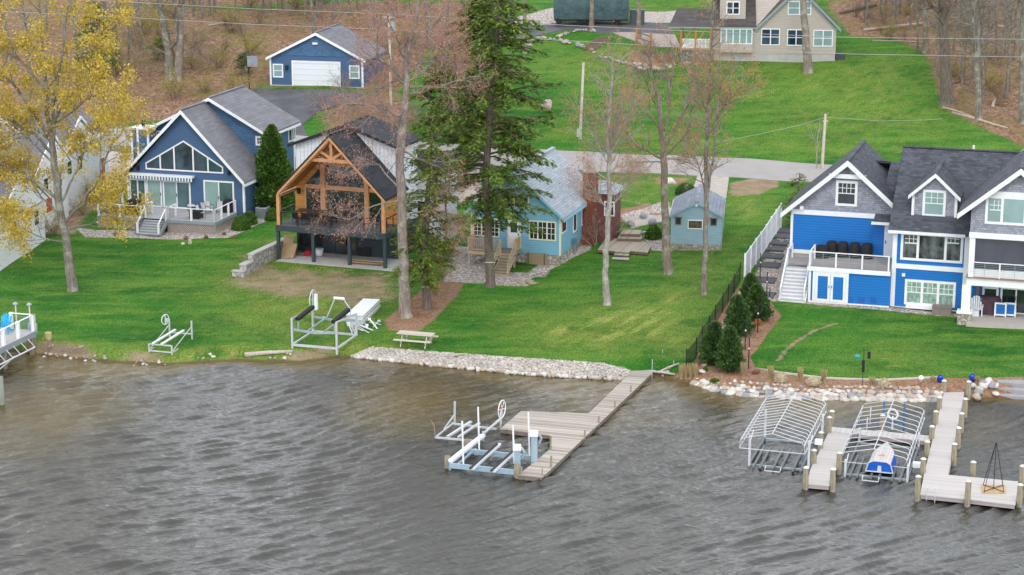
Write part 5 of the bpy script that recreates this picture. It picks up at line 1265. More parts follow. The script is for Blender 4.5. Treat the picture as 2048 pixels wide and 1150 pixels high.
pl = [(705, 288, 405, 'grey piling behind the inner end of the short dock'), (686, 330, 472, 'brown piling at the inner left corner of the short dock'), (628, 436, 582, 'weathered grey piling on the left side of the short dock'),
      (580, 560, 688, 'brown piling halfway down the left side of the short dock'), (524, 680, 832, 'brown piling at the outer left corner of the short dock'), (712, 692, 842, 'grey piling at the outer right corner of the short dock'),
      (757, 578, 722, 'brown piling on the right side of the short dock'), (1058, 316, 430, 'piling behind the crosswalk under the right canopy frame'), (1486, 76, 186, 'left piling where the long dock meets the stones'),
      (1656, 82, 206, 'right piling where the long dock meets the stones'), (1455, 192, 305, 'first piling out from shore on the left of the long dock'), (1632, 202, 335, 'first piling out from shore on the right of the long dock'),
      (1428, 290, 415, 'second piling out on the left of the long dock'), (1607, 304, 438, 'second piling out on the right of the long dock'), (1401, 394, 515, 'piling on the left of the long dock just above the crosswalk'),
      (1585, 404, 545, 'third piling out on the right of the long dock'), (1368, 500, 625, 'piling on the left of the long dock just below the crosswalk'), (1556, 516, 665, 'fourth piling out on the right of the long dock'),
      (1340, 620, 755, 'piling above the front left corner of the end platform'), (1688, 642, 755, 'piling behind the middle of the end platform'), (1303, 742, 908, 'white banded piling at the front left corner of the end platform'),
      (1651, 775, 950, 'grey piling in the middle of the end platform front'), (2028, 670, 812, 'tall piling at the right rim of the photo behind the platform'), (2012, 800, 962, 'grey piling at the front right corner of the end platform')]
for x, yt, yb, lb in pl: pile('dock_piling', lb, 'piling', x, yt, yb, zN, .155, 'pilings of the composite docks')
for x, yt, yb, lb in ((216, 832, 930, 'thick pale piling at the left end of the blue boat lift'), (762, 905, 1005, 'thick brown piling beside the tip of the wooden dock'), (370, 706, 765, 'thick piling between the two lifts by the wooden dock')):
    pile('dock_piling', lb, 'piling', x, yt, yb, zM, .16, 'pilings of the wooden dock lift', cap=False)
for x, yt, yb, lb in ((1032, 835, 918, 'post on the right edge near the tip of the wooden dock'), (1298, 632, 680, 'short post by the wide part of the wooden dock'), (1407, 522, 570, 'short post above the platform of the wooden dock'),
                      (1534, 402, 450, 'short post halfway along the wooden dock'), (1660, 280, 328, 'short post nearest the shore on the wooden dock'), (1028, 678, 782, 'post at the inner corner of the wooden dock platform'),
                      (797, 918, 978, 'white stub post beside the tip of the wooden dock'), (962, 925, 990, 'thin grey post at the tip of the wooden dock')):
    pile('dock_post', lb, 'post', x, yt, yb, zM, .055 if x != 962 else .03, 'short posts along the wooden dock', cap=False, base_z=.26)
for n_, (x, yt, yb, lb) in enumerate(((1826, 70, 235, 'thin steel pole in front of the shore end of the wooden dock'), (1908, 0, 110, 'thin steel pole at the shore corner of the wooden dock'), (1996, 80, 190, 'thin steel pole by the driftwood right of the dock'))):
    pile('steel_pole', lb, 'pole', x, yt, yb, zM, .02, 'steel poles by the dock', cap=False, mat=GALV)

# ================================================================ canopy lifts
TUBEM = plain('white_tube', (.56, .57, .59, 1), .4, var=.08); BUNK = plain('grey_bunk', (.16, .18, .19, 1), .7, var=.2)
def canopy(label, F, W, ze, zr, L, nh, skirt, y0, low=0):
    root = F.root('canopy_boat_lift', label, 'boat lift', 'canopy frames over the lifts')
    r = .023; xl, xr = -.35, W - .15; xm_ = (xl + xr) / 2
    for i in range(nh):
        y = y0 + L * i / (nh - 1)
        MB().tube([(xl - .05, y, ze - skirt), (xl, y, ze - .12), (xl + .12, y, ze), (xm_, y, zr), (xr - .12, y, ze), (xr, y, ze - .12), (xr + .05, y, ze - skirt)], r, 5).build('hoop', TUBEM, root, True)
    for x, z, nm in ((xm_, zr + .02, 'ridge_tube'), (xl, ze - .12, 'eave_tube'), (xr, ze - .12, 'eave_tube'), (xl - .05, ze - skirt, 'side_tube'), (xr + .05, ze - skirt, 'side_tube')):
        MB().tube([(x, y0, z), (x, y0 + L, z)], r * 1.15, 5).build(nm, TUBEM, root)
    MB().tube([(xl - .05, y0 - .03, ze - skirt), (xr + .05, y0 - .03, ze - skirt)], r, 5).build('end_tube', TUBEM, root)
    ly = L * .62
    for x in (0, W):
        for y in (0, ly): MB().box(x - .055, x + .055, y - .055, y + .055, -1.6, ze - .1).build('corner_post', TUBEM, root)
        MB().beam((x, .05, ze - .5), (x, 1.0, ze - .12), .05).build('brace', TUBEM, root); MB().beam((x, ly - .05, ze - .6), (x, ly - .9, ze - .12), .05).build('brace', TUBEM, root)
        MB().beam((x, .06, .1), (x, ly - .06, .1), .09, .13).build('side_beam', BUNK, root)
    for y in (.12, ly - .12): MB().beam((.06, y, .06), (W - .06, y, .06), .1, .1).build('cross_beam', GALV, root)
    for x in (.28, .62, W * .42, W * .55, W - .75, W - .35): MB().beam((x, -.35, .12), (x, 2.9, .18), .1, .12).build('bunk', BUNK, root)
    MB().tube([(W * .3, -.4, .25), (W * .3, -.7, .1), (W * .56, -.7, .1), (W * .56, -.4, .25)], .03, 5).build('bow_stop', TUBEM, root)
    mt = MB().box(W + .08, W + .45, ly * .3, ly * .3 + .3, ze - .75, ze - .5); mt.build('winch_box', WHITE, root)
    return root
FA = Frame(*zP(88, 925), 17, z=0.0)
W_ = FA.f(*zP(655, 955))[0]; zrA = FA.f(*zP(320, 612), -.8)[1]; zeA = zrA - .36
LA = FA.h(*zP(485, 210), zrA)[1]; y0A = FA.h(*zP(320, 612), zrA)[1]
canopy('bare white hooped canopy frame over an empty lift, the left of the two', FA, W_, zeA, zrA, LA - y0A, 15, .55, y0A)
FB = Frame(*zN(802, 738), 17, z=0.0)
W2 = FB.f(*zN(1236, 762))[0]; zrB = FB.f(*zN(990, 548), .8)[1]; zeB_ = zrB - .34
LB = FB.h(*zN(1110, 208), zrB)[1]; y0B = FB.h(*zN(990, 548), zrB)[1]
DBG['can'] = (W_, zeA, zrA, LA, y0A, W2, zrB, LB, y0B)
canopy('bare white hooped canopy frame sheltering an upturned blue boat', FB, W2, zeB_, zrB, LB - y0B, 12, .5, y0B)
# upturned rowboat
BB = plain('boat_blue', (.01, .1, .5, 1), .35, var=.1); BW = planks('ribbed_grey_hull', (.5, .47, .45, 1), 'X', .16, .08, gap=.6, rough=.5)
bo = onz(*zN(945, 712), .35); FBt = Frame(*zN(945, 700), 17, z=.3)
bw = FBt.f(*zN(1135, 714))[0]; bl = FBt.h(*zN(1088, 506), .5)[1]
root = FBt.root('rowboat', 'upturned rowboat with bright blue sides and ribbed grey bottom on the right lift', 'boat')
secs = []; n = 9
for i in range(n):
    t = i / (n - 1); wg = bw * (1 - max(0, (t - .45) / .55) ** 2.0 * .97); wb = wg * .8; y = bl * t; h = .55 - .1 * t * t * 0 + .02
    secs.append([(bw / 2 - wg / 2, y, 0), (bw / 2 - wb / 2, y - .02, h * .8), (bw / 2 - wb * .3, y, h), (bw / 2 + wb * .3, y, h), (bw / 2 + wb / 2, y - .02, h * .8), (bw / 2 + wg / 2, y, 0)])
def loft(sc, j0, j1):
    m = MB(); vs = [p for s_ in sc for p in s_[j0:j1 + 1]]; w = j1 - j0 + 1
    m.add(vs, [(i * w + j, i * w + j + 1, (i + 1) * w + j + 1, (i + 1) * w + j) for i in range(len(sc) - 1) for j in range(w - 1)]); return m
loft(secs, 1, 4).build('hull_bottom', BW, root)
for a, b in ((0, 1), (4, 5)): loft(secs, a, b).build('hull_side', BB, root)
MB().prism([Vector(p) + Vector((0, -.001, 0)) for p in secs[0]], (0, .04, 0)).build('transom', BB, root)
m = MB()
for p, q in zip(secs[0], secs[0][1:]): m.beam(Vector(p) + Vector((0, -.03, 0)), Vector(q) + Vector((0, -.03, 0)), .05)
m.beam(Vector(secs[0][0]) + Vector((0, -.03, 0)), Vector(secs[0][5]) + Vector((0, -.03, 0)), .05); m.build('transom_rim', TUBEM, root)
MB().prism([(bw * .42, -.01, .02), (bw * .58, -.01, .02), (bw * .56, -.01, .33), (bw * .44, -.01, .33)], (0, -.04, 0)).build('motor_pad', TUBEM, root)
m = MB(); m.tube([secs[2][1], (bw / 2, bl * .28, .62), secs[2][4]], .02, 4); m.build('orange_strap', plain('orange_strap', (.6, .15, .08, 1), .6), root)
# pedal craft / ski rack behind crosswalk
q0 = onz(*zN(1130, 420), 0); root = thing('watercraft_rack', 'blue and white watercraft rack standing behind the crosswalk', 'rack', q0, R(-17))
for x in (-.5, .6): MB().box(x - .05, x + .05, -.1, .1, -1, 1.6).build('upright', plain('rack_blue', (.06, .14, .3, 1), .5), root)
MB().beam((-.45, 0, .5), (.55, 0, .5), .08).build('crossbar', plain('rack_blue2', (.06, .14, .3, 1), .5), root); MB().ring((0, -.1, .95), .28, .06, (.2, 1, 0), 12, 5).build('wheel', WHITE, root); MB().box(-.04, .04, -.05, .05, -.6, .8).build('stand', WHITE, root)
for x in (952, 975):
    pile('white_pole', 'thin white guide pole inside the right canopy frame' + (' nearer the lake' if x == 952 else ' nearer the shore'), 'pole', x, 330 if x == 952 else 262, 430 if x == 952 else 372, zN, .03, None, cap=False, mat=TUBEM)

# ================================================================ lift beside the wooden dock (blue steel)
LB_ = plain('pale_blue_steel', (.34, .46, .54, 1), .45, .2, var=.15); W3 = lambda x, y, z: onz(*zM(x, y), z)
o = W3(235, 915, .15); root = thing('cantilever_boat_lift', 'pale blue steel boat lift with white guide poles beside the wooden dock', 'boat lift', o)
V = lambda x, y, z: W3(x, y, z) - o
def bm(a, b, w, h, mat, nm): return MB().beam(a, b, w, h).build(nm, mat, root)
bm(V(235, 908, .3), V(742, 962, .3), .12, .26, LB_, 'cross_beam'); bm(V(372, 795, .3), V(882, 850, .3), .12, .26, LB_, 'cross_beam')
bm(V(240, 875, .5), V(497, 672, .5), .26, .14, WHITE2, 'walkway_beam'); bm(V(300, 900, .3), V(440, 780, .3), .08, .1, LB_, 'side_beam')
for a, b in (((415, 935), (628, 742)), ((580, 955), (750, 800))):
    bm(V(*a, .45), V(*b, .45), .16, .12, WHITE2, 'bunk'); p, q = V(*a, .53), V(*b, .53); bm(p + Vector((-.13, 0, .02)), q + Vector((-.13, 0, .02)), .1, .08, BLACK, 'bunk_pad')
for x, yb, yt in ((342, 912, 560), (467, 795, 448), (742, 895, 593), (863, 838, 488)):
    b = W3(x, yb, .3); t = atY(*zM(x - 10, yt), b.y); MB().tube([b - o, t - o], .045, 6).build('guide_pole', WHITE, root)
for x, yb, yt in ((767, 900, 790), (900, 868, 680)):
    b = W3(x, yb, .3); t = atY(*zM(x, yt), b.y); b -= o; t -= o
    MB().box(b.x - .16, b.x + .16, b.y - .12, b.y + .12, -1.4, t.z).build('motor_post', LB_, root); h = MB().box(b.x - .24, b.x + .2, b.y - .2, b.y + .2, t.z + .001, t.z + .3).build('motor_head', WHITE, root, bevel=.05)
    MB().tube([(b.x + .2, b.y, t.z + .15), (b.x + .36, b.y, t.z - .1), (b.x + .25, b.y, t.z - .4)], .07, 6).build('hose', GALV, h)
for x, y in ((235, 905), (372, 792), (497, 672)): b = V(x, y, .3); MB().box(b.x - .06, b.x + .06, b.y + .05, b.y + .17, -1.4, .35).build('leg', LB_, root)
# old aluminium lift with the hand wheel
o = W3(120, 690, 0); root = thing('hand_wheel_boat_lift', 'old aluminium boat lift with spoked hand wheel left of the dock platform', 'boat lift', o)
bm(V(118, 688, .22), V(455, 718, .22), .08, .1, ALU, 'cross_beam'); bm(V(250, 578, .34), V(600, 622, .3), .08, .1, ALU, 'cross_beam')
bm(V(132, 680, .24), V(262, 576, .3), .07, .08, ALU, 'side_beam'); bm(V(440, 712, .24), V(636, 540, .75), .09, .1, ALU, 'side_beam')
bm(V(214, 686, .18), V(402, 565, .4), .16, .1, ALU, 'bunk'); bm(V(300, 688, .18), V(470, 575, .4), .12, .1, ALU, 'bunk')
for x, yb, yt, r in ((271, 572, 405, .06), (634, 610, 470, .06)):
    b = W3(x, yb, 0); t = atY(*zM(x + 3, yt), b.y); MB().tube([b - o - Vector((0, 0, 1)), t - o], r, 6).build('corner_post', ALU, root)
bm(V(190, 625, .15), W3(268, 520, .5) * 0 + (atY(*zM(268, 515), W3(271, 572, 0).y) - o), .06, .08, ALU, 'brace')
b = atY(*zM(645, 466), W3(634, 610, 0).y - .1) - o
wh = MB().ring(b, .5, .028, (1, -.42, 0), 24, 5).build('hand_wheel', WHITE, root)
m = MB(); ax = Vector((1, -.42, 0)).normalized(); a_ = ax.cross(Vector((0, 0, 1))).normalized()
for k in range(3): t = math.pi * k / 3 + .2; d = a_ * math.cos(t) + Vector((0, 0, 1)) * math.sin(t); m.tube([b - d * .48, b + d * .48], .016, 4)
m.build('spokes', WHITE, wh); MB().box(b.x - .16, b.x - .02, b.y - .08, b.y + .08, b.z - .02, b.z + .16).build('winch', plain('red_winch', (.4, .06, .04, 1), .5), root)
b = W3(120, 685, .22) - o; MB().tube([b, b + Vector((-.05, 0, .6)), b + Vector((-.22, 0, .95))], .025, 5).build('bent_rod', plain('rusty_rod', (.35, .24, .15, 1), .7), root)

# ================================================================ lifts parked on the grass
F = Frame(*zQ(1145, 548), 17); f, h = F.f, F.h
root = F.root('small_boat_lift', 'small aluminium jet ski lift with crank wheel on the grass at the left shore', 'boat lift')
w = f(*zQ(1318, 553))[0]; d = max(1.6, h(*zQ(1382, 465), 0)[1]); 
for x in (0, w): MB().beam((x, 0, .06), (x, d, .06), .07).build('base_rail', ALU, root); MB().box(x - .04, x + .04, -.04, .04, -.1, .5).build('front_post', ALU, root)
for y, z in ((0, .06), (d, .06), (0, .48), (d, .5)): MB().beam((.04, y, z), (w - .04, y, z), .07).build('cross_beam', ALU, root)
for x in (0, w): MB().box(x - .04, x + .04, d - .04, d + .04, -.1, 1.35).build('rear_post', ALU, root); MB().beam((x, .05, .12), (x, d, 1.0), .04).build('brace', ALU, root)
for x in (w * .22, w * .6): MB().beam((x, -.15, .58), (x, d + .1, .66), .13, .09).build('bunk', WHITE2, root)
wh = MB().ring((-.2, d - .15, 1.35), .32, .025, (1, -.3, 0), 18, 5).build('crank_wheel', WHITE, root); MB().beam((-.2, d - .15, 1.05), (-.2, d - .15, 1.65), .03).build('spoke', WHITE, wh); MB().box(-.15, -.04, d - .22, d - .05, 1.2, 1.42).build('winch', ALU, root)
F = Frame(*zR_(180, 975), 17); f, h = F.f, F.h
root = F.root('pontoon_boat_lift', 'large aluminium boat lift with black bunks standing on the lawn by the shore', 'boat lift')
w = f(*zR_(818, 1010))[0]; d = h(*zR_(895, 815), 0)[1]; d = max(2.2, min(d, 3.6)); zt1 = f(*zR_(182, 555))[1]; zt2 = f(*zR_(895, 440), d)[1]
DBG['L2'] = (w, d, zt1, zt2)
bl_ = lambda a, b, w_, h_, mt, nm: MB().beam(a, b, w_, h_).build(nm, mt, root)
for x in (0, w):
    MB().box(x - .055, x + .055, -.055, .055, -.2, zt1).build('front_post', ALU, root); MB().box(x - .055, x + .055, d - .055, d + .055, -.2, zt2 - .1).build('rear_post', ALU, root)
    bl_((x, .06, .2), (x, d - .06, .2), .09, .12, ALU, 'base_rail'); bl_((x, 0, zt1 - .02), (x + .02, d, zt2 - .12), .07, .09, ALU, 'top_rail')
bl_((.06, 0, .2), (w - .06, 0, .2), .08, .14, ALU, 'base_beam'); bl_((.06, d, .2), (w - .06, d, .2), .08, .14, ALU, 'base_beam')
for y in (.05, d - .05):
    zc_ = 1.05
    MB().beam((.1, y, zc_ + .12), (w / 2, y, zc_), .08, .12).add(*[(lambda q: (q.v, q.f))(MB().beam((w / 2, y, zc_), (w - .1, y, zc_ + .12), .08, .12))][0]).build('cradle_beam', GALV, root)
for x in (w * .33, w * .68): bl_((x, .05, zc_ + .05), (x + .05, d - .05, zc_ + .2), .06, .1, GALV, 'inner_bunk')
for x in (.3, w - .25): bl_((x, .15, zt1 - .05), (x + .02, d - .7, zt1 + .12), .26, .2, BLACKF, 'padded_bunk'); bl_((x, .3, zc_ + .1), (x, .3, zt1 - .1), .07, .07, GALV, 'bunk_arm')
m = MB(); m.tube([(.7, d, 1.2), (.95, d, 1.15), (w * .52, d, zt2 + .75), (w * .72, d, zt2 + .75), (w * .88, d, zt2 + .1), (w * .86, d, 1.2)], .035, 6); m.build('bow_hoop', TUBEM, root)
MB().tube([(w * .5, d, zt2 + .78), (w * .74, d, zt2 + .78)], .09, 8).build('bow_pad', WHITE, root)
wh = MB().ring((.0, d + .1, zt2 + .55), .62, .03, (1, .05, 0), 22, 5).build('crank_wheel', TUBEM, root); MB().box(.12, .3, d, d + .2, zt2 - .1, zt2 + .9).build('winch_box', WHITE2, root); MB().beam((0, d + .1, zt2 - .05), (0, d + .1, zt2 + 1.15), .04).build('spoke', TUBEM, wh)
# stacked dock sections and the pile of legs
F = Frame(*zR_(955, 655), 11); w = F.f(*zR_(1200, 640))[0]; zt = F.f(*zR_(950, 492))[1]; d = F.h(*zR_(1140, 260), zt)[1]; DBG['stk'] = (w, d, zt)
ply = plain('white_dock_panel', (.72, .75, .76, 1), .5, var=.05)
for k in range(5):
    z0 = .12 + (zt - .12) * k / 5; z1 = .12 + (zt - .12) * (k + 1) / 5; off = (.0, .03, -.03, .02, 0)[k]
    root = thing('dock_section', ('bottom', 'second lowest', 'middle', 'second highest', 'topmost')[k] + ' white panel of the stacked dock sections on the lawn', 'dock section', F.wld(off, off, z0), -F.r, 'dock sections stacked on the lawn')
    MB().box(0, w, 0, d, (z1 - z0) - .045, z1 - z0 - .006).build('panel', ply, root)
    m = MB(); m.frame(.03, w - .03, .0, .1, 0, .1, .03) if False else None
    m.box(0, w, 0, .05, 0, z1 - z0 - .046); m.box(0, w, d - .05, d, 0, z1 - z0 - .046); m.box(0, .05, .05, d - .05, 0, z1 - z0 - .046); m.box(w - .05, w, .05, d - .05, 0, z1 - z0 - .046); m.build('side_frame', ALU, root)
m = MB(); m.box(.1, w - .1, .1, d - .1, -.3, .118); m.build('support_blocks', MBR, None).matrix_world = Matrix.Translation(F.o) @ Matrix.Rotation(-F.r, 4, 'Z')
tag(bpy.data.objects['support_blocks'], 'brown timber blocks under the stacked dock sections', 'blocks')
q0 = G(*zR_(1230, 720)); hp = thing('dock_leg_heap', 'loose heap of aluminium dock legs beside the stacked white panels', 'dock legs', q0)
for k in range(15):
    x, y = 1010 + rnd.random() * 380, 640 + rnd.random() * 150
    if k < 3: x, y = 1010 + k * 30, 745
    b = G(*zR_(x, y)) - q0; a = rnd.uniform(0, 3.1); L = rnd.uniform(.5, 1.3); up = rnd.uniform(.1, .75); d_ = Vector((math.cos(a), math.sin(a), 0)) * L / 2
    MB().beam(b - d_ + Vector((0, 0, .05)), b + d_ + Vector((0, 0, up)), .07, .05).box(b.x + d_.x - .1, b.x + d_.x + .1, b.y + d_.y - .08, b.y + d_.y + .08, up - .05, up + .08).build('dock_leg', ALU if k % 3 else WHITE2, hp)

# ================================================================ left pier, gangway and chair
PLK = planks('pale_pier_boards', (.48, .46, .45, 1), 'Y', .14, .15, streak='X')
zdp = 1.5; c0 = onz(*zS(372, 318), zdp); FP = Frame(*zS(372, 318), 17, z=zdp)
root = FP.root('lake_pier', 'raised pale boardwalk pier with white cable railing at the left shore', 'pier')
lx = -4.5; fy = FP.h(*zS(105, 500), 0)[1]; fy = -7.0
MB().prism([(lx, fy, -.05), (0, fy, -.05), (0, 0, -.05), (lx, 0, -.05)], (0, 0, .05)).build('decking', PLK, root)
MB().box(lx, 0, fy, 0, -.4, -.051).build('frame', GTRIM, root)
for y in (fy + .3, fy / 2, -.3): MB().box(-.25, -.05, y - .1, y + .1, -3.2, -.41).build('support_post', PILE, root)
xb = FP.f(*zS(130, 300), 0)[0]
rail_pts = [[(xb, -.08, 0), (-.08, -.08, 0)], [(-.08, -.12, 0), (-.08, -1.9, 0), (-.08, -3.6, 0), (-.08, -5.4, 0), (-.08, fy + .1, 0)]]
railing(root, rail_pts, WHITE, GALV, 1.05, .2, 'cable', 0)
for x, y0, yb_, lb in ((175, 45, 265, 'left of the two capped lamp poles by the pier'), (320, 52, 300, 'right of the two capped lamp poles by the pier')):
    b = onz(*zS(x, yb_), 1.0); t = atY(*zS(x, y0), b.y); lp = thing('lamp_pole', lb, 'lamp', (b.x, b.y, b.z - .4), 0, 'lamp poles by the pier')
    hh = t.z - b.z + .4; MB().tube([(0, 0, -.5), (0, 0, hh)], .045, 6).build('pole', CAPM, lp); MB().tube([(0, 0, hh), (0, 0, hh + .06), (0, 0, hh + .16)], [.17, .17, .02], 10).build('lamp_cap', GALV, lp)
def adirondack(label, loc, rz, mat, s=1.0):
    t = thing('adirondack_chair', label, 'chair', loc, rz)
    m = MB()
    for i in range(5):
        x = -.22 + i * .11; hh = 1.02 - abs(i - 2) ** 2 * .035; m.beam((x, .2, .3), (x * 1.15, .45, hh), .095, .02, up=(0, 1, .3))
    m.build('backrest', mat, t); MB().prism([(-.28, -.28, .38), (.28, -.28, .38), (.26, .24, .27), (-.26, .24, .27)], (0, 0, .03)).build('seat', mat, t)
    for x in (-.33, .33):
        MB().box(x - .07, x + .07, -.36, .3, .55, .575).build('armrest', mat, t); MB().box(x - .03, x + .03, -.3, -.22, 0, .549).build('leg', mat, t); MB().beam((x * .95, -.2, .33), (x * .95, .5, .03), .03, .12).build('leg', mat, t)
    t.scale = (s, s, s); return t
q = onz(*zS(45, 345), zdp); adirondack('bright sky blue adirondack chair on the left pier', (q.x, q.y, zdp + .005), R(-10), plain('sky_blue_plastic', (.01, .34, .66, 1), .45), 1.1)
TG = Frame(*zS(365, 492), 17, z=.75); root = TG.root('ribbed_gangway', 'curved white aluminium rib frame sloping along the left pier to the water', 'frame')
for i in range(9):
    y = -i * .85; z = .0; MB().tube([(0, y, z), (-.5, y + .1, z + .42), (-1.15, y + .2, z + .6)], .03, 5).build('rib', TUBEM, root, True)
MB().tube([(0, 0, 0), (0, -7, 0)], .05, 6).build('edge_tube', TUBEM, root); MB().tube([(-1.15, .2, .6), (-1.15, -6.8, .6)], .035, 6).build('upper_tube', TUBEM, root)
MB().beam((-.1, -2.2, 0), (-.3, -5.2, -.7), .06).build('brace', TUBEM, root); MB().box(-.12, .0, -5.3, -5.15, -2, 0).build('support_post', ALU, root); MB().box(-.12, .0, -5.0, -4.85, -2, 0).build('support_post', ALU, root)
pile('dock_piling', 'pale grey piling in the water at the left rim of the photo', 'piling', 20, 800, 1095, zS, .17, None, cap=False, mat=plain('pale_grey_pile', (.22, .24, .2, 1), .8, var=.2))
pile('wood_post', 'short honey coloured post at the corner of the left pier', 'post', 290, 315, 440, zS, .09, None, cap=False, mat=LUMBER, base_z=.6)
b = G(*zS(508, 420)); tag(MB().tube([(0, 0, 0), (0, 0, .12), (0, 0, .5)], [.15, .2, .22], 9).build('rope_basket', plain('straw', (.5, .4, .2, 1), .8, bump=.03), None, loc=b), 'straw coloured basket on the bank beside the left pier', 'basket')
b = G(*zS(340, 400)); ub = thing('utility_box', 'grey utility boxes on posts at the foot of the left pier', 'box', b)
for x in (-.12, .2): MB().box(x - .13, x + .13, -.1, .1, .35, .95).build('box', GALV, ub); MB().box(x - .04, x + .04, -.03, .03, -.2, .349).build('post', GALV, ub)

# ================================================================ picnic table
q = G(832, 690); pt = thing('picnic_table', 'weathered pale picnic table on the grass above the stone shore', 'table', q, R(-17)); PW = planks('bleached_planks', (.56, .5, .43, 1), 'Y', .14, .15, streak='X')
MB().box(-1.15, 1.15, -.37, .37, .72, .77).build('tabletop', PW, pt)
for y in (-.72, .72): MB().box(-1.2, 1.2, y - .13, y + .13, .43, .47).build('bench_seat', PW, pt)
for x in (-.8, .8):
    for s_ in (-1, 1): MB().beam((x, s_ * .2, .71), (x, s_ * .62, -.02), .05, .1).build('leg', PW, pt)
    MB().box(x + .03, x + .08, -.8, .8, .34, .42).build('crossbar', PW, pt)

# ================================================================ hedge row fence, vinyl fence, path
px_f = [(1372, 740), (1392, 717), (1404, 693), (1418, 672), (1430, 650), (1445, 625), (1456, 607), (1468, 586), (1480, 562)]
P = [G(*q) for q in px_f]; fn = thing('mesh_fence', 'low black mesh fence along the edge of the left lawn', 'fence', P[0])
MESH = NT('black_mesh'); 
def mesh_mat():
    s = MESH; o = s.obj(); tr = s.n('ShaderNodeBsdfTransparent'); mx = s.n('ShaderNodeMixShader'); mx.inputs[0].default_value = .38
    s.done((.01, .01, .012, 1), .7); out = s.t.nodes['Material Output']; s.l(tr.outputs[0], mx.inputs[1]); s.l(s.bsdf.outputs[0], mx.inputs[2]); s.l(mx.outputs[0], out.inputs[0]); return s.m
MM = mesh_mat()
for i, p in enumerate(P): d = p - P[0]; MB().box(d.x - .03, d.x + .03, d.y - .03, d.y + .03, d.z - .3, d.z + 1.35).build('fence_post', BLACK, fn)
for a, b in zip(P, P[1:]):
    a, b = a - P[0], b - P[0]; u = Vector((0, 0, 1)); MB().hexa([a + u * .02, b + u * .02, b + u * .02 + Vector((.01, 0, 0)), a + u * .02 + Vector((.01, 0, 0))], [a + u * 1.2, b + u * 1.2, b + u * 1.2 + Vector((.01, 0, 0)), a + u * 1.2 + Vector((.01, 0, 0))]).build('mesh_panel', MM, fn)
px_r = [(1497, 737), (1490, 700), (1515, 665), (1538, 634), (1533, 600), (1520, 560)]
P = [G(*q) for q in px_r]; fn = thing('wire_fence', 'thin black post and wire fence on the right of the spruces', 'fence', P[0])
for p in P: d = p - P[0]; k = MB().box(d.x - .03, d.x + .03, d.y - .03, d.y + .03, d.z - .3, d.z + 1.9).build('fence_post', BLACK, fn); MB().box(d.x - .035, d.x + .035, d.y - .036, d.y + .036, d.z + 1.2, d.z + 1.3).build('white_clip', WHITE, k)
for a, b in zip(P, P[1:]):
    m = MB(); a, b = a - P[0], b - P[0]
    for z in (.5, 1.1, 1.7): m.beam(a + Vector((0, 0, z)), b + Vector((0, 0, z)), .012)
    m.build('wires', BLACK, fn)
a_, b_ = G(1489, 560), G(1561, 455); vf = thing('vinyl_fence', 'tall white vinyl privacy fence between the lawn and the stone path', 'fence', a_); n = 7
top_a = atY(1492, 515, a_.y).z - a_.z; hF = 1.75
for i in range(n + 1):
    p = a_.lerp(b_, i / n); p.z = hz(p.x, p.y); d = p - a_; MB().box(d.x - .065, d.x + .065, d.y - .065, d.y + .065, d.z - .3, d.z + hF + .12).build('fence_post', WHITE, vf)
    if i < n:
        q = a_.lerp(b_, (i + 1) / n); q.z = hz(q.x, q.y); e = q - a_; u = Vector((0, 0, 1)); dr = (e - d).normalized() * .07; A0, B0 = d + dr, e - dr
        m = MB(); m.beam(A0 + u * hF, B0 + u * hF, .05, .1); m.beam(A0 + u * .12, B0 + u * .12, .05, .1); m.beam(A0 + u * .95, B0 + u * .95, .04, .07)
        m.beam(A0 + u * .56, B0 + u * .56, .025, .76); m.beam(A0 + u * 1.36, B0 + u * 1.36, .025, .7); m.build('fence_panel', WHITE2, vf)
SLAB = plain('dark_path_slab', (.1, .1, .11, 1), .85, var=.3, scale=2)
pp = [(1527, 590), (1530, 560), (1537, 530), (1545, 512), (1548, 497), (1556, 485), (1562, 472), (1574, 462)]
for i, q in enumerate(pp):
    p = G(*q); w_ = .8 if i > 1 else .75; o_ = MB().box(-w_, w_, -.75, .75, -.3, .07).build('path_slab', SLAB, None, loc=p, bevel=.03); o_.rotation_euler = (0, 0, R(-17)); tag(o_, 'dark stone slab of the stepped path beside the white fence', 'slab', 'path slabs beside the fence')

# ================================================================ hill pieces: trailer, box, poles, wires
rv = G(1182, 47); rt = thing('covered_trailer', 'camper trailer under a slate green fabric cover at the top', 'trailer', rv, R(-2)); COV = plain('slate_green_cover', (.055, .1, .105, 1), .75, var=.35, scale=.8, bump=.25, bscale=1.2)
sc_ = []
for i in range(13):
    t = i / 12; x = -4 + 8 * t; rr = 1 - (abs(t - .5) * 2) ** 6 * .22; zt = 3.25 * (1 - (abs(t - .5) * 2) ** 5 * .2)
    sc_.append([(x * (1 if 0 < i < 12 else .985), -1.2 * rr, .55), (x, -1.28 * rr, 1.5), (x, -1.15 * rr, zt - .35), (x, -.6, zt), (x, .6, zt), (x, 1.15 * rr, zt - .35), (x, 1.28 * rr, 1.5), (x, 1.2 * rr, .55)])
m = loft(sc_, 0, 7); m.add(sc_[0], [tuple(range(8))]); m.add(sc_[-1], [tuple(range(7, -1, -1))]); m.build('cover', COV, rt, True)
for x in (-3.4, -1.2, -.3, 2.8):
    MB().tube([(x, -1.1, .35), (x, -.85, .35)], .33, 14).build('wheel', BLACKF, rt)
MB().box(-3.9, 3.9, -1, 1, .38, .6).build('chassis', BLACK, rt)
cb = G(1274, 48); ct = thing('storage_box', 'tall dark slate storage box with lid beside the covered trailer', 'box', cb); MB().box(-.75, .75, -.6, .6, -.1, 1.35).build('body', plain('slate_box', (.07, .085, .1, 1), .6), ct); MB().box(-.79, .79, -.64, .64, 1.352, 1.55).build('lid', plain('slate_lid', (.085, .1, .12, 1), .6), ct)
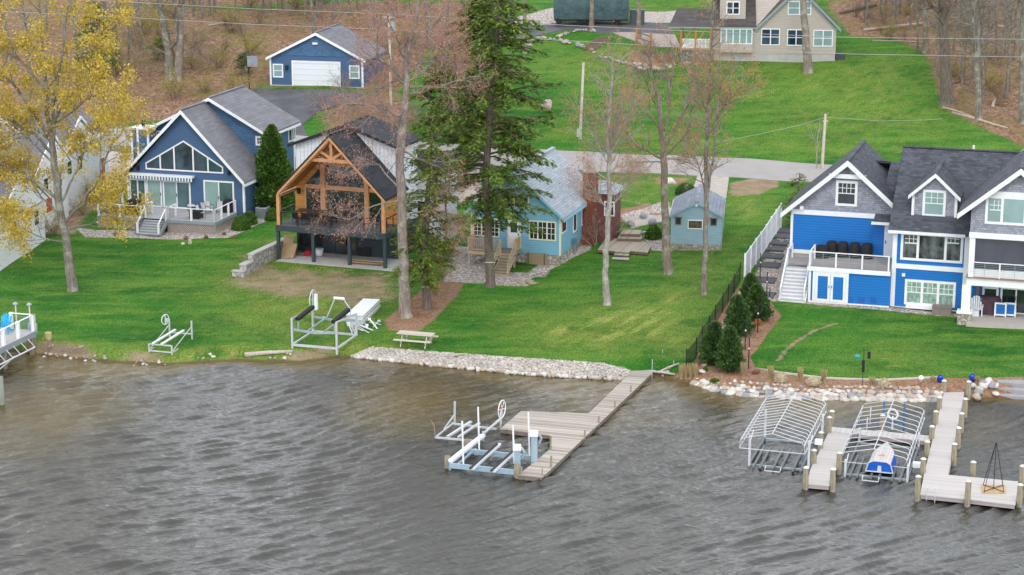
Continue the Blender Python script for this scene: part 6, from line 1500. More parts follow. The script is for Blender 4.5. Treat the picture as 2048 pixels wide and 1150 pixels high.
POLE = barkmat('utility_pole_wood', (.36, .3, .25, 1), (.56, .51, .45, 1), 1.0, None, .005)
def upole(label, base, top, r=.13):
    b = G(*base); t = atY(*top, b.y); root = thing('utility_pole', label, 'utility pole', b); MB().tube([(0, 0, -.5), (0, 0, 0), t - b], [r * 1.1, r * 1.05, r * .8], 8).build('shaft', POLE, root, True); return root, b, t
u1, b1, t1 = upole('leaning pale utility pole on the green slope behind the road', (1160, 278), (1167, 125))
u2, b2, t2 = upole('pale utility pole by the road above the bright blue house', (1644, 338), (1651, 228))
u3, b3, t3 = upole('grey utility pole with transformer behind the red budded maple', (782, 210), (778, 28))
MB().tube([t3 - b3 + Vector((.35, 0, -1.6)), t3 - b3 + Vector((.35, 0, -.7))], .25, 10).build('transformer', GALV, u3); MB().beam(t3 - b3 + Vector((-.6, 0, -.3)), t3 - b3 + Vector((.6, 0, -.3)), .1).build('crossarm', POLE, u3)
MB().box(-.12, .12, -.2, -.12, 3.2, 3.7).build('marker', plain('yellow_marker', (.6, .5, .05, 1), .6), u3)
m = MB(); m.tube([t2 - b2 + Vector((-.2, 0, -.6)), t2 - b2 + Vector((.25, 0, -.6))], .04, 5); m.build('insulator', CAPM, u2)
b = G(1157, 279); tb = thing('meter_box', 'small pale green meter box at the foot of the leaning pole', 'box', b); MB().box(-.16, .16, -.12, .12, .25, .95).build('box', plain('pale_green_box', (.45, .52, .45, 1), .6), tb); MB().box(-.04, .04, -.04, .04, -.2, .249).build('post', GALV, tb)
WIRE = plain('wire', (.42, .4, .38, 1), .5)
def wire(lb, pts, Y, r=.02):
    P = [atY(x, y, Y_) for (x, y), Y_ in zip(pts, Y if isinstance(Y, list) else [Y] * len(pts))]
    o_ = MB().tube(P, r, 4).build('power_line', WIRE, None); tag(o_, lb, 'wire', 'overhead power lines')
wire('upper overhead line crossing the woods to the transformer pole', [(-20, -14), (180, 0), (512, 18), (778, 28)], [150, 158, 170, t3.y]); wire('lower overhead line crossing above the blue garage', [(-20, 22), (180, 31), (512, 49), (778, 59)], [150, 158, 170, t3.y])
wire('upper overhead line running right from the transformer pole', [(778, 28), (1100, 49), (1400, 63), (1700, 75), (2100, 79)], [t3.y, 172, 168, 160, 150]); wire('lower overhead line running right over the beige house', [(778, 59), (1024, 75), (1350, 94), (1700, 108), (2100, 115)], [t3.y, 172, 168, 160, 150])
wire('service wire from the pole above the blue house to the woods', [(1651, 234), (1760, 242), (1850, 240), (1960, 232)], [t2.y, 171, 175, 182], .015); wire('service wire sagging left from the pole above the blue house', [(1651, 234), (1600, 250), (1520, 268), (1430, 285)], [t2.y, 166, 166, 166], .015)
# boulder, stones, basketball hoop
RK = plain('granite', (.4, .37, .34, 1), .9, var=.45, scale=2.5, bump=.05, bscale=5, island=.0)
def rockmesh(seed, sub=2):
    import bmesh
    bm_ = bmesh.new(); bmesh.ops.create_icosphere(bm_, subdivisions=sub, radius=1.0); r_ = random.Random(seed); ax = [Vector((r_.gauss(0, 1), r_.gauss(0, 1), r_.gauss(0, 1))).normalized() for _ in range(9)]; cut = [r_.uniform(.62, .95) for _ in ax]
    for v in bm_.verts:
        for a, c in zip(ax, cut):
            dd = v.co.dot(a)
            if dd > c: v.co -= a * (dd - c)
        v.co *= 1 + r_.uniform(-.03, .03)
    me = bpy.data.meshes.new('rock'); bm_.to_mesh(me); bm_.free(); me.polygons.foreach_set('use_smooth', [True] * len(me.polygons)); return me
ROCKS = [rockmesh(i) for i in range(8)]
RMATS = [plain('stone_' + n, c, .9, var=.3, scale=1.2, bump=.06, bscale=3) for n, c in (('pale', (.52, .48, .43, 1)), ('warm', (.46, .38, .3, 1)), ('grey', (.3, .3, .31, 1)), ('pink', (.46, .37, .33, 1)), ('white', (.62, .59, .54, 1)))]
RV = {}
def rock(name, label, loc, s, group=None, mat=None, cat='stone', r_=rnd):
    k = (r_.randrange(len(ROCKS)), mat if mat is not None else r_.choice([0, 0, 1, 2, 3, 4, 4]))
    if k not in RV: me = ROCKS[k[0]].copy(); me.materials.append(RMATS[k[1]]); RV[k] = me
    o_ = bpy.data.objects.new(name, RV[k]); C.objects.link(o_); o_.location = loc; o_.rotation_euler = (r_.uniform(-.3, .3), r_.uniform(-.3, .3), r_.uniform(0, 6.3))
    o_.scale = (s[0], s[1], s[2]) if isinstance(s, tuple) else (s, s * r_.uniform(.75, 1.0), s * r_.uniform(.55, .8)); tag(o_, label, cat, group); return o_
bo = rock('boulder', 'big mottled boulder alone on the upper lawn', G(1094, 221) + Vector((0, 0, .45)), (.78, .6, .62), None, 3, 'boulder')
for k, q in enumerate(((1340, 368), (1305, 448), (1287, 436), (1262, 452))): rock('boulder', ('pale boulder in the bark bed by the road', 'grey boulder above the wooden deck steps', 'flat grey boulder left of the garden bed', 'grey stone at the end of the garden bed')[k], G(*q) + Vector((0, 0, .15)), (.55, .45, .4) if k == 0 else (.45, .35, .3), None, 4 if k == 0 else 2, 'boulder')
b = G(499, 188); bh = thing('basketball_hoop', 'black basketball hoop at the edge of the asphalt drive', 'basketball hoop', b)
MB().tube([(0, 0, -.3), (0, 0, 2.4), (.15, -.1, 2.8), (.3, -.5, 3.0)], .07, 8).build('pole', BLACK, bh); MB().box(-.05, .95, -.62, -.56, 2.75, 3.75).build('backboard', plain('grey_backboard', (.25, .29, .34, 1), .3), bh); MB().ring((.45, -.85, 2.95), .23, .015, (0, 0, 1), 14, 4).build('rim', plain('orange_rim', (.6, .15, .03, 1), .5), bh)
# ================================================================ riprap
def bank_line(px, n):
    W_ = [onz(*q, 0) for q in px]; out_ = []
    L = [0]; 
    for a, b in zip(W_, W_[1:]): L.append(L[-1] + (b - a).length)
    for i in range(n):
        t = L[-1] * (i + .5) / n
        for j in range(len(W_) - 1):
            if L[j + 1] >= t: out_.append(W_[j].lerp(W_[j + 1], (t - L[j]) / (L[j + 1] - L[j]))); break
    return out_
rr = random.Random(11)
base = bank_line([(1385, 764), (1430, 781), (1500, 792), (1600, 797), (1700, 799), (1800, 801), (1880, 802)], 60)
for row in range(4):
    for i, p in enumerate(base):
        s = rr.uniform(.22, .36) * (1.15, .95, .75, .6)[row]; y = p.y + .0 + row * .36 + rr.uniform(-.1, .1); x = p.x + rr.uniform(-.12, .12) + row * .12
        rock('shore_boulder', 'rounded pale boulder in the stone wall along the right shore', (x, y, -.04 + row * .15), s, 'boulders along the right shore', r_=rr)
for p in bank_line([(1952, 801), (1970, 800), (1988, 798)], 16): (lambda X_, Y_: rock('shore_boulder', 'rounded boulder right of the long dock beside the stone steps', (X_, Y_, max(hz(X_, Y_), 0) + .12), rr.uniform(.22, .36), 'boulders beside the stone steps', r_=rr))(p.x + rr.uniform(-.3, .3), p.y + rr.uniform(0, 1.3))
ep = [(1395, 750), (1402, 725), (1412, 705), (1425, 685), (1432, 665), (1446, 640), (1458, 622), (1466, 600), (1478, 585), (1490, 568)]
for a, b in zip(ep, ep[1:]):
    for t in (.2, .7): g_ = G(a[0] + (b[0] - a[0]) * t + 8, a[1] + (b[1] - a[1]) * t); rock('edging_stone', 'pale edging stone beside the mesh fence under the spruces', (g_.x, g_.y, g_.z + .06), rr.uniform(.16, .28), 'edging stones by the mesh fence', r_=rr)
# left white riprap: the larger stones are things, the small rubble above them one mass
base = bank_line([(700, 716), (760, 722), (840, 730), (940, 740), (1040, 750), (1140, 757), (1250, 762)], 78)
for row in range(1):
    for i, p in enumerate(base):
        rock('shore_stone', 'pale angular stone at the waterline of the white rock shore', (p.x + rr.uniform(-.08, .08), p.y + .12 + rr.uniform(-.08, .1), .07), rr.uniform(.15, .27), 'stones at the waterline of the white rock shore', r_=rr, mat=rr.choice([0, 1, 4, 4, 3]))
rb = MB(); tmpl = [tuple(v.co) for v in rockmesh(3, 1).vertices]; tf = [tuple(p.vertices) for p in rockmesh(3, 1).polygons]
for i in range(3600):
    t = rr.random(); x0 = 705 + (1262 - 705) * t; yw = np.interp(x0, [705, 760, 840, 940, 1040, 1140, 1262], [716, 722, 730, 740, 750, 757, 760]); u = rr.random(); top = np.interp(x0, [705, 740, 1000, 1200, 1262], [712, 694, 713, 726, 742])
    g_ = G(x0, yw - 4 - (yw - top - 4) * u); s = rr.uniform(.045, .11); a = rr.uniform(0, 6.3); ca, sa = math.cos(a), math.sin(a); sy, sz = rr.uniform(.7, 1), rr.uniform(.4, .65)
    rb.add([(g_.x + s * (q[0] * ca - q[1] * sa * sy), g_.y + s * (q[0] * sa + q[1] * ca * sy), g_.z + .01 + q[2] * s * sz) for q in tmpl], tf)
rub = rb.build('shore_rubble', plain('white_rubble', (.6, .55, .49, 1), .9, var=.2, scale=.6, island=.45), None); tag(rub, 'white limestone rubble covering the bank behind the wooden dock', 'rubble', None, 'stuff')
rb = MB()
for (x0, y0, x2, y2, n) in ((150, 716, 215, 723, 10), (265, 724, 335, 729, 12), (395, 717, 440, 722, 5), (540, 716, 600, 721, 8), (50, 703, 170, 718, 30), (1322, 748, 1352, 752, 6)):
    for i in range(n): g_ = onz(x0 + (x2 - x0) * rr.random(), y0 + (y2 - y0) * rr.random(), .05); rock('bank_stone', 'small stone lying on the low grassy bank', (g_.x, g_.y, hz(g_.x, g_.y) + .04), rr.uniform(.06, .17), 'stones on the low bank', r_=rr)
DRIFT = barkmat('driftwood', (.36, .3, .25, 1), (.55, .49, .43, 1), 1.0)
def log(name, label, a, b, r0, r1, dz=.1, mat=DRIFT, wat=False):
    p = onz(*a, .1) if wat else G(*a); q = onz(*b, .1) if wat else G(*b); u = Vector((0, 0, dz)); mid_ = p.lerp(q, .5) + Vector((0, 0, .04)); o_ = MB().tube([(0, 0, 0), mid_ - p, q - p], [r0, (r0 + r1) / 2 * 1.05, r1], 8).build(name, mat, None, True, loc=p + u); tag(o_, label, 'log'); return o_
log('driftwood_log', 'long silver driftwood log on the left bank', (490, 713), (585, 706), .16, .09)
log('driftwood_log', 'pale driftwood pole leaning out right of the wooden dock', (1315, 752), (1358, 733), .07, .05, .2)
log('driftwood_log', 'driftwood branch lying on the white rocks', (905, 716), (935, 712), .06, .03, .15); log('driftwood_log', 'flat driftwood by the reeds right of the dock', (1300, 746), (1350, 752), .08, .06, .1)
# stone steps at right rim
F = Frame(*zN(1850, 175), 17, z=0.0); ss = F.root('stone_steps', 'three grey slab steps down to the water at the right rim of the photo', 'steps')
for k in range(3): MB().box(0, 5, -.5 + k * .5, -.5 + k * .5 + .8, -.5, .2 + .24 * k).build('step_slab', plain('grey_slab%d' % k, (.3, .3, .31, 1), .85, var=.15), ss, bevel=.04)
sheet('lawn_edging', [(1512, 737), (1560, 745), (1650, 756), (1760, 760), (1880, 754), (1882, 756), (1760, 762), (1650, 758), (1560, 747)], plain('pale_edging', (.5, .46, .4, 1), .9), .07)
sheet('garden_path', [(1255, 436), (1310, 428), (1345, 415), (1345, 432), (1320, 445), (1262, 458)], PALEC, .05)
# ================================================================ furniture and small things at the houses
def at_local(F, x, y, z): return F.wld(x, y, z)
def covered(label, loc, rz, w, d, h, mat, name='covered_chair', cat='furniture cover', group=None, peak=.12, sl=.12):
    t = thing(name, label, cat, loc, rz, group); m = MB(); rings = []
    for k, (zz, s_) in enumerate(((0, 1.06), (h * .35, 1.0), (h * .78, .96), (h * .95, .8), (h, .5))):
        rings.append([(w / 2 * s_ * math.cos(a) * (1.15 if abs(math.cos(a)) < .95 else 1) + .0, d / 2 * s_ * math.sin(a) * 1.15 + (peak * k / 4), zz) for a in [2 * math.pi * i / 12 + .26 for i in range(12)]])
    vs = [p for r_ in rings for p in r_]; m.add(vs, [(i * 12 + j, i * 12 + (j + 1) % 12, (i + 1) * 12 + (j + 1) % 12, (i + 1) * 12 + j) for i in range(4) for j in range(12)] + [tuple(range(48, 60))])
    m.build('cover', mat, t, True); MB().tube([(w / 2 * math.cos(a) * 1.1, d / 2 * math.sin(a) * 1.15, .05) for a in [2 * math.pi * i / 12 for i in range(13)]], .02, 4).build('hem', mat, t); return t
def table(label, loc, rz, w, d, h, mat, leg, name='dining_table', rnd_=False):
    t = thing(name, label, 'table', loc, rz)
    if rnd_: MB().tube([(0, 0, h - .04), (0, 0, h)], w / 2, 16).build('tabletop', mat, t)
    else: MB().box(-w / 2, w / 2, -d / 2, d / 2, h - .05, h).build('tabletop', mat, t)
    for sx in (-1, 1):
        for sy in (-1, 1): MB().box(sx * (w / 2 - .12) - .03, sx * (w / 2 - .12) + .03, sy * (d / 2 - .1) - .03, sy * (d / 2 - .1) + .03, 0, h - .051).build('leg', leg, t)
    return t
def chair(label, loc, rz, seat, leg, group=None, name='patio_chair', back=.95):
    t = thing(name, label, 'chair', loc, rz, group)
    MB().box(-.23, .23, -.24, .22, .42, .46).build('seat', seat, t); MB().prism([(-.22, .22, .46), (.22, .22, .46), (.2, .36, back), (-.2, .36, back)], (0, .025, 0)).build('backrest', seat, t)
    for x in (-.22, .22): 
        MB().tube([(x, -.22, 0), (x, -.2, .44), (x, -.18, .62), (x, .27, .62)], .015, 4).build('arm_frame', leg, t); MB().tube([(x, .3, 0), (x, .2, .44), (x, .34, back)], .015, 4).build('back_frame', leg, t)
    return t
SL = plain('white_sling', (.66, .67, .68, 1), .7)
# --- dark blue house deck
w1 = lambda x, y, z=FL: F1.wld(x, y, z); hh = lambda x, y, F=F1, Z=zA2, z=FL: F.h(*Z(x, y), z)
gx, gy = hh(500, 375); g_ = thing('covered_grill', 'grill under a black cover on the left of the grey deck', 'grill', w1(gx, gy + .65, FL), -F1.r)
MB().box(-.75, .75, -.3, .3, 0, .82).build('cabinet_cover', BLACKF, g_, bevel=.04); MB().prism([(-.62, -.32, .83), (.62, -.32, .83), (.62, -.3, .95), (.4, -.2, 1.18), (-.4, -.2, 1.18), (-.62, -.3, .95)], (0, .55, 0)).build('hood_cover', BLACKF, g_)
gx, gy = hh(250, 350); t = thing('wicker_cabinet', 'brown wicker cabinet at the left end of the grey deck', 'cabinet', w1(gx, gy + .5, FL), -F1.r); WK = plain('brown_wicker', (.14, .1, .085, 1), .8, bump=.02); MB().box(-.55, .55, -.3, .3, .02, .7).build('body', WK, t); MB().box(-.6, .6, -.35, .35, .701, .76).build('lid', WK, t)
q = hh(1210, 290); t = thing('lounge_chair', 'white high backed lounge chair by the blue wall', 'chair', w1(q[0], q[1] + .1, FL), -F1.r + .5)
MB().box(-.3, .3, -.7, .1, .32, .38).build('seat', SL, t); MB().prism([(-.3, .1, .36), (.3, .1, .36), (.27, .45, 1.35), (-.27, .45, 1.35)], (0, .04, 0)).build('backrest', SL, t)
for x in (-.3, .3): MB().tube([(x, -.6, 0), (x, -.55, .5), (x, .1, .55), (x, .3, 0)], .018, 4).build('frame', BLACK, t)
q = hh(1290, 262); table('small navy side table beside the lounge chair', w1(*q), 0, .5, .5, .45, plain('navy', (.01, .02, .07, 1), .5), BLACK, 'side_table')
q = hh(1260, 400); tb = table('dark square fire table on the grey deck', w1(q[0] + .1, q[1] + .1), -F1.r, .9, .9, .62, BLACK, BLACK, 'fire_table'); MB().box(-.4, .4, -.4, .4, .02, .56).build('base', BLACK, tb)
for k, (x, y, a) in enumerate(((1340, 395, 1.2), (1400, 350, 2.4), (1440, 330, 2.8), (1560, 330, -2.9))):
    q = hh(x, y); chair('white sling patio chair ' + ('beside the fire table, nearest the railing', 'behind the fire table', 'at the right of the fire table', 'by the right hand patio door')[k], w1(*q), a, SL, BLACK, 'white sling chairs on the grey deck')
q = hh(1660, 325); covered('dark covered chair against the right patio door', w1(*q), -F1.r, .7, .7, 1.0, BLACKF)
def ac(label, p, s=.45, mat=None):
    t = thing('air_conditioner', label, 'air conditioner', p, -.3); MB().box(-s, s, -s, s, -.1, .85).build('housing', mat or GALV, t, bevel=.03)
    m = MB()
    for i in range(9): m.box(-s - .012, s + .012, -s - .012, -s - .002, .06 + i * .085, .09 + i * .085)
    m.build('grille', BLACK, t); MB().tube([(0, 0, .851), (0, 0, .88)], s * .8, 14).build('fan_guard', BLACK, t); return t
ac('grey air conditioner beside the dark blue house', G(526, 435))
# --- timber house: table on the porch, things below
DKT = plain('dark_brown_top', (.06, .035, .03, 1), .5)
q = F2.h(*zB(500, 690), FL2 + .8); tb = table('long dark dining table on the timber porch', F2.wld(q[0] + .2, q[1], FL2 + .001), -F2.r, 3.0, 1.0, .9, DKT, BLACK)
for k in range(4): chair('black chair tucked on the lake side of the porch table, number %s from the left' % ('one', 'two', 'three', 'four')[k] if False else ('leftmost', 'second from left', 'third from left', 'rightmost')[k] + ' black chair on the lake side of the porch table', F2.wld(q[0] - 1.0 + k * .78, q[1] - .75, FL2 + .001), -F2.r + math.pi, BLACK, BLACK, 'black chairs along the porch table')
q = F2.h(*zB(900, 725), FL2); g_ = thing('porch_grill', 'black grill at the right end of the timber porch', 'grill', F2.wld(q[0], q[1] + .3, FL2), -F2.r); MB().box(-.5, .5, -.25, .25, .0, .8).build('cabinet', CHAR, g_); MB().tube([(-.45, 0, .85), (.45, 0, .85)], .26, 10).build('lid', BLACK, g_)
p_ = MB().box(.05, 9.2, -.55, 3.0, -.5, .05); o_ = p_.build('concrete_slab', CONC, None); o_.location = F2.o; o_.rotation_euler = (0, 0, -F2.r); tag(o_, kind='structure')
def x2(x, y, z=.06): q = F2.h(*zB(x, y), z); return F2.wld(q[0], q[1], z)
CB = plain('cardboard', (.36, .24, .14, 1), .8)
t = thing('cardboard_sheets', 'flattened cardboard boxes leaning under the timber porch', 'cardboard', x2(335, 995), -F2.r); MB().beam((-.3, 0, .02), (-.2, .5, 1.5), .9, .03).build('sheet', CB, t); MB().beam((.1, -.3, .02), (.25, .2, 1.0), .8, .03).build('sheet', CB, t); MB().beam((-.6, -.2, .05), (.2, -.35, .06), .5, .04).build('sheet', LUMBER, t)
t = thing('red_fuel_can', 'red fuel can under the timber porch', 'fuel can', x2(460, 985), -F2.r); RDP = plain('red_plastic', (.45, .01, .02, 1), .4); MB().box(-.2, .2, -.15, .15, 0, .36).build('can', RDP, t, bevel=.05); MB().tube([(-.12, 0, .36), (-.12, 0, .46), (.12, 0, .46), (.12, 0, .36)], .025, 6).build('handle', RDP, t)
t = thing('white_tub', 'white plastic tub under the timber porch', 'tub', x2(535, 985), -F2.r); MB().tube([(0, 0, 0), (0, 0, .48)], [.26, .33], 12).build('tub', SL, t, True); MB().ring((0, 0, .48), .33, .025, (0, 0, 1), 14).build('rim', SL, t)
t = thing('dark_bin', 'low dark crate behind the red fuel can', 'crate', x2(415, 980), -F2.r); MB().box(-.35, .35, -.2, .2, 0, .25).build('crate', MBR, t); MB().box(-.37, .37, -.22, .22, .251, .29).build('lid', BLACK, t)
t = thing('lumber_pile', 'low pile of boards at the right front of the concrete slab', 'lumber', x2(860, 1040), -F2.r)
for k in range(7): MB().beam((-1.4 + rnd.uniform(-.2, .2), -.3 + k * .1, .05 + (k % 3) * .05), (1.4 + rnd.uniform(-.2, .2), -.3 + k * .1 + rnd.uniform(-.1, .1), .05 + (k % 3) * .05), .12, .045).build('board', LUMBER if k % 2 else MBR, t)
t = thing('black_bin', 'black covered bin under the right of the timber porch', 'bin', x2(850, 985), -F2.r); MB().box(-.5, .5, -.3, .3, 0, .6).build('bin', BLACKF, t, bevel=.05); MB().box(-.52, .52, -.32, .32, .601, .66).build('lid', BLACK, t)
BLK = stone_mat('split_block', (.34, .33, .32, 1), (.48, .46, .44, 1), (.22, .21, .2, 1), 2.4)
rwl = thing('retaining_wall', 'stepped grey block retaining wall left of the timber porch', 'wall', F2.wld(-.55, 0, 0), -F2.r)
MB().box(-.2, .2, -3.3, 3.2, -1, 1.0).build('wall_section', BLK, rwl); MB().box(-.24, .24, -3.33, 3.2, 1.001, 1.1).build('cap', CONC, rwl)
MB().box(-.3, .2, -4.4, -3.301, -1, .5).build('wall_section', BLK, rwl); MB().box(-.34, .24, -4.43, -3.34, .501, .6).build('cap', CONC, rwl)
MB().box(-.7, .2, -4.8, -4.401, -1, .1).build('wall_section', BLK, rwl); MB().box(-.74, .24, -4.83, -4.44, .101, .18).build('cap', CONC, rwl)
# --- cottage side: garden deck, bench, steps, slabs
zD2 = lambda x, y: zD(x, y)
gd = [zD(145, 735), zD(285, 745), zD(288, 752), zD(408, 757), zD(412, 745), zD(555, 757), zD(588, 700), zD(500, 655), zD(215, 640)]
P = [onz(*q, G(*zD(350, 770)).z + .3) for q in gd]; z0 = P[0].z
def level(name, label, cat, pts, z, t, mat, fm, rot=17):
    P = [onz(*q, z) for q in pts]; o = P[0]; r = R(rot); c, s = math.cos(r), math.sin(r); L = [((p.x - o.x) * c - (p.y - o.y) * s, (p.x - o.x) * s + (p.y - o.y) * c) for p in P]
    ro = thing(name, label, cat, o, -r); MB().prism([(x, y, -.05) for x, y in L], (0, 0, .05)).build('boards', mat, ro); MB().prism([(x * .99 + .02, y * .99 + .02, -t) for x, y in L], (0, 0, t - .051)).build('frame', fm, ro); return ro
OD = planks('old_grey_deck', (.36, .31, .25, 1), 'X', .14, .22, streak='Y')
level('garden_deck', 'low weathered wooden deck on the lawn between cottage and shed', 'deck', gd, z0, .22, OD, MBR)
level('wooden_step', 'wider upper step of weathered boards behind the garden deck', 'step', [zD(310, 640), zD(512, 645), zD(505, 612), zD(325, 608)], z0 + .25, .3, OD, MBR)
level('wooden_step', 'topmost narrow step of weathered boards near the garden path', 'step', [zD(330, 602), zD(495, 606), zD(505, 575), zD(365, 570)], z0 + .5, .4, OD, MBR)
level('wooden_step', 'small wooden step in front of the garden deck', 'step', [zD(280, 775), zD(400, 783), zD(405, 768), zD(285, 760)], z0 - .12, .14, OD, MBR)
level('stone_tread', 'flat pale stone tread on the grass before the garden deck', 'step', [zD(262, 806), zD(400, 814), zD(402, 802), zD(272, 796)], z0 - .24, .1, CONC, CONC)
bq = G(*zD(525, 640)); bb = thing('garden_bench', 'grey plank bench beside the garden deck steps', 'bench', bq, R(-17) + 1.05); MB().box(-.65, .65, -.17, .17, .42, .48).build('seat', OD, bb)
for x in (-.5, .5): MB().box(x - .05, x + .05, -.14, .14, -.2, .419).build('leg', MBR, bb)
for k in range(5):
    a = G(*zC(760 + 20 * k + rnd.uniform(-6, 6), 965 + (k % 3) * 13)); o_ = MB().prism([(math.cos(i) * .35 * rnd.uniform(.8, 1.1), math.sin(i) * .3, -.1) for i in (0, 1, 2, 3, 4.1, 5.2)], (0, 0, .14)).build('flagstone', plain('flag%d' % k, (.36, .3, .22, 1), .9, var=.3), None, loc=a); tag(o_, 'brown flagstone before the plywood cellar door', 'flagstone', 'flagstones at the cellar door')
tr = thing('timber_edge', 'old timber edging beside the cellar door pit', 'timber', F3.wld(-2.9, -1.2, -.3), -F3.r); MB().beam((0, 1.0, .1), (0, -.7, .0), .14, .3).build('timber', MBR, tr)
b = G(*zC(380, 800)); t = thing('concrete_steps', 'pale concrete steps left of the cottage', 'steps', b, R(-17)); MB().box(-.5, .5, -.1, .5, -.3, .15).build('step', CONC, t); MB().box(-.5, .5, .5, 1.3, -.3, .35).build('step', CONC, t)
t = thing('roof_vent', '', '') if False else None
# --- bright blue house
q0 = F5.h(*zE(500, 755), zdk)[1]
for k, x in enumerate((500, 570, 645, 720)):
    X_ = F5.h(*zE(x, 750), zdk)[0]; covered(('leftmost', 'second from left', 'third from left', 'rightmost')[k] + ' tall black covered chair on the bright blue house deck', F5.wld(X_, yA - 1.0, zdk), -F5.r, .78, .8, 1.0, BLACKF, group='black covered chairs on the upper deck')
X_ = F5.h(*zE(440, 760), zdk)[0]; covered('low black covered table at the left of the covered chairs', F5.wld(X_, yA - 1.5, zdk), -F5.r, .95, .95, .8, BLACKF, 'covered_table', peak=0)
gp = lambda x, y, z=.09: (lambda q: F5.wld(q[0], q[1], z))(F5.h(*zG(x, y), z))
adirondack('white adirondack chair beside the stone plinth on the patio', gp(750, 740), -F5.r + .05, WHITE2, 1.15)
covered('large plum coloured covered grill on the patio', gp(970, 725) + F5.w * .35, -F5.r, 1.5, 1.0, 1.15, plain('plum_cover', (.09, .05, .065, 1), .7, var=.4, bump=.1, bscale=2), 'covered_grill', peak=0)
covered('second plum cover behind the patio chairs with a yellow bundle on top', gp(1190, 700) + F5.w * .6, -F5.r, 1.3, .9, 1.05, plain('plum_cover2', (.09, .05, .065, 1), .7, var=.4, bump=.1, bscale=2), 'covered_table', peak=0)
o_ = MB().tube([(-.5, 0, 0), (-.25, 0, .1), (.25, 0, .1), (.5, 0, 0)], [.1, .2, .2, .1], 8).build('yellow_bundle', plain('yellow_cloth', (.6, .32, .01, 1), .7), None, True, loc=gp(1160, 700) + F5.w * .6 + Vector((0, 0, 1.15))); tag(o_, 'yellow bundle lying on the plum cover', 'bundle')
BLC = plain('blue_cushion', (.01, .13, .42, 1), .7)
for k, x in enumerate((1145, 1300)):
    t = thing('patio_chair', ('left', 'right')[k] + ' one of the two white patio chairs with blue cushions', 'chair', gp(x, 790) + F5.w * .3, -F5.r, 'white chairs with blue cushions')
    MB().frame(-.38, .38, .1, .95, -.06, .0, .1).build('backrest_frame', WHITE2, t); MB().box(-.28, .28, -.05, -.01, .2, .5).build('lower_cushion', BLC, t); MB().box(-.279, .279, -.055, -.012, .52, .84).build('back_cushion', BLC, t); MB().box(-.38, .38, .01, .6, .38, .44).build('seat', WHITE2, t)
    for x_ in (-.35, .35): MB().box(x_ - .03, x_ + .03, -.05, .01, 0, .1).build('leg', WHITE2, t); MB().box(x_ - .03, x_ + .03, .53, .59, 0, .379).build('leg', WHITE2, t)
t = thing('side_table', 'small white box table before the white adirondack chair', 'table', gp(750, 750), -F5.r); MB().box(-.2, .2, -.2, .2, 0, .35).build('box', WHITE2, t); MB().box(-.22, .22, -.22, .22, .351, .38).build('top', WHITE2, t)
q = F5.h(*zG(180, 755), F5.gz(3, -.6)); t = thing('storage_box', 'taupe deck box against the bright blue wall under the window box', 'box', F5.wld(q[0], -.75, F5.gz(q[0], -.7)), -F5.r); TP = plain('taupe', (.22, .18, .16, 1), .6); MB().box(-.6, .6, -.3, .3, -.1, .48).build('body', TP, t); MB().box(-.63, .63, -.33, .33, .481, .56).build('lid', TP, t)
q = F5.wld(sx1 + .5, -.2, F5.gz(sx1, 0)) ; t = thing('blue_bin', 'small blue bin under the landing of the white stairs', 'bin', F5.wld(sx1 - .35, yA - 1.0, F5.gz(sx1 - .3, yA - 1.0)), -F5.r); MB().box(-.2, .2, -.2, .2, 0, .6).build('bin', BLC, t); MB().box(-.22, .22, -.22, .22, .601, .65).build('lid', BLC, t)
# --- right garden: feeder, pots
b = G(1725, 770); t = thing('bird_feeder', 'black bird feeder pole with green roofed feeder on the right garden bed', 'bird feeder', b); z_ = lambda y: atY(1725, y, b.y).z - b.z
MB().tube([(0, 0, -.3), (0, 0, z_(697))], .02, 5).build('pole', BLACK, t); MB().tube([(0, 0, z_(744)), (0, 0, z_(720))], .09, 8).build('baffle', BLACK, t); MB().tube([(-.35, 0, z_(705)), (0, 0, z_(700)), (.3, 0, z_(700))], .015, 4).build('crook', BLACK, t)
MB().tube([(-.35, 0, z_(718)), (-.35, 0, z_(712)), (-.35, 0, z_(708))], [.14, .2, .04], 8).build('green_feeder', plain('green_feeder', (.03, .3, .22, 1), .5), t); MB().box(.22, .38, -.07, .07, z_(717), z_(703)).build('tube_feeder', BLACK, t)
CER = plain('cobalt_glaze', (.01, .04, .42, 1), .15)
for (x, y), lb in (((1880, 764), 'cobalt blue pot left of the long dock entrance'), ((1944, 762), 'cobalt blue pot right of the long dock entrance')):
    b = G(x, y); t = thing('ceramic_pot', lb, 'pot', b); t.scale = (.72, .72, .72); MB().tube([(0, 0, 0), (0, 0, .2), (0, 0, .42), (0, 0, .5)], [.19, .25, .25, .24], 14).build('pot', CER, t, True); MB().ring((0, 0, .5), .21, .03, (0, 0, 1), 14).build('rim', CER, t)
b = G(1842, 763); t = thing('globe_ornament', 'white garden globe at the edge of the right bed', 'ornament', b); MB().tube([(0, 0, .05), (0, 0, .12), (0, 0, .22), (0, 0, .32), (0, 0, .37)], [.05, .13, .17, .12, .03], 12).build('globe', WHITE, t, True); MB().tube([(0, 0, -.05), (0, 0, .06)], .07, 8).build('base', CONC, t)
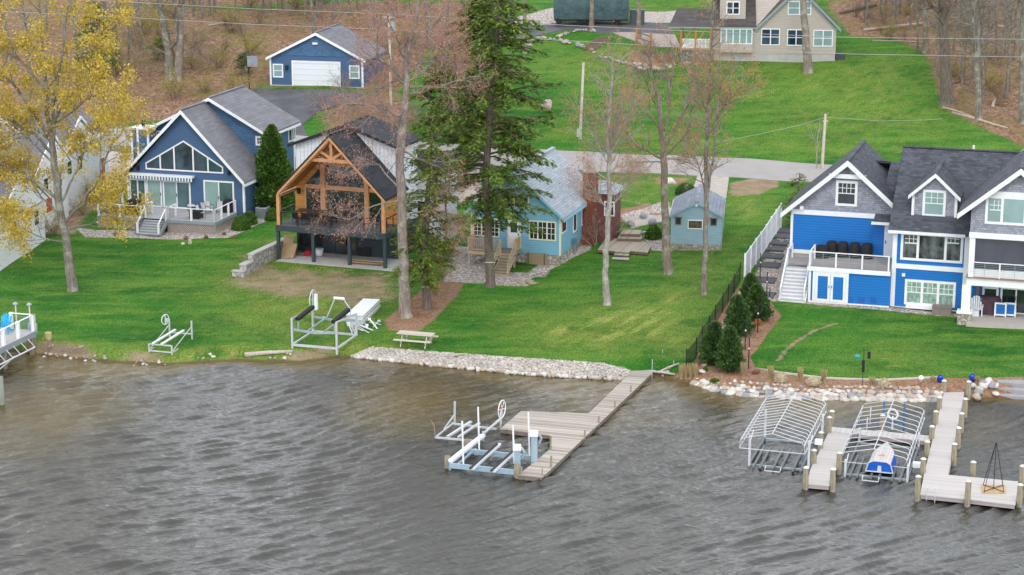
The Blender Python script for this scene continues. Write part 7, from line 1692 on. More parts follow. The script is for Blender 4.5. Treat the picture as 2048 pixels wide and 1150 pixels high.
# --- black pyramid frame on the end platform, dock ladder
zd = .32; pbs = [onz(*zN(*q), zd) for q in ((1752, 862), (1925, 866), (1918, 806), (1745, 802))]; cen_ = sum(pbs, Vector()) / 4
t = thing('pyramid_trellis', 'tall black rod pyramid on a plywood square on the end platform', 'trellis', cen_)
MB().prism([(p - cen_) * .96 + Vector((0, 0, .005)) for p in pbs], (0, 0, .04)).build('plywood_base', LUMBER, t); ap = Vector((0, 0, atY(*zN(1848, 506), cen_.y).z - zd))
for p in pbs: d = (p - cen_) * .8; MB().tube([Vector((d.x, d.y, .06)), ap + Vector((d.x * .03, d.y * .03, 0))], .018, 5).build('rod', BLACK, t); MB().tube([(0, 0, .1), (d.x, d.y, .07)], .02, 5).build('foot_bar', BLACK, t)
MB().tube([(0, 0, .05), ap], .02, 5).build('rod', BLACK, t)
b = onz(*zN(1400, 872), zd); t = thing('dock_ladder', 'small white swim ladder at the front edge of the end platform', 'ladder', b, -R(17))
for x in (-.2, .2): MB().tube([(x, .35, 0), (x, .35, .35), (x, -.05, .35), (x, -.05, -.5)], .02, 5).build('rail', TUBEM, t)
MB().beam((-.2, .35, .2), (.2, .35, .2), .03).build('rung', TUBEM, t)
# --- upper lawn: timber steps, stone edging, split rail, log railing
p0, p1 = G(*zI(600, 380)), G(*zI(720, 300))
for k in range(8):
    p = p0.lerp(p1, k / 7); p.z = hz(p.x, p.y); o_ = MB().beam((-.75, .1, .1), (.75, -.1, .1), .3, .26).build('timber_step', MBR, None, loc=p); tag(o_, 'brown railway timber step climbing the upper lawn', 'step', 'timber steps on the upper lawn')
ed = [(1053, 96), (1062, 84), (1080, 78), (1100, 80), (1125, 84), (1150, 90), (1175, 98)]; rr2 = random.Random(5)
def stones(pts, n, s, lb, grp, jit=.3):
    for k in range(n):
        u = rr2.random() * (len(pts) - 1); i = int(u); q = (pts[i][0] + (pts[i + 1][0] - pts[i][0]) * (u - i), pts[i][1] + (pts[i + 1][1] - pts[i][1]) * (u - i)); p = G(*q); rock('edging_stone', lb, (p.x + rr2.uniform(-jit, jit), p.y + rr2.uniform(-jit, jit), p.z + s * .3), rr2.uniform(.45, .95) * s, grp, r_=rr2, mat=rr2.choice([0, 1, 2, 2, 3]))
stones(ed, 34, .38, 'pale stone in the curved edging of the upper lawn', 'curved stone edging of the upper lawn'); stones([(1110, 76), (1140, 66), (1165, 62), (1190, 64)], 20, .36, 'pale stone of the upper planting bed edge', 'stones of the upper bed')
stones([(1180, 100), (1200, 110), (1225, 122), (1260, 130), (1300, 135)], 22, .28, 'small stone along the foot of the upper slope', 'stones along the upper slope'); stones([(1265, 128), (1290, 138), (1330, 138), (1400, 124)], 40, .32, 'stone in the heap before the log porch', 'stone heap before the log porch', 1.0); stones([(1295, 432), (1320, 426), (1340, 440)], 12, .3, 'stone edging the garden path', 'stones by the garden path')
stones([(1515, 470), (1545, 520), (1575, 470), (1590, 520), (1590, 570)], 26, .14, 'small stone scattered beside the stepped path', 'stones beside the stepped path', .6)
pf = [G(*zI(955, 335)), G(*zI(1065, 365))]; t = thing('split_rail_fence', 'short brown split rail fence beside the upper patio', 'fence', pf[0])
for p in pf: d = p - pf[0]; MB().box(d.x - .1, d.x + .1, d.y - .1, d.y + .1, d.z - .2, d.z + 1.5).build('post', LOG, t)
for z in (.6, 1.15): MB().beam(Vector((.1, 0, z)), pf[1] - pf[0] + Vector((-.1, 0, z)), .1).build('rail', MBR, t)
adirondack('teal chair on the little brick patio beside the white house', G(100, 432) + Vector((0, 0, .05)), R(-40), plain('teal_plastic', (.02, .3, .3, 1), .45), 1.15)
bp_ = G(120, 436); t = thing('brick_patio', 'small red brick landing under the teal chair', 'patio', bp_, R(-17)); MB().box(-1.6, 1.6, -1.1, 1.2, -.3, .05).build('paving', plain('faded_brick', (.34, .18, .13, 1), .9, var=.3, scale=5), t)
t = thing('tree_stump', 'small weathered stump on the lawn below the grey deck', 'stump', G(380, 487)); MB().tube([(0, 0, -.1), (0, 0, .32)], [.16, .13], 9).build('stump', BK_, t) if False else MB().tube([(0, 0, -.1), (0, 0, .32)], [.16, .13], 9).build('stump', DRIFT, t)
rock('lawn_stone', 'small white stone beside the stump on the left lawn', G(366, 489) + Vector((0, 0, .05)), .16, None, 4)
for k, (x, y) in enumerate(((1700, 124), (1646, 121), (1622, 121), (1597, 121))): pass
# ================================================================ trees and shrubs
tr_ = random.Random(21); nr = np.random.RandomState(21)
class Tubes:
    """fast collector of tapering tubes"""
    def __init__(s): s.v = []; s.f = []; s.n = 0
    def add(s, P, Rr, n):
        P = np.asarray(P, float); k = len(P); T = np.gradient(P, axis=0); T /= np.linalg.norm(T, axis=1)[:, None] + 1e-9
        ref = np.array([.9, .1, .2]) if abs(T[0, 0]) < .8 else np.array([.1, .9, .2]); A = ref - T * (T @ ref)[:, None]; A /= np.linalg.norm(A, axis=1)[:, None] + 1e-9; B = np.cross(T, A)
        t = np.arange(n) * 2 * math.pi / n; ring = A[:, None] * np.cos(t)[None, :, None] + B[:, None] * np.sin(t)[None, :, None]
        s.v.append((P[:, None] + ring * np.asarray(Rr)[:, None, None]).reshape(-1, 3))
        i = np.arange((k - 1) * n); j = (i % n + 1) % n + (i // n) * n; s.f.append(np.stack([i, j, j + n, i + n], -1) + s.n); s.n += k * n
    def build(s, name, mat, parent, smooth=True):
        if not s.v: return None
        return npmesh(name, np.concatenate(s.v), np.concatenate(s.f), mat, parent, smooth)
def npmesh(name, V, Fq, mat, parent, smooth=False):
    me = bpy.data.meshes.new(name); me.vertices.add(len(V)); me.vertices.foreach_set('co', np.ascontiguousarray(V, dtype=np.float32).ravel())
    me.loops.add(Fq.size); me.loops.foreach_set('vertex_index', Fq.ravel().astype(np.int32)); me.polygons.add(len(Fq)); me.polygons.foreach_set('loop_start', np.arange(len(Fq)) * 4); me.polygons.foreach_set('loop_total', np.full(len(Fq), 4))
    if smooth: me.polygons.foreach_set('use_smooth', np.ones(len(Fq), bool))
    me.update(); me.materials.append(mat); o = bpy.data.objects.new(name, me); C.objects.link(o); o.parent = parent; return o
def quads(Cn, U, W_):
    """leaf quads: centre, half-length vector, half-width vector"""
    V = np.stack([Cn - U, Cn + W_ * .9, Cn + U, Cn - W_ * .9], 1).reshape(-1, 3); return V, np.arange(len(Cn) * 4).reshape(-1, 4)
def rdir(n): v = nr.normal(size=(n, 3)); return v / np.linalg.norm(v, axis=1)[:, None]
def leaves(name, Cn, size, mat, parent, aspect=.6, flat=0, U=None):
    n = len(Cn); U = rdir(n) if U is None else U; U[:, 2] *= (1 - flat); U /= np.linalg.norm(U, axis=1)[:, None] + 1e-9; W_ = np.cross(U, rdir(n)); 
    if flat: W_ = np.cross(U, np.array([0, 0, 1.]) + .45 * rdir(n))
    W_ /= np.linalg.norm(W_, axis=1)[:, None] + 1e-9; s = size * nr.uniform(.6, 1.3, (n, 1)); V, Fq = quads(Cn, U * s, W_ * s * aspect); return npmesh(name, V, Fq, mat, parent)
def branch(p, d, L, r, seg, wig, up, r1=.25):
    P = [np.array(p, float)]; d = np.array(d, float); d /= np.linalg.norm(d)
    for i in range(seg):
        d = d + nr.normal(0, wig, 3) + np.array([0, 0, up]); d /= np.linalg.norm(d); P.append(P[-1] + d * L / seg)
    return P, [r * (1 - (1 - r1) * i / seg) for i in range(seg + 1)], d
def spread(P, Rr, T, tips, lvl, o):
    """recursive side branching along the polyline P"""
    P = np.asarray(P); n = o['n'][lvl] if isinstance(o['n'][lvl], int) else tr_.randint(*o['n'][lvl]); seg = len(P) - 1
    tot = np.linalg.norm(P[-1] - P[0])
    for k in range(n):
        t = o.get('t0', .25) + (1 - o.get('t0', .25)) * (k + nr.rand()) / n; x = min(t, .999) * seg; i = int(x); q = P[i] + (P[i + 1] - P[i]) * (x - i); T0 = P[i + 1] - P[i]; T0 /= np.linalg.norm(T0) + 1e-9
        sd = rdir(1)[0]; sd -= T0 * (sd @ T0); sd /= np.linalg.norm(sd); a = R(nr.uniform(*o['ang'])); d = T0 * math.cos(a) + sd * math.sin(a)
        if 'dz' in o: d[2] = d[2] * .6 + o['dz']
        L = o['len'][lvl] * nr.uniform(.55, 1.2) * (1.1 - .45 * t); r = min(Rr[i] * .6, o['rad'][lvl])
        Q, RQ, _ = branch(q, d, L, r, 4 if lvl < len(o['n']) - 1 else 3, o['wig'], o['up'], .35)
        (T[0] if lvl == 0 else T[1]).add(Q, RQ, 5 if lvl == 0 else 3)
        if lvl < len(o['n']) - 1: spread(Q, RQ, T, tips, lvl + 1, o)
        else: tips.extend(Q[1:])
def stemtree(name, label, base, trunk, limbs, o, bark, twig, leafm=None, nleaf=0, lsize=.1, clump=.25, group=None, dep=2.2, aspect=.6, skip=.2, leaf_name='leaves'):
    """a tree surveyed from the photo: trunk and main limbs follow measured points at the tree's own distance"""
    b = G(*base); root = thing(name, label, 'tree', b, 0, group); T = (Tubes(), Tubes()); tips = []
    b0 = np.array(b); conv = lambda q, dy=0: np.array(atY(q[0], q[1], b.y + dy)) - b0
    P = [conv((x, y)) for x, y, r in trunk]; Rr = [r for x, y, r in trunk]; P[0] = np.array([P[0][0], P[0][1], -.3]); 
    P2 = [P[0], P[0] * .0 + np.array([P[0][0], P[0][1], .25])] + P[1:]; R2 = [Rr[0] * 1.45, Rr[0] * 1.08] + Rr[1:]
    PP, RP = [], []      # resample with a little wobble
    for i in range(len(P2) - 1):
        for j in range(3):
            t = j / 3; PP.append(P2[i] * (1 - t) + P2[i + 1] * t + (nr.normal(0, .03, 3) if 0 < i else 0)); RP.append(R2[i] * (1 - t) + R2[i + 1] * t)
    PP.append(P2[-1]); RP.append(R2[-1]); T[0].add(PP, RP, 10)
    spread(np.array(PP[int(len(PP) * skip) + 5:]), RP[int(len(PP) * skip) + 5:], T, tips, 0, o)
    for pts, r in limbs:
        dy = nr.uniform(-dep, dep); L = [conv(q, dy * i / (len(pts) - 1)) for i, q in enumerate(pts)]; n = len(L); LL, RL = [], []
        for i in range(n - 1):
            for j in range(3): t = j / 3; LL.append(L[i] * (1 - t) + L[i + 1] * t + nr.normal(0, .05, 3) * (i + j > 0)); RL.append(r * (1 - .72 * (i + t) / (n - 1)))
        LL.append(L[-1]); RL.append(r * .28); T[0].add(LL, RL, 7); spread(np.array(LL), RL, T, tips, 0, o)
    T[0].build('trunk', bark, root); cr = T[1].build('crown', twig, root)
    if leafm and nleaf:
        tp = np.array(tips); idx = nr.randint(0, len(tp), nleaf); sp_ = nr.normal(0, clump, (nleaf, 3)); leaves(leaf_name, tp[idx] + sp_, lsize, leafm, cr or root, aspect)
    return root
BK_G = barkmat('grey_bark', (.1, .085, .07, 1), (.24, .215, .18, 1), 1, (.32, .32, .27, 1)); BK_P = barkmat('pinkish_bark', (.13, .1, .085, 1), (.29, .24, .21, 1), 1, (.36, .34, .28, 1)); BK_D = barkmat('dark_bark', (.09, .07, .055, 1), (.2, .165, .135, 1), 1)
BK_B = barkmat('brown_bark', (.12, .095, .07, 1), (.27, .22, .17, 1), 1, (.33, .33, .26, 1)); BK_L = barkmat('pale_bark', (.19, .17, .15, 1), (.37, .34, .3, 1), 1, (.45, .45, .4, 1))
TW_G = plain('grey_twigs', (.34, .29, .25, 1), .9, var=.3); TW_R = plain('rosy_twigs', (.38, .27, .24, 1), .9, var=.3); TW_B = plain('brown_twigs', (.16, .115, .075, 1), .9, var=.3)
LF_Y = leafmat('yellow_blossom', [(.15, (.2, .14, .025, 1)), (.45, (.5, .36, .045, 1)), (.85, (.74, .58, .13, 1))], nscale=.5, trans=.35)
LF_R = leafmat('red_buds', [(.2, (.36, .13, .09, 1)), (.8, (.62, .32, .22, 1))]); LF_O = leafmat('orange_buds', [(.2, (.36, .14, .04, 1)), (.8, (.62, .32, .1, 1))]); LF_YG = leafmat('yellow_green_buds', [(.2, (.2, .18, .03, 1)), (.8, (.46, .4, .1, 1))])
HM = leafmat('hemlock_needles', [(.15, (.03, .075, .012, 1)), (.5, (.11, .19, .028, 1)), (.9, (.28, .37, .07, 1))], nscale=.8); HMY = leafmat('yellowish_hemlock_needles', [(.15, (.04, .07, .01, 1)), (.5, (.12, .18, .022, 1)), (.9, (.26, .31, .06, 1))], nscale=.7)
SPR = leafmat('spruce_needles', [(.15, (.02, .055, .018, 1)), (.55, (.065, .14, .038, 1)), (.9, (.17, .25, .07, 1))], nscale=1.5); ARB = leafmat('arborvitae_sprays', [(.15, (.02, .06, .01, 1)), (.55, (.075, .16, .025, 1)), (.9, (.2, .3, .07, 1))], nscale=1.6)
O1 = dict(n=[7, 5, 4], len=[3.2, 1.5, .8], rad=[.09, .035, .019], ang=(30, 70), wig=.13, up=.06, t0=.3)
O1t = dict(O1, n=[16, 5, 5], len=[4.2, 1.7, .9], t0=.25)
stemtree('maple_tree', 'tall maple full of yellow blossom at the left of the lawn', (146, 581), [(146, 581, .34), (134, 492, .29), (123, 432, .27), (115, 380, .25), (107, 310, .22), (104, 285, .2), (95, 230, .15), (88, 130, .1), (80, 10, .06), (75, -70, .03)],
         [([(105, 290), (104, 220), (118, 150), (132, 50), (142, -50)], .16), ([(128, 445), (165, 405), (195, 362), (222, 295), (248, 258)], .12), ([(118, 400), (65, 358), (5, 332), (-50, 310)], .12), ([(108, 310), (70, 268), (2, 232), (-60, 215)], .13), ([(110, 330), (60, 280), (15, 245)], .08), ([(128, 440), (85, 392), (38, 335)], .08),
          ([(133, 460), (190, 445), (235, 402)], .08), ([(138, 485), (85, 475), (25, 445)], .06), ([(104, 285), (50, 200), (-10, 130), (-50, 60)], .14), ([(100, 260), (150, 180), (190, 110), (205, 30)], .12), ([(92, 180), (30, 110), (0, 20)], .1), ([(105, 250), (170, 200), (225, 175)], .09), ([(120, 410), (150, 350), (170, 300), (200, 250)], .09)],
         dict(O1, n=[8, 5, 3], len=[2.8, 1.4, .8]), BK_G, TW_G, LF_Y, 46000, .09, .2, dep=3.0, leaf_name='blossom')
stemtree('red_maple_tree', 'tall red budded maple with pale lichen bark before the timber house', (812, 633), [(812, 633, .4), (808, 560, .34), (806, 470, .32), (804, 400, .3), (800, 320, .27), (806, 256, .25), (812, 200, .22), (812, 160, .19), (814, 110, .15), (832, 36, .1), (846, -50, .05)],
         [([(810, 168), (779, 135), (753, 110), (757, 60), (750, 10)], .11), ([(799, 234), (753, 200), (749, 180), (753, 128)], .09), ([(819, 175), (878, 175), (914, 160), (960, 153)], .09), ([(813, 150), (850, 120), (905, 112)], .08), ([(812, 165), (850, 140), (890, 100), (900, 70)], .08), ([(800, 260), (760, 215), (700, 205), (660, 230)], .08),
          ([(803, 400), (750, 410), (700, 440), (640, 430)], .06), ([(803, 385), (760, 330), (710, 330), (670, 350)], .06), ([(803, 430), (860, 420), (900, 445), (930, 480)], .06), ([(804, 300), (850, 320), (890, 345), (905, 390)], .07), ([(812, 120), (790, 70), (770, 20)], .07), ([(820, 90), (870, 50), (900, 10)], .07)],
         dict(n=[11, 7, 6], len=[2.4, 1.3, .75], rad=[.055, .026, .017], ang=(25, 75), wig=.16, up=.0, t0=.2), BK_P, TW_R, LF_R, 17000, .042, .08, dep=2.5, aspect=.7, leaf_name='buds')
OS = dict(n=[30, 5, 5], len=[2.3, 1.1, .6], rad=[.04, .022, .016], ang=(30, 65), wig=.12, up=.06, t0=.12)
stemtree('slender_maple_tree', 'slender pale trunked maple with rusty buds, left of the three on the lawn', (1214, 609), [(1214, 609, .24), (1210, 545, .2), (1212, 500, .19), (1217, 430, .17), (1219, 330, .15), (1218, 260, .12), (1222, 180, .08), (1226, 105, .04)], [([(1218, 330), (1190, 280), (1160, 215)], .05), ([(1218, 310), (1240, 250), (1265, 200)], .05), ([(1219, 420), (1255, 370), (1270, 330)], .04), ([(1216, 425), (1190, 380), (1165, 350)], .04)], OS, BK_L, TW_G, LF_O, 5500, .05, .07, dep=1.2, skip=.3, leaf_name='buds')
stemtree('spreading_maple_tree', 'bare spreading maple in the middle of the lawn trees', (1335, 547), [(1336, 547, .33), (1331, 470, .27), (1328, 380, .25), (1328, 325, .24), (1325, 280, .2), (1318, 200, .14), (1302, 150, .08), (1296, 90, .04)],
         [([(1332, 290), (1372, 215), (1392, 150), (1400, 110)], .14), ([(1326, 318), (1285, 300), (1258, 272), (1232, 240)], .1), ([(1330, 312), (1368, 275), (1382, 235), (1388, 200)], .08), ([(1326, 280), (1340, 200), (1345, 140), (1350, 90)], .1), ([(1324, 270), (1290, 215), (1270, 180)], .08), ([(1320, 230), (1290, 160), (1260, 120)], .07), ([(1328, 325), (1290, 322), (1262, 335)], .05), ([(1330, 320), (1360, 320), (1385, 310)], .05)],
         dict(n=[11, 7, 5], len=[2.0, 1.1, .6], rad=[.05, .025, .016], ang=(25, 60), wig=.13, up=.08, t0=.2), BK_B, TW_G, LF_O, 4500, .045, .07, dep=2.0, skip=.55, leaf_name='buds')
stemtree('forked_maple_tree', 'slim forked maple with yellow orange buds, right of the lawn trees', (1408, 588), [(1408, 588, .22), (1410, 500, .18), (1412, 400, .17), (1412, 330, .14), (1414, 250, .11), (1420, 150, .08), (1426, 40, .05), (1430, -40, .03)], [([(1413, 400), (1427, 320), (1432, 240), (1442, 170), (1470, 115)], .09), ([(1411, 385), (1392, 320), (1375, 275)], .06), ([(1414, 240), (1400, 180), (1390, 140)], .05), ([(1432, 240), (1460, 200), (1490, 170)], .05)], dict(OS, n=[24, 5, 5]), BK_G, TW_G, LF_O, 6000, .052, .08, dep=1.3, skip=.3, leaf_name='buds')
def hemlock(name, label, base, trunk, zlo, Lmax, nl, leafm, bark, lsize=.13, group=None, right=1.0, dens=1.0, rope=0):
    b = G(*base); root = thing(name, label, 'tree', b, 0, group); b0 = np.array(b); P = [np.array(atY(x, y, b.y)) - b0 for x, y, r in trunk]; P[0][2] = -.3; Rr = [r for _, _, r in trunk]
    P.insert(1, np.array([P[0][0], P[0][1], .3])); Rr = [Rr[0] * 1.4, Rr[0]] + Rr[1:]; T = Tubes(); T.add(P, Rr, 10); P = np.array(P); H = P[-1][2]; tw = Tubes(); Cn, U = [], []
    for k in range(nl):
        t = k / nl; z = zlo + (H - zlo) * t ** .9; c = np.array([np.interp(z, P[:, 2], P[:, i]) for i in range(3)]); a = nr.uniform(0, 6.283); prof = (math.sin(math.pi * min(1, .12 + .88 * (1 - t)) * .62) / .93) * (.55 + .45 * min(1, (z - zlo) / 3 + .45)); L = Lmax * prof * nr.uniform(.55, 1.1) * (right if math.cos(a) > 0 else 1)
        d = np.array([math.cos(a), math.sin(a), nr.uniform(-.05, .35)]); Q, RQ, _ = branch(c, d, L, .025 + .012 * L, 6, .08, -.07, .2); tw.add(Q, RQ, 4); Q = np.array(Q); 
        m = int(L * 8 * dens)
        for j in range(m):
            s = .15 + .85 * (j + nr.rand()) / m; x = s * 5.999; i = int(x); q = Q[i] + (Q[i + 1] - Q[i]) * (x - i); T0 = Q[i + 1] - Q[i]; T0 /= np.linalg.norm(T0) + 1e-9; sd = np.cross(T0, [0, 0, 1]) * (1 if nr.rand() < .5 else -1); e = T0 * nr.uniform(.5, 1) + sd * nr.uniform(.3, 1) + np.array([0, 0, nr.uniform(-.5, .05)]); e /= np.linalg.norm(e)
            l2 = (.35 + .22 * L * (1 - s)) * nr.uniform(.6, 1.2); n2 = int(4 + l2 * 7); u = nr.uniform(.1, 1, n2)[:, None]; pts = q + e * l2 * u + nr.normal(0, .06, (n2, 3)); pts[:, 2] -= .18 * l2 * u[:, 0] ** 2 * 2; Cn.append(pts); U.append(e + nr.normal(0, .35, (n2, 3)))
    T.build('trunk', bark, root); cr = tw.build('crown', TW_B, root)
    if rope: MB().ring(np.array([np.interp(rope, P[:, 2], P[:, i]) for i in range(3)]), Rr[1] * 1.02, .03, (0, .2, 1), 14, 5).build('rope', TUBEM, root)
    leaves('needles', np.concatenate(Cn), lsize, leafm, cr, .42, .45, np.concatenate(U)); return root
hemlock('hemlock_tree', 'tallest dark green hemlock rising before the light blue cottage', (980, 573), [(981, 573, .33), (977, 480, .28), (974, 400, .26), (973, 330, .25), (980, 220, .22), (990, 100, .15), (998, 0, .1), (1004, -90, .03)], 4.4, 4.15, 150, HM, BK_D, .18, right=1.12, dens=1.05, rope=1.7)
hemlock('hemlock_tree', 'slimmer hemlock with brown trunk beside the red budded maple', (853, 618), [(854, 618, .3), (850, 540, .24), (852, 460, .2), (856, 380, .16), (862, 300, .1), (866, 235, .04)], 2.0, 2.6, 95, HMY, BK_D, .15, dens=1.1, rope=1.5)
hemlock('hemlock_tree', 'yellow green hemlock standing behind the gap between cottage and timber house', (930, 362), [(931, 362, .2), (932, 280, .16), (934, 180, .1), (936, 95, .03)], 2.0, 3.3, 120, HMY, BK_B, .2)
hemlock('hemlock_tree', 'tall yellow green hemlock on the slope beyond the road', (955, 262), [(955, 262, .25), (958, 120, .2), (962, 0, .14), (965, -70, .04)], 2.5, 3.8, 140, HMY, BK_B, .22)
hemlock('hemlock_tree', 'dark hemlock on the slope between the road and the transformer pole', (880, 275), [(880, 275, .2), (882, 210, .15), (884, 120, .04)], 1.0, 3.2, 90, HMY, BK_B, .21)
hemlock('pine_tree', 'loose young pine left of the bright blue house roof', (1594, 452), [(1594, 452, .08), (1596, 400, .05), (1599, 345, .015)], .3, 1.5, 60, HMY, BK_B, .1)
hemlock('fir_tree', 'small dark fir behind the triple trunk tree on the left hill', (328, 120), [(328, 120, .1), (326, 95, .07), (324, 70, .02)], .4, 1.7, 45, HM, BK_B, .14)
hemlock('pine_tree', 'small round pine near the basketball hoop', (488, 150), [(488, 150, .08), (488, 125, .05), (488, 103, .02)], .8, 1.2, 45, SPR, BK_B, .12); hemlock('fir_tree', 'green fir bough clump at the upper left behind the yellow maple', (190, 160), [(190, 160, .12), (190, 80, .08), (188, 0, .03)], 1.2, 2.2, 70, HM, BK_B, .16)
def cone(name, label, base, top, wpx, leafm, n=9000, ls=.085, fat=.75, group=None, cat='tree'):
    b = G(*base); H = atY(top[0], top[1], b.y).z - b.z; Rm = wpx / 2 * (b.y / FPX) * 1.0; dx = atY(top[0], top[1], b.y).x - b.x; root = thing(name, label, cat, b, 0, group)
    t = nr.rand(n) ** .8; prof = lambda t: np.minimum(1, (t + .06) / .16) ** .7 * (1 - t) ** fat * 1.12 + .02; a = nr.uniform(0, 6.283, n); lob = 1 + .13 * np.sin(a * 5 + t * 13) + .12 * np.sin(a * 3 - t * 23) + .08 * np.sin(a * 9 + t * 41)
    rr_ = Rm * prof(t) * lob * nr.uniform(.66, 1.12, n); Cn = np.stack([np.cos(a) * rr_ + dx * t, np.sin(a) * rr_, .08 + t * (H - .1)], -1); U = np.stack([np.cos(a), np.sin(a), np.full(n, .75)], -1) + nr.normal(0, .4, (n, 3))
    MB().tube([(0, 0, -.2), (0, 0, .3), (dx, 0, H * .9)], [Rm * .12, Rm * .1, .01], 7).build('trunk', BK_D, root); co = MB().tube([(dx * q, 0, .12 + q * (H - .3)) for q in np.linspace(0, 1, 9)], [float(Rm * prof(q) * .62) for q in np.linspace(0, 1, 9)], 12).build('crown', leafm, root, True); leaves('needles', Cn, ls, leafm, co, .4, 0, U); return root
cone('arborvitae_tree', 'tall dense arborvitae between the dark blue and timber houses', (545, 424), (543, 250), 82, ARB, 15000, .17, .62)
for lb, b_, t_, w_ in (('lowest spruce at the shore end of the mesh fence', (1423, 728), (1431, 643), 46), ('spruce nearest the shore in the bark bed', (1460, 742), (1460, 652), 48), ('middle spruce along the mesh fence', (1478, 670), (1475, 590), 46), ('dark spruce beside the wire fence', (1517, 640), (1513, 568), 44), ('spruce nearest the white vinyl fence', (1503, 622), (1502, 547), 42)): cone('spruce_tree', lb, b_, t_, w_ * 1.05, SPR, 7500, .11, .46)
def bush(name, label, base, wpx, hpx, mat, n=2500, ls=.06, cat='shrub', group=None):
    b = G(*base); Rm = wpx / 2 * b.y / FPX; H = hpx * b.y / FPX; root = thing(name, label, cat, b, 0, group); v = rdir(n); v[:, 2] = np.abs(v[:, 2]) * 1.0; rad = nr.uniform(.8, 1.05, n)[:, None] * (1 + .08 * np.sin(v[:, :1] * 9) * np.cos(v[:, 1:2] * 7)); Cn = v * rad * np.array([Rm, Rm, H]); U = v + nr.normal(0, .5, (n, 3))
    m = MB(); m.tube([(0, 0, H * q) for q in (-.1, .2, .5, .75, .88)], [Rm * q for q in (.72, .8, .72, .5, .15)], 12); co = m.build('crown', mat, root, True); leaves('leaves', Cn, ls, mat, co, .55, 0, U); return root
bush('boxwood_shrub', 'larger clipped round shrub at the corner of the grey deck', (482, 458), 38, 28, ARB); bush('boxwood_shrub', 'smaller clipped round shrub behind the corner shrub', (500, 448), 30, 26, ARB); bush('boxwood_shrub', 'clipped round shrub beside the air conditioner', (545, 440), 30, 24, ARB); bush('juniper_shrub', 'dark spreading juniper behind the garden shed', (1372, 388), 44, 22, SPR, 3000); bush('leafy_shrub', 'fresh green shrub beside the shed wall', (1307, 476), 34, 26, ARB, 2000, .09)
LF_W = leafmat('dry_flower_heads', [(.2, (.45, .36, .2, 1)), (.8, (.7, .62, .48, 1))]); LF_T = leafmat('tan_grass', [(.2, (.3, .22, .1, 1)), (.8, (.6, .48, .28, 1))]); LF_RB = leafmat('red_brown_brush', [(.2, (.2, .09, .06, 1)), (.8, (.42, .24, .16, 1))]); LF_G = leafmat('fresh_leaves', [(.2, (.03, .09, .008, 1)), (.8, (.14, .26, .04, 1))])
for k, (q, w_, h_) in enumerate((((1562, 762), 26, 20), ((1627, 768), 30, 17), ((1768, 772), 24, 17))): bush('hydrangea_shrub', ('leftmost', 'middle', 'rightmost')[k] + ' shrub of dry cream flower heads in the right shore bed', q, w_, h_, LF_W, 500, .06, group='dry flowering shrubs in the shore bed')
def tuft(name, label, base, wpx, hpx, mat, n=220, group=None, lean=.22):
    b = G(*base); s = b.y / FPX; H = hpx * s; Rm = wpx / 2 * s; root = thing(name, label, 'grass', b, 0, group); root['kind'] = 'thing'; a = nr.uniform(0, 6.283, n); r0 = nr.uniform(0, .3, n) * Rm; tp = nr.uniform(.3, 1, n) * Rm; h = nr.uniform(.55, 1, n) * H
    A = np.stack([np.cos(a) * r0, np.sin(a) * r0, np.zeros(n)], -1); B = np.stack([np.cos(a) * tp, np.sin(a) * tp, h], -1); W_ = np.cross(B - A, rdir(n)); W_ /= np.linalg.norm(W_, axis=1)[:, None]; W_ *= .014
    Mx = (A + B) / 2; V = np.stack([A - W_, A + W_, B + W_ * .3, B - W_ * .3], 1).reshape(-1, 3); npmesh('blades', V, np.arange(n * 4).reshape(-1, 4), mat, root); MB().tube([(0, 0, -.05), (0, 0, .04)], Rm * .35, 8).build('crown', mat, root); return root
for k, (x, y, h_) in enumerate(((1487, 754, 34), (1541, 760, 32), (1600, 764, 32), (1647, 764, 28), (1744, 770, 18), (1866, 766, 16), (1953, 764, 14))): tuft('ornamental_grass', ('first', 'second', 'third', 'fourth', 'fifth', 'sixth', 'seventh')[k] + ' tan grass clump from the left in the right shore bed', (x, y), 16, h_, LF_T, 260, 'tan grass clumps in the shore bed')
for k, x in enumerate((1362, 1372, 1381, 1390)): tuft('reed_clump', 'dry reed clump at the waterline right of the wooden dock', (x, 756), 14, 34, LF_T, 120, 'reeds by the wooden dock')
bush('barberry_shrub', 'low red barberry at the shore end of the right lawn', (1512, 747), 16, 7, LF_RB, 500, .05); bush('barberry_shrub', 'orange brown shrub between the spruces and the wire fence', (1516, 650), 18, 12, LF_O, 700, .05)
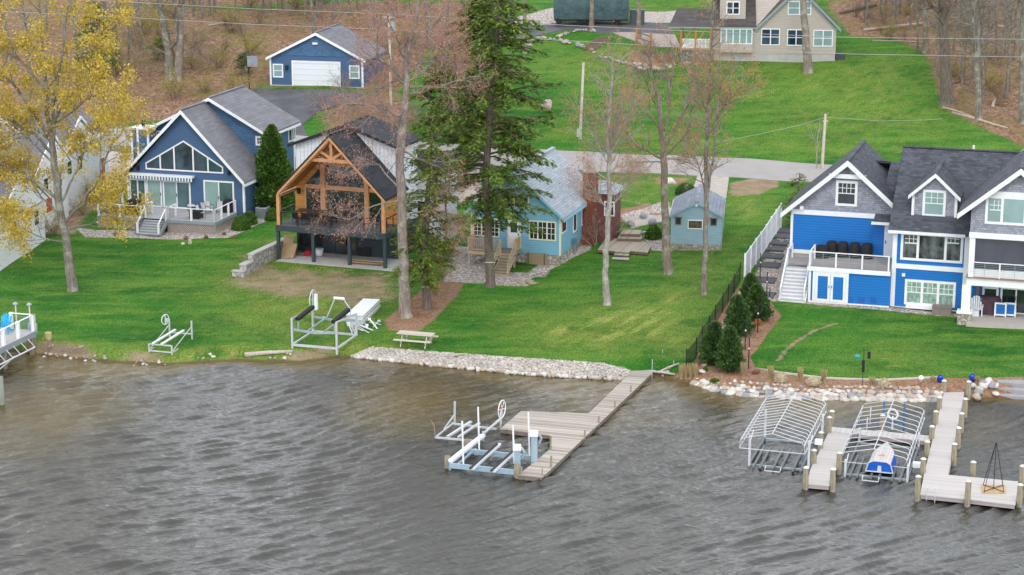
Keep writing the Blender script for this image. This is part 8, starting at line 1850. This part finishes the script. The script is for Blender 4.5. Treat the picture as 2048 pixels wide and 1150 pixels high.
# protos for bare woodland trees and brush, copied over the hill
def bare_proto(seed, H, r, label):
    nr.seed(seed); root = thing('woodland_tree', label, 'tree', (0, 0, 0), 0, 'bare trees of the hillside woods'); T = (Tubes(), Tubes()); tips = []
    P, Rr, _ = branch((0, 0, -.3), (nr.normal(0, .03), nr.normal(0, .03), 1), H, r, 14, .025, .03, .18); Rr[0] *= 1.35; T[0].add(P, Rr, 8)
    spread(np.array(P[3:]), Rr[3:], T, tips, 0, dict(n=[22, 5, 4], len=[3.4, 1.6, .9], rad=[.075, .028, .014], ang=(35, 75), wig=.14, up=.05, t0=.05)); T[0].build('trunk', BK_B if seed % 2 else BK_G, root); T[1].build('crown', TW_B if seed % 2 else TW_G, root); return root
def brush_proto(seed, label, mat, leafm, nl):
    nr.seed(seed); root = thing('woodland_shrub', label, 'shrub', (0, 0, 0), 0, 'brush on the hillside'); T = (Tubes(), Tubes()); tips = []
    for k in range(9):
        P, Rr, _ = branch((nr.normal(0, .15), nr.normal(0, .15), -.1), (nr.normal(0, .45), nr.normal(0, .45), 1), nr.uniform(1.6, 3.2), .03, 5, .1, .02, .3); T[0].add(P, Rr, 4); spread(np.array(P), Rr, T, tips, 0, dict(n=[6, 4], len=[1.1, .6], rad=[.016, .01], ang=(25, 60), wig=.12, up=.05, t0=.2))
    T[0].build('stems', mat, root); cr = T[1].build('crown', mat, root)
    if nl: tp = np.array(tips); leaves('leaves', tp[nr.randint(0, len(tp), nl)] + nr.normal(0, .1, (nl, 3)), .055, leafm, cr, .6)
    return root
PR = [bare_proto(31, 19, .22, 'bare grey brown tree trunk in the hillside woods'), bare_proto(32, 17, .16, 'x'), bare_proto(33, 20, .3, 'x'), bare_proto(34, 14, .1, 'x')]
BP = [brush_proto(41, 'bare brown brush on the leafy hillside', TW_B, None, 0), brush_proto(42, 'x', TW_B, LF_YG, 1500), brush_proto(43, 'x', TW_G, LF_RB, 500)]
PK = [kids(p) for p in PR]; BK_ = [kids(p) for p in BP]; usedp = set()
def put(lst, ks, i, q, s, label, group):
    p = G(*q); rz = tr_.uniform(0, 6.28); o = lst[i]
    if (id(lst), i) not in usedp:
        usedp.add((id(lst), i)); o.location = p; o.rotation_euler = (0, 0, rz); o.scale = (s, s, s); o['label'] = label; o['group'] = group; return o
    c = o.copy(); C.objects.link(c); c.location = p; c.rotation_euler = (tr_.uniform(-.03, .03), tr_.uniform(-.03, .03), rz); c.scale = (s, s, s); c['label'] = label; c['group'] = group
    for k in ks[i]:
        d = k.copy(); C.objects.link(d); d.parent = c
        for kk in [x for x in k.children]: e_ = kk.copy(); C.objects.link(e_); e_.parent = d
    return c
for k, (x, y) in enumerate(((232, 470), (372, 478), (412, 476), (448, 470), (470, 476))): bush('dormant_shrub', 'small dormant red brown shrub in the gravel bed before the grey deck', (x, y), 9, 6, LF_RB, 160, .05, group='dormant shrubs in the gravel bed')
for k, (x, y) in enumerate(((1562, 119), (1584, 120), (1596, 121), (1604, 121))): bush('garden_plant', 'small green plant at the foot of the beige house', (x, y), 8, 5, LF_G, 160, .07, group='plants at the foot of the beige house')
bush('garden_plant', 'low green plant among the boulders below the spruces', (1430, 762), 20, 5, LF_G, 500, .05); bush('garden_plant', 'small green plant beside the lowest spruce', (1411, 742), 10, 10, LF_G, 300, .05)
GL, GR, LL_, LR_ = 'bare trees of the left woods', 'bare trees of the right woods', 'bare brown trunk among the trees of the left hillside', 'bare brown trunk among the trees of the right hillside'
for (x, y, i, s) in ((213, 152, 0, 1), (234, 148, 1, 1), (258, 128, 1, .9), (284, 100, 3, 1), (612, 28, 0, .9), (628, 62, 1, 1.05), (664, 48, 3, 1.1), (590, 20, 0, .8), (540, 25, 1, 1), (470, 30, 3, 1.2), (430, 25, 1, .9), (640, 15, 2, .7), (555, 60, 3, .8), (740, 60, 3, 1.1), (700, 30, 1, .9), (860, 95, 0, .9), (893, 60, 1, 1.1), (740, 20, 0, .8), (150, 90, 0, 1), (60, 160, 1, 1), (20, 120, 0, 1), (90, 60, 2, .8), (400, 10, 3, 1.2), (360, 10, 1, .8), (505, 8, 0, .9), (680, 90, 3, .8), (925, 20, 1, .9), (820, 30, 0, .8), (780, 12, 2, .7)): put(PR, PK, i, (x, y), s, LL_, GL)
for (x, y, i, s) in ((1872, 155, 1, .9), (1925, 168, 3, 1.1), (1940, 183, 3, 1), (1966, 206, 1, .8), (2012, 194, 1, .95), (1993, 108, 1, 1), (2030, 120, 0, 1), (1852, 106, 2, 1.05), (1835, 100, 3, 1.2), (1905, 110, 3, 1.1), (1880, 60, 1, 1), (1950, 80, 0, .9), (1925, 50, 3, 1.2), (1985, 60, 1, 1), (2015, 70, 2, .8), (1820, 60, 3, 1), (1790, 30, 1, .9), (1760, 30, 3, 1), (1730, 15, 1, .8), (1770, 10, 0, .8), (1845, 25, 0, .8), (1900, 20, 2, .7), (1960, 20, 0, .9), (2035, 35, 1, 1), (2005, 15, 3, 1.2), (1815, 15, 3, 1.2), (1885, 140, 3, .9), (1955, 140, 3, .9), (2040, 160, 3, 1.1)): put(PR, PK, i, (x, y), s, LR_, GR)
for k in range(26): put(PR, PK, tr_.choice([1, 3, 3]), (tr_.uniform(360, 800), tr_.uniform(3, 40)), tr_.uniform(.6, 1), LL_, GL)
for k in range(18): put(PR, PK, tr_.choice([1, 3, 3]), (tr_.uniform(1720, 2048), tr_.uniform(3, 60)), tr_.uniform(.6, 1), LR_, GR)
for k in range(8): put(PR, PK, 3, (tr_.uniform(1920, 2048), tr_.uniform(80, 190)), tr_.uniform(.7, 1), LR_, GR)
for k in range(46):
    while True:
        x, y = tr_.uniform(200, 900), tr_.uniform(8, 200)
        if (x < 520 or x > 735 or y < 42) and not (x > 880 and y > 60) and y < 110 + (100 if x < 500 else 0) - (x > 735) * 0: break
    i = tr_.choice([0, 1, 1, 2]); put(BP, BK_, i, (x, y), tr_.uniform(.6, 1.2), ('bare brown brush on the left hillside', 'yellow green budding brush on the left hillside', 'reddish brush on the left hillside')[i], 'brush on the left hillside')
for k in range(30): i = tr_.choice([0, 0, 2, 1]); x, y = tr_.uniform(1700, 2048), 0; y = tr_.uniform(10, np.interp(x, [1700, 1850, 1890, 2048], [55, 110, 200, 260])); put(BP, BK_, i, (x, y), tr_.uniform(.4, .9), 'bare low brush on the right hillside', 'brush on the right hillside')
for q, s in (((650, 220), .9), ((700, 235), 1), ((735, 215), 1), ((760, 240), .9), ((690, 180), .8), ((800, 250), .8), ((840, 240), .9)): put(BP, BK_, 2, q, s, 'reddish bare brush between the drive and the timber house', 'brush by the asphalt drive')
for q, s in (((1190, 490), 1.0), ((1212, 478), .95), ((1232, 470), .7)): put(BP, BK_, 2, q, s, 'rosy bare shrub against the red annex of the cottage', 'shrubs by the red annex')
for q, s in (((30, 500), .7), ((70, 480), .8), ((110, 470), .7), ((180, 405), .7), ((200, 390), .7), ((165, 430), .6), ((230, 420), .5), ((0, 520), .8)): put(BP, BK_, 1, q, s, 'yellow green budding shrub beside the white house', 'shrubs by the white house')
for q in ((1300, 115), (1320, 125), (1280, 110), (1345, 128), (1390, 118)): put(BP, BK_, 0, q, .75, 'bare grey brush before the log porch', 'brush before the log porch')
for q in ((70, 700), (95, 702), (120, 706), (145, 710), (165, 712)): put(BP, BK_, 2, q, .28, 'low red brown brush on the left bank', 'low brush on the left bank')
for q, s in (((880, 560), .6), ((900, 520), .7), ((872, 590), .4), ((895, 470), .8), ((885, 430), .8), ((900, 400), .8)): put(BP, BK_, 1, q, s, 'olive brush left of the light blue cottage', 'brush left of the cottage')
OB = dict(n=[14, 5, 4], len=[2.4, 1.1, .7], rad=[.07, .022, .012], ang=(35, 70), wig=.14, up=.04, t0=.15)
stemtree('big_woods_tree', 'shaggy thick trunk at the edge of the right woods', (1893, 206), [(1895, 206, .62), (1890, 140, .52), (1888, 80, .48), (1886, 20, .42), (1888, -60, .3)], [([(1887, 30), (1865, 15), (1845, 5)], .14)], OB, BK_D, TW_B, skip=.3)
stemtree('big_woods_tree', 'pale twin trunked tree with logs at its foot in the right woods', (1957, 239), [(1957, 239, .32), (1956, 180, .28), (1952, 120, .26), (1958, 50, .22), (1956, -50, .15)], [([(1953, 135), (1948, 80), (1946, 20), (1945, -40)], .16)], OB, BK_G, TW_B, skip=.3)
stemtree('big_woods_tree', 'straight trunk at the right rim of the photo', (2043, 247), [(2043, 247, .26), (2044, 120, .22), (2046, 0, .18), (2046, -60, .12)], [], OB, BK_G, TW_B, skip=.2)
stemtree('big_woods_tree', 'massive left stem of the clustered trees on the left hill', (340, 159), [(341, 159, .5), (338, 100, .42), (328, 50, .36), (318, 0, .3), (312, -50, .22)], [([(337, 100), (352, 80), (350, 20), (340, -30)], .22), ([(338, 110), (310, 95), (280, 90)], .09)], OB, BK_G, TW_B, LF_YG, 1500, .06, .3, skip=.3)
stemtree('big_woods_tree', 'straight right stem of the clustered trees on the left hill', (356, 160), [(356, 160, .42), (360, 90, .36), (362, 30, .32), (366, -50, .2)], [([(360, 100), (390, 95), (412, 55)], .1), ([(358, 110), (385, 115), (405, 85)], .06)], OB, BK_P, TW_B, skip=.3)
for lb, x, yb, r, xt in (('thick scarred cedar trunk standing before the beige house', 1616, 145, .46, 1607), ('straight trunk in front of the covered trailer', 1183, 62, .26, 1184), ('smooth trunk beside the slate storage box', 1278, 78, .26, 1276), ('slim trunk with stone ring at the left of the upper lawn', 1049, 106, .24, 1050), ('pinkish trunk on the slope behind the red budded maple', 858, 92, .3, 848)):
    stemtree('lawn_tree', lb, (x, yb), [(x, yb, r), ((x * 2 + xt) / 3, yb - 50, r * .85), (xt, yb - 140, r * .7), (xt + 2, yb - 300, r * .3)], [], dict(OB, n=[12, 4, 3], t0=.3), BK_P if r > .4 else BK_B, TW_B, skip=.45)
stemtree('young_tree', 'small pale bare tree beside the pole above the bright blue house', (1633, 338), [(1633, 338, .06), (1634, 310, .05), (1636, 280, .04), (1640, 235, .015)], [([(1635, 300), (1625, 270), (1618, 250)], .025), ([(1635, 295), (1648, 270), (1655, 245)], .025)], dict(n=[8, 4], len=[1.0, .5], rad=[.02, .012], ang=(20, 45), wig=.1, up=.1, t0=.2), BK_L, plain('straw_twigs', (.45, .37, .24, 1), .9), skip=.1)
stemtree('young_tree', 'thin multi stemmed tree left of the upper driveway', (1008, 70), [(1008, 70, .14), (1006, 30, .1), (1004, -40, .05)], [([(1008, 60), (1022, 25), (1030, -20)], .07), ([(1008, 60), (990, 30), (980, -10)], .07)], dict(OS, n=[10, 5, 3]), BK_P, TW_R)
stemtree('young_tree', 'slim sapling on the slope beneath the orange budded maples', (1265, 275), [(1265, 275, .06), (1266, 240, .05), (1264, 190, .02)], [], dict(n=[9, 4, 3], len=[1.6, .8, .5], rad=[.025, .014, .01], ang=(30, 60), wig=.12, up=.05, t0=.2), BK_B, TW_G, LF_O, 500, .045, .15)
LOGM = barkmat('fallen_log', (.3, .23, .17, 1), (.52, .44, .36, 1), 1)
for lb, a, b, r in (('long pale fallen trunk across the right hillside', (1728, 62), (1858, 47), .16), ('dark fallen trunk behind the beige house', (1680, 28), (1752, 12), .2), ('pale log along the edge of the right lawn, longest of three', (1905, 227), (2014, 258), .13), ('upper pale log at the edge of the right lawn', (1885, 216), (1925, 227), .09), ('grey log lying with the pale logs', (1925, 228), (1990, 252), .1), ('pale fallen log high in the right woods', (1955, 50), (2040, 60), .15), ('thin fallen log low in the right woods', (1930, 68), (1990, 70), .12), ('dark leaning log in the right woods', (1900, 170), (1940, 158), .12), ('thin pale branch across the right slope', (1912, 100), (1945, 106), .08), ('brown fallen branch at the top of the right lawn', (1745, 82), (1850, 85), .07), ('bent fallen branch on the left hill', (418, 52), (455, 48), .12), ('short stump log in the right woods', (1985, 215), (1990, 200), .15)): log('fallen_log', lb, a, b, r, r * .7, r * .6, LOGM if 'dark' not in lb else BK_D)
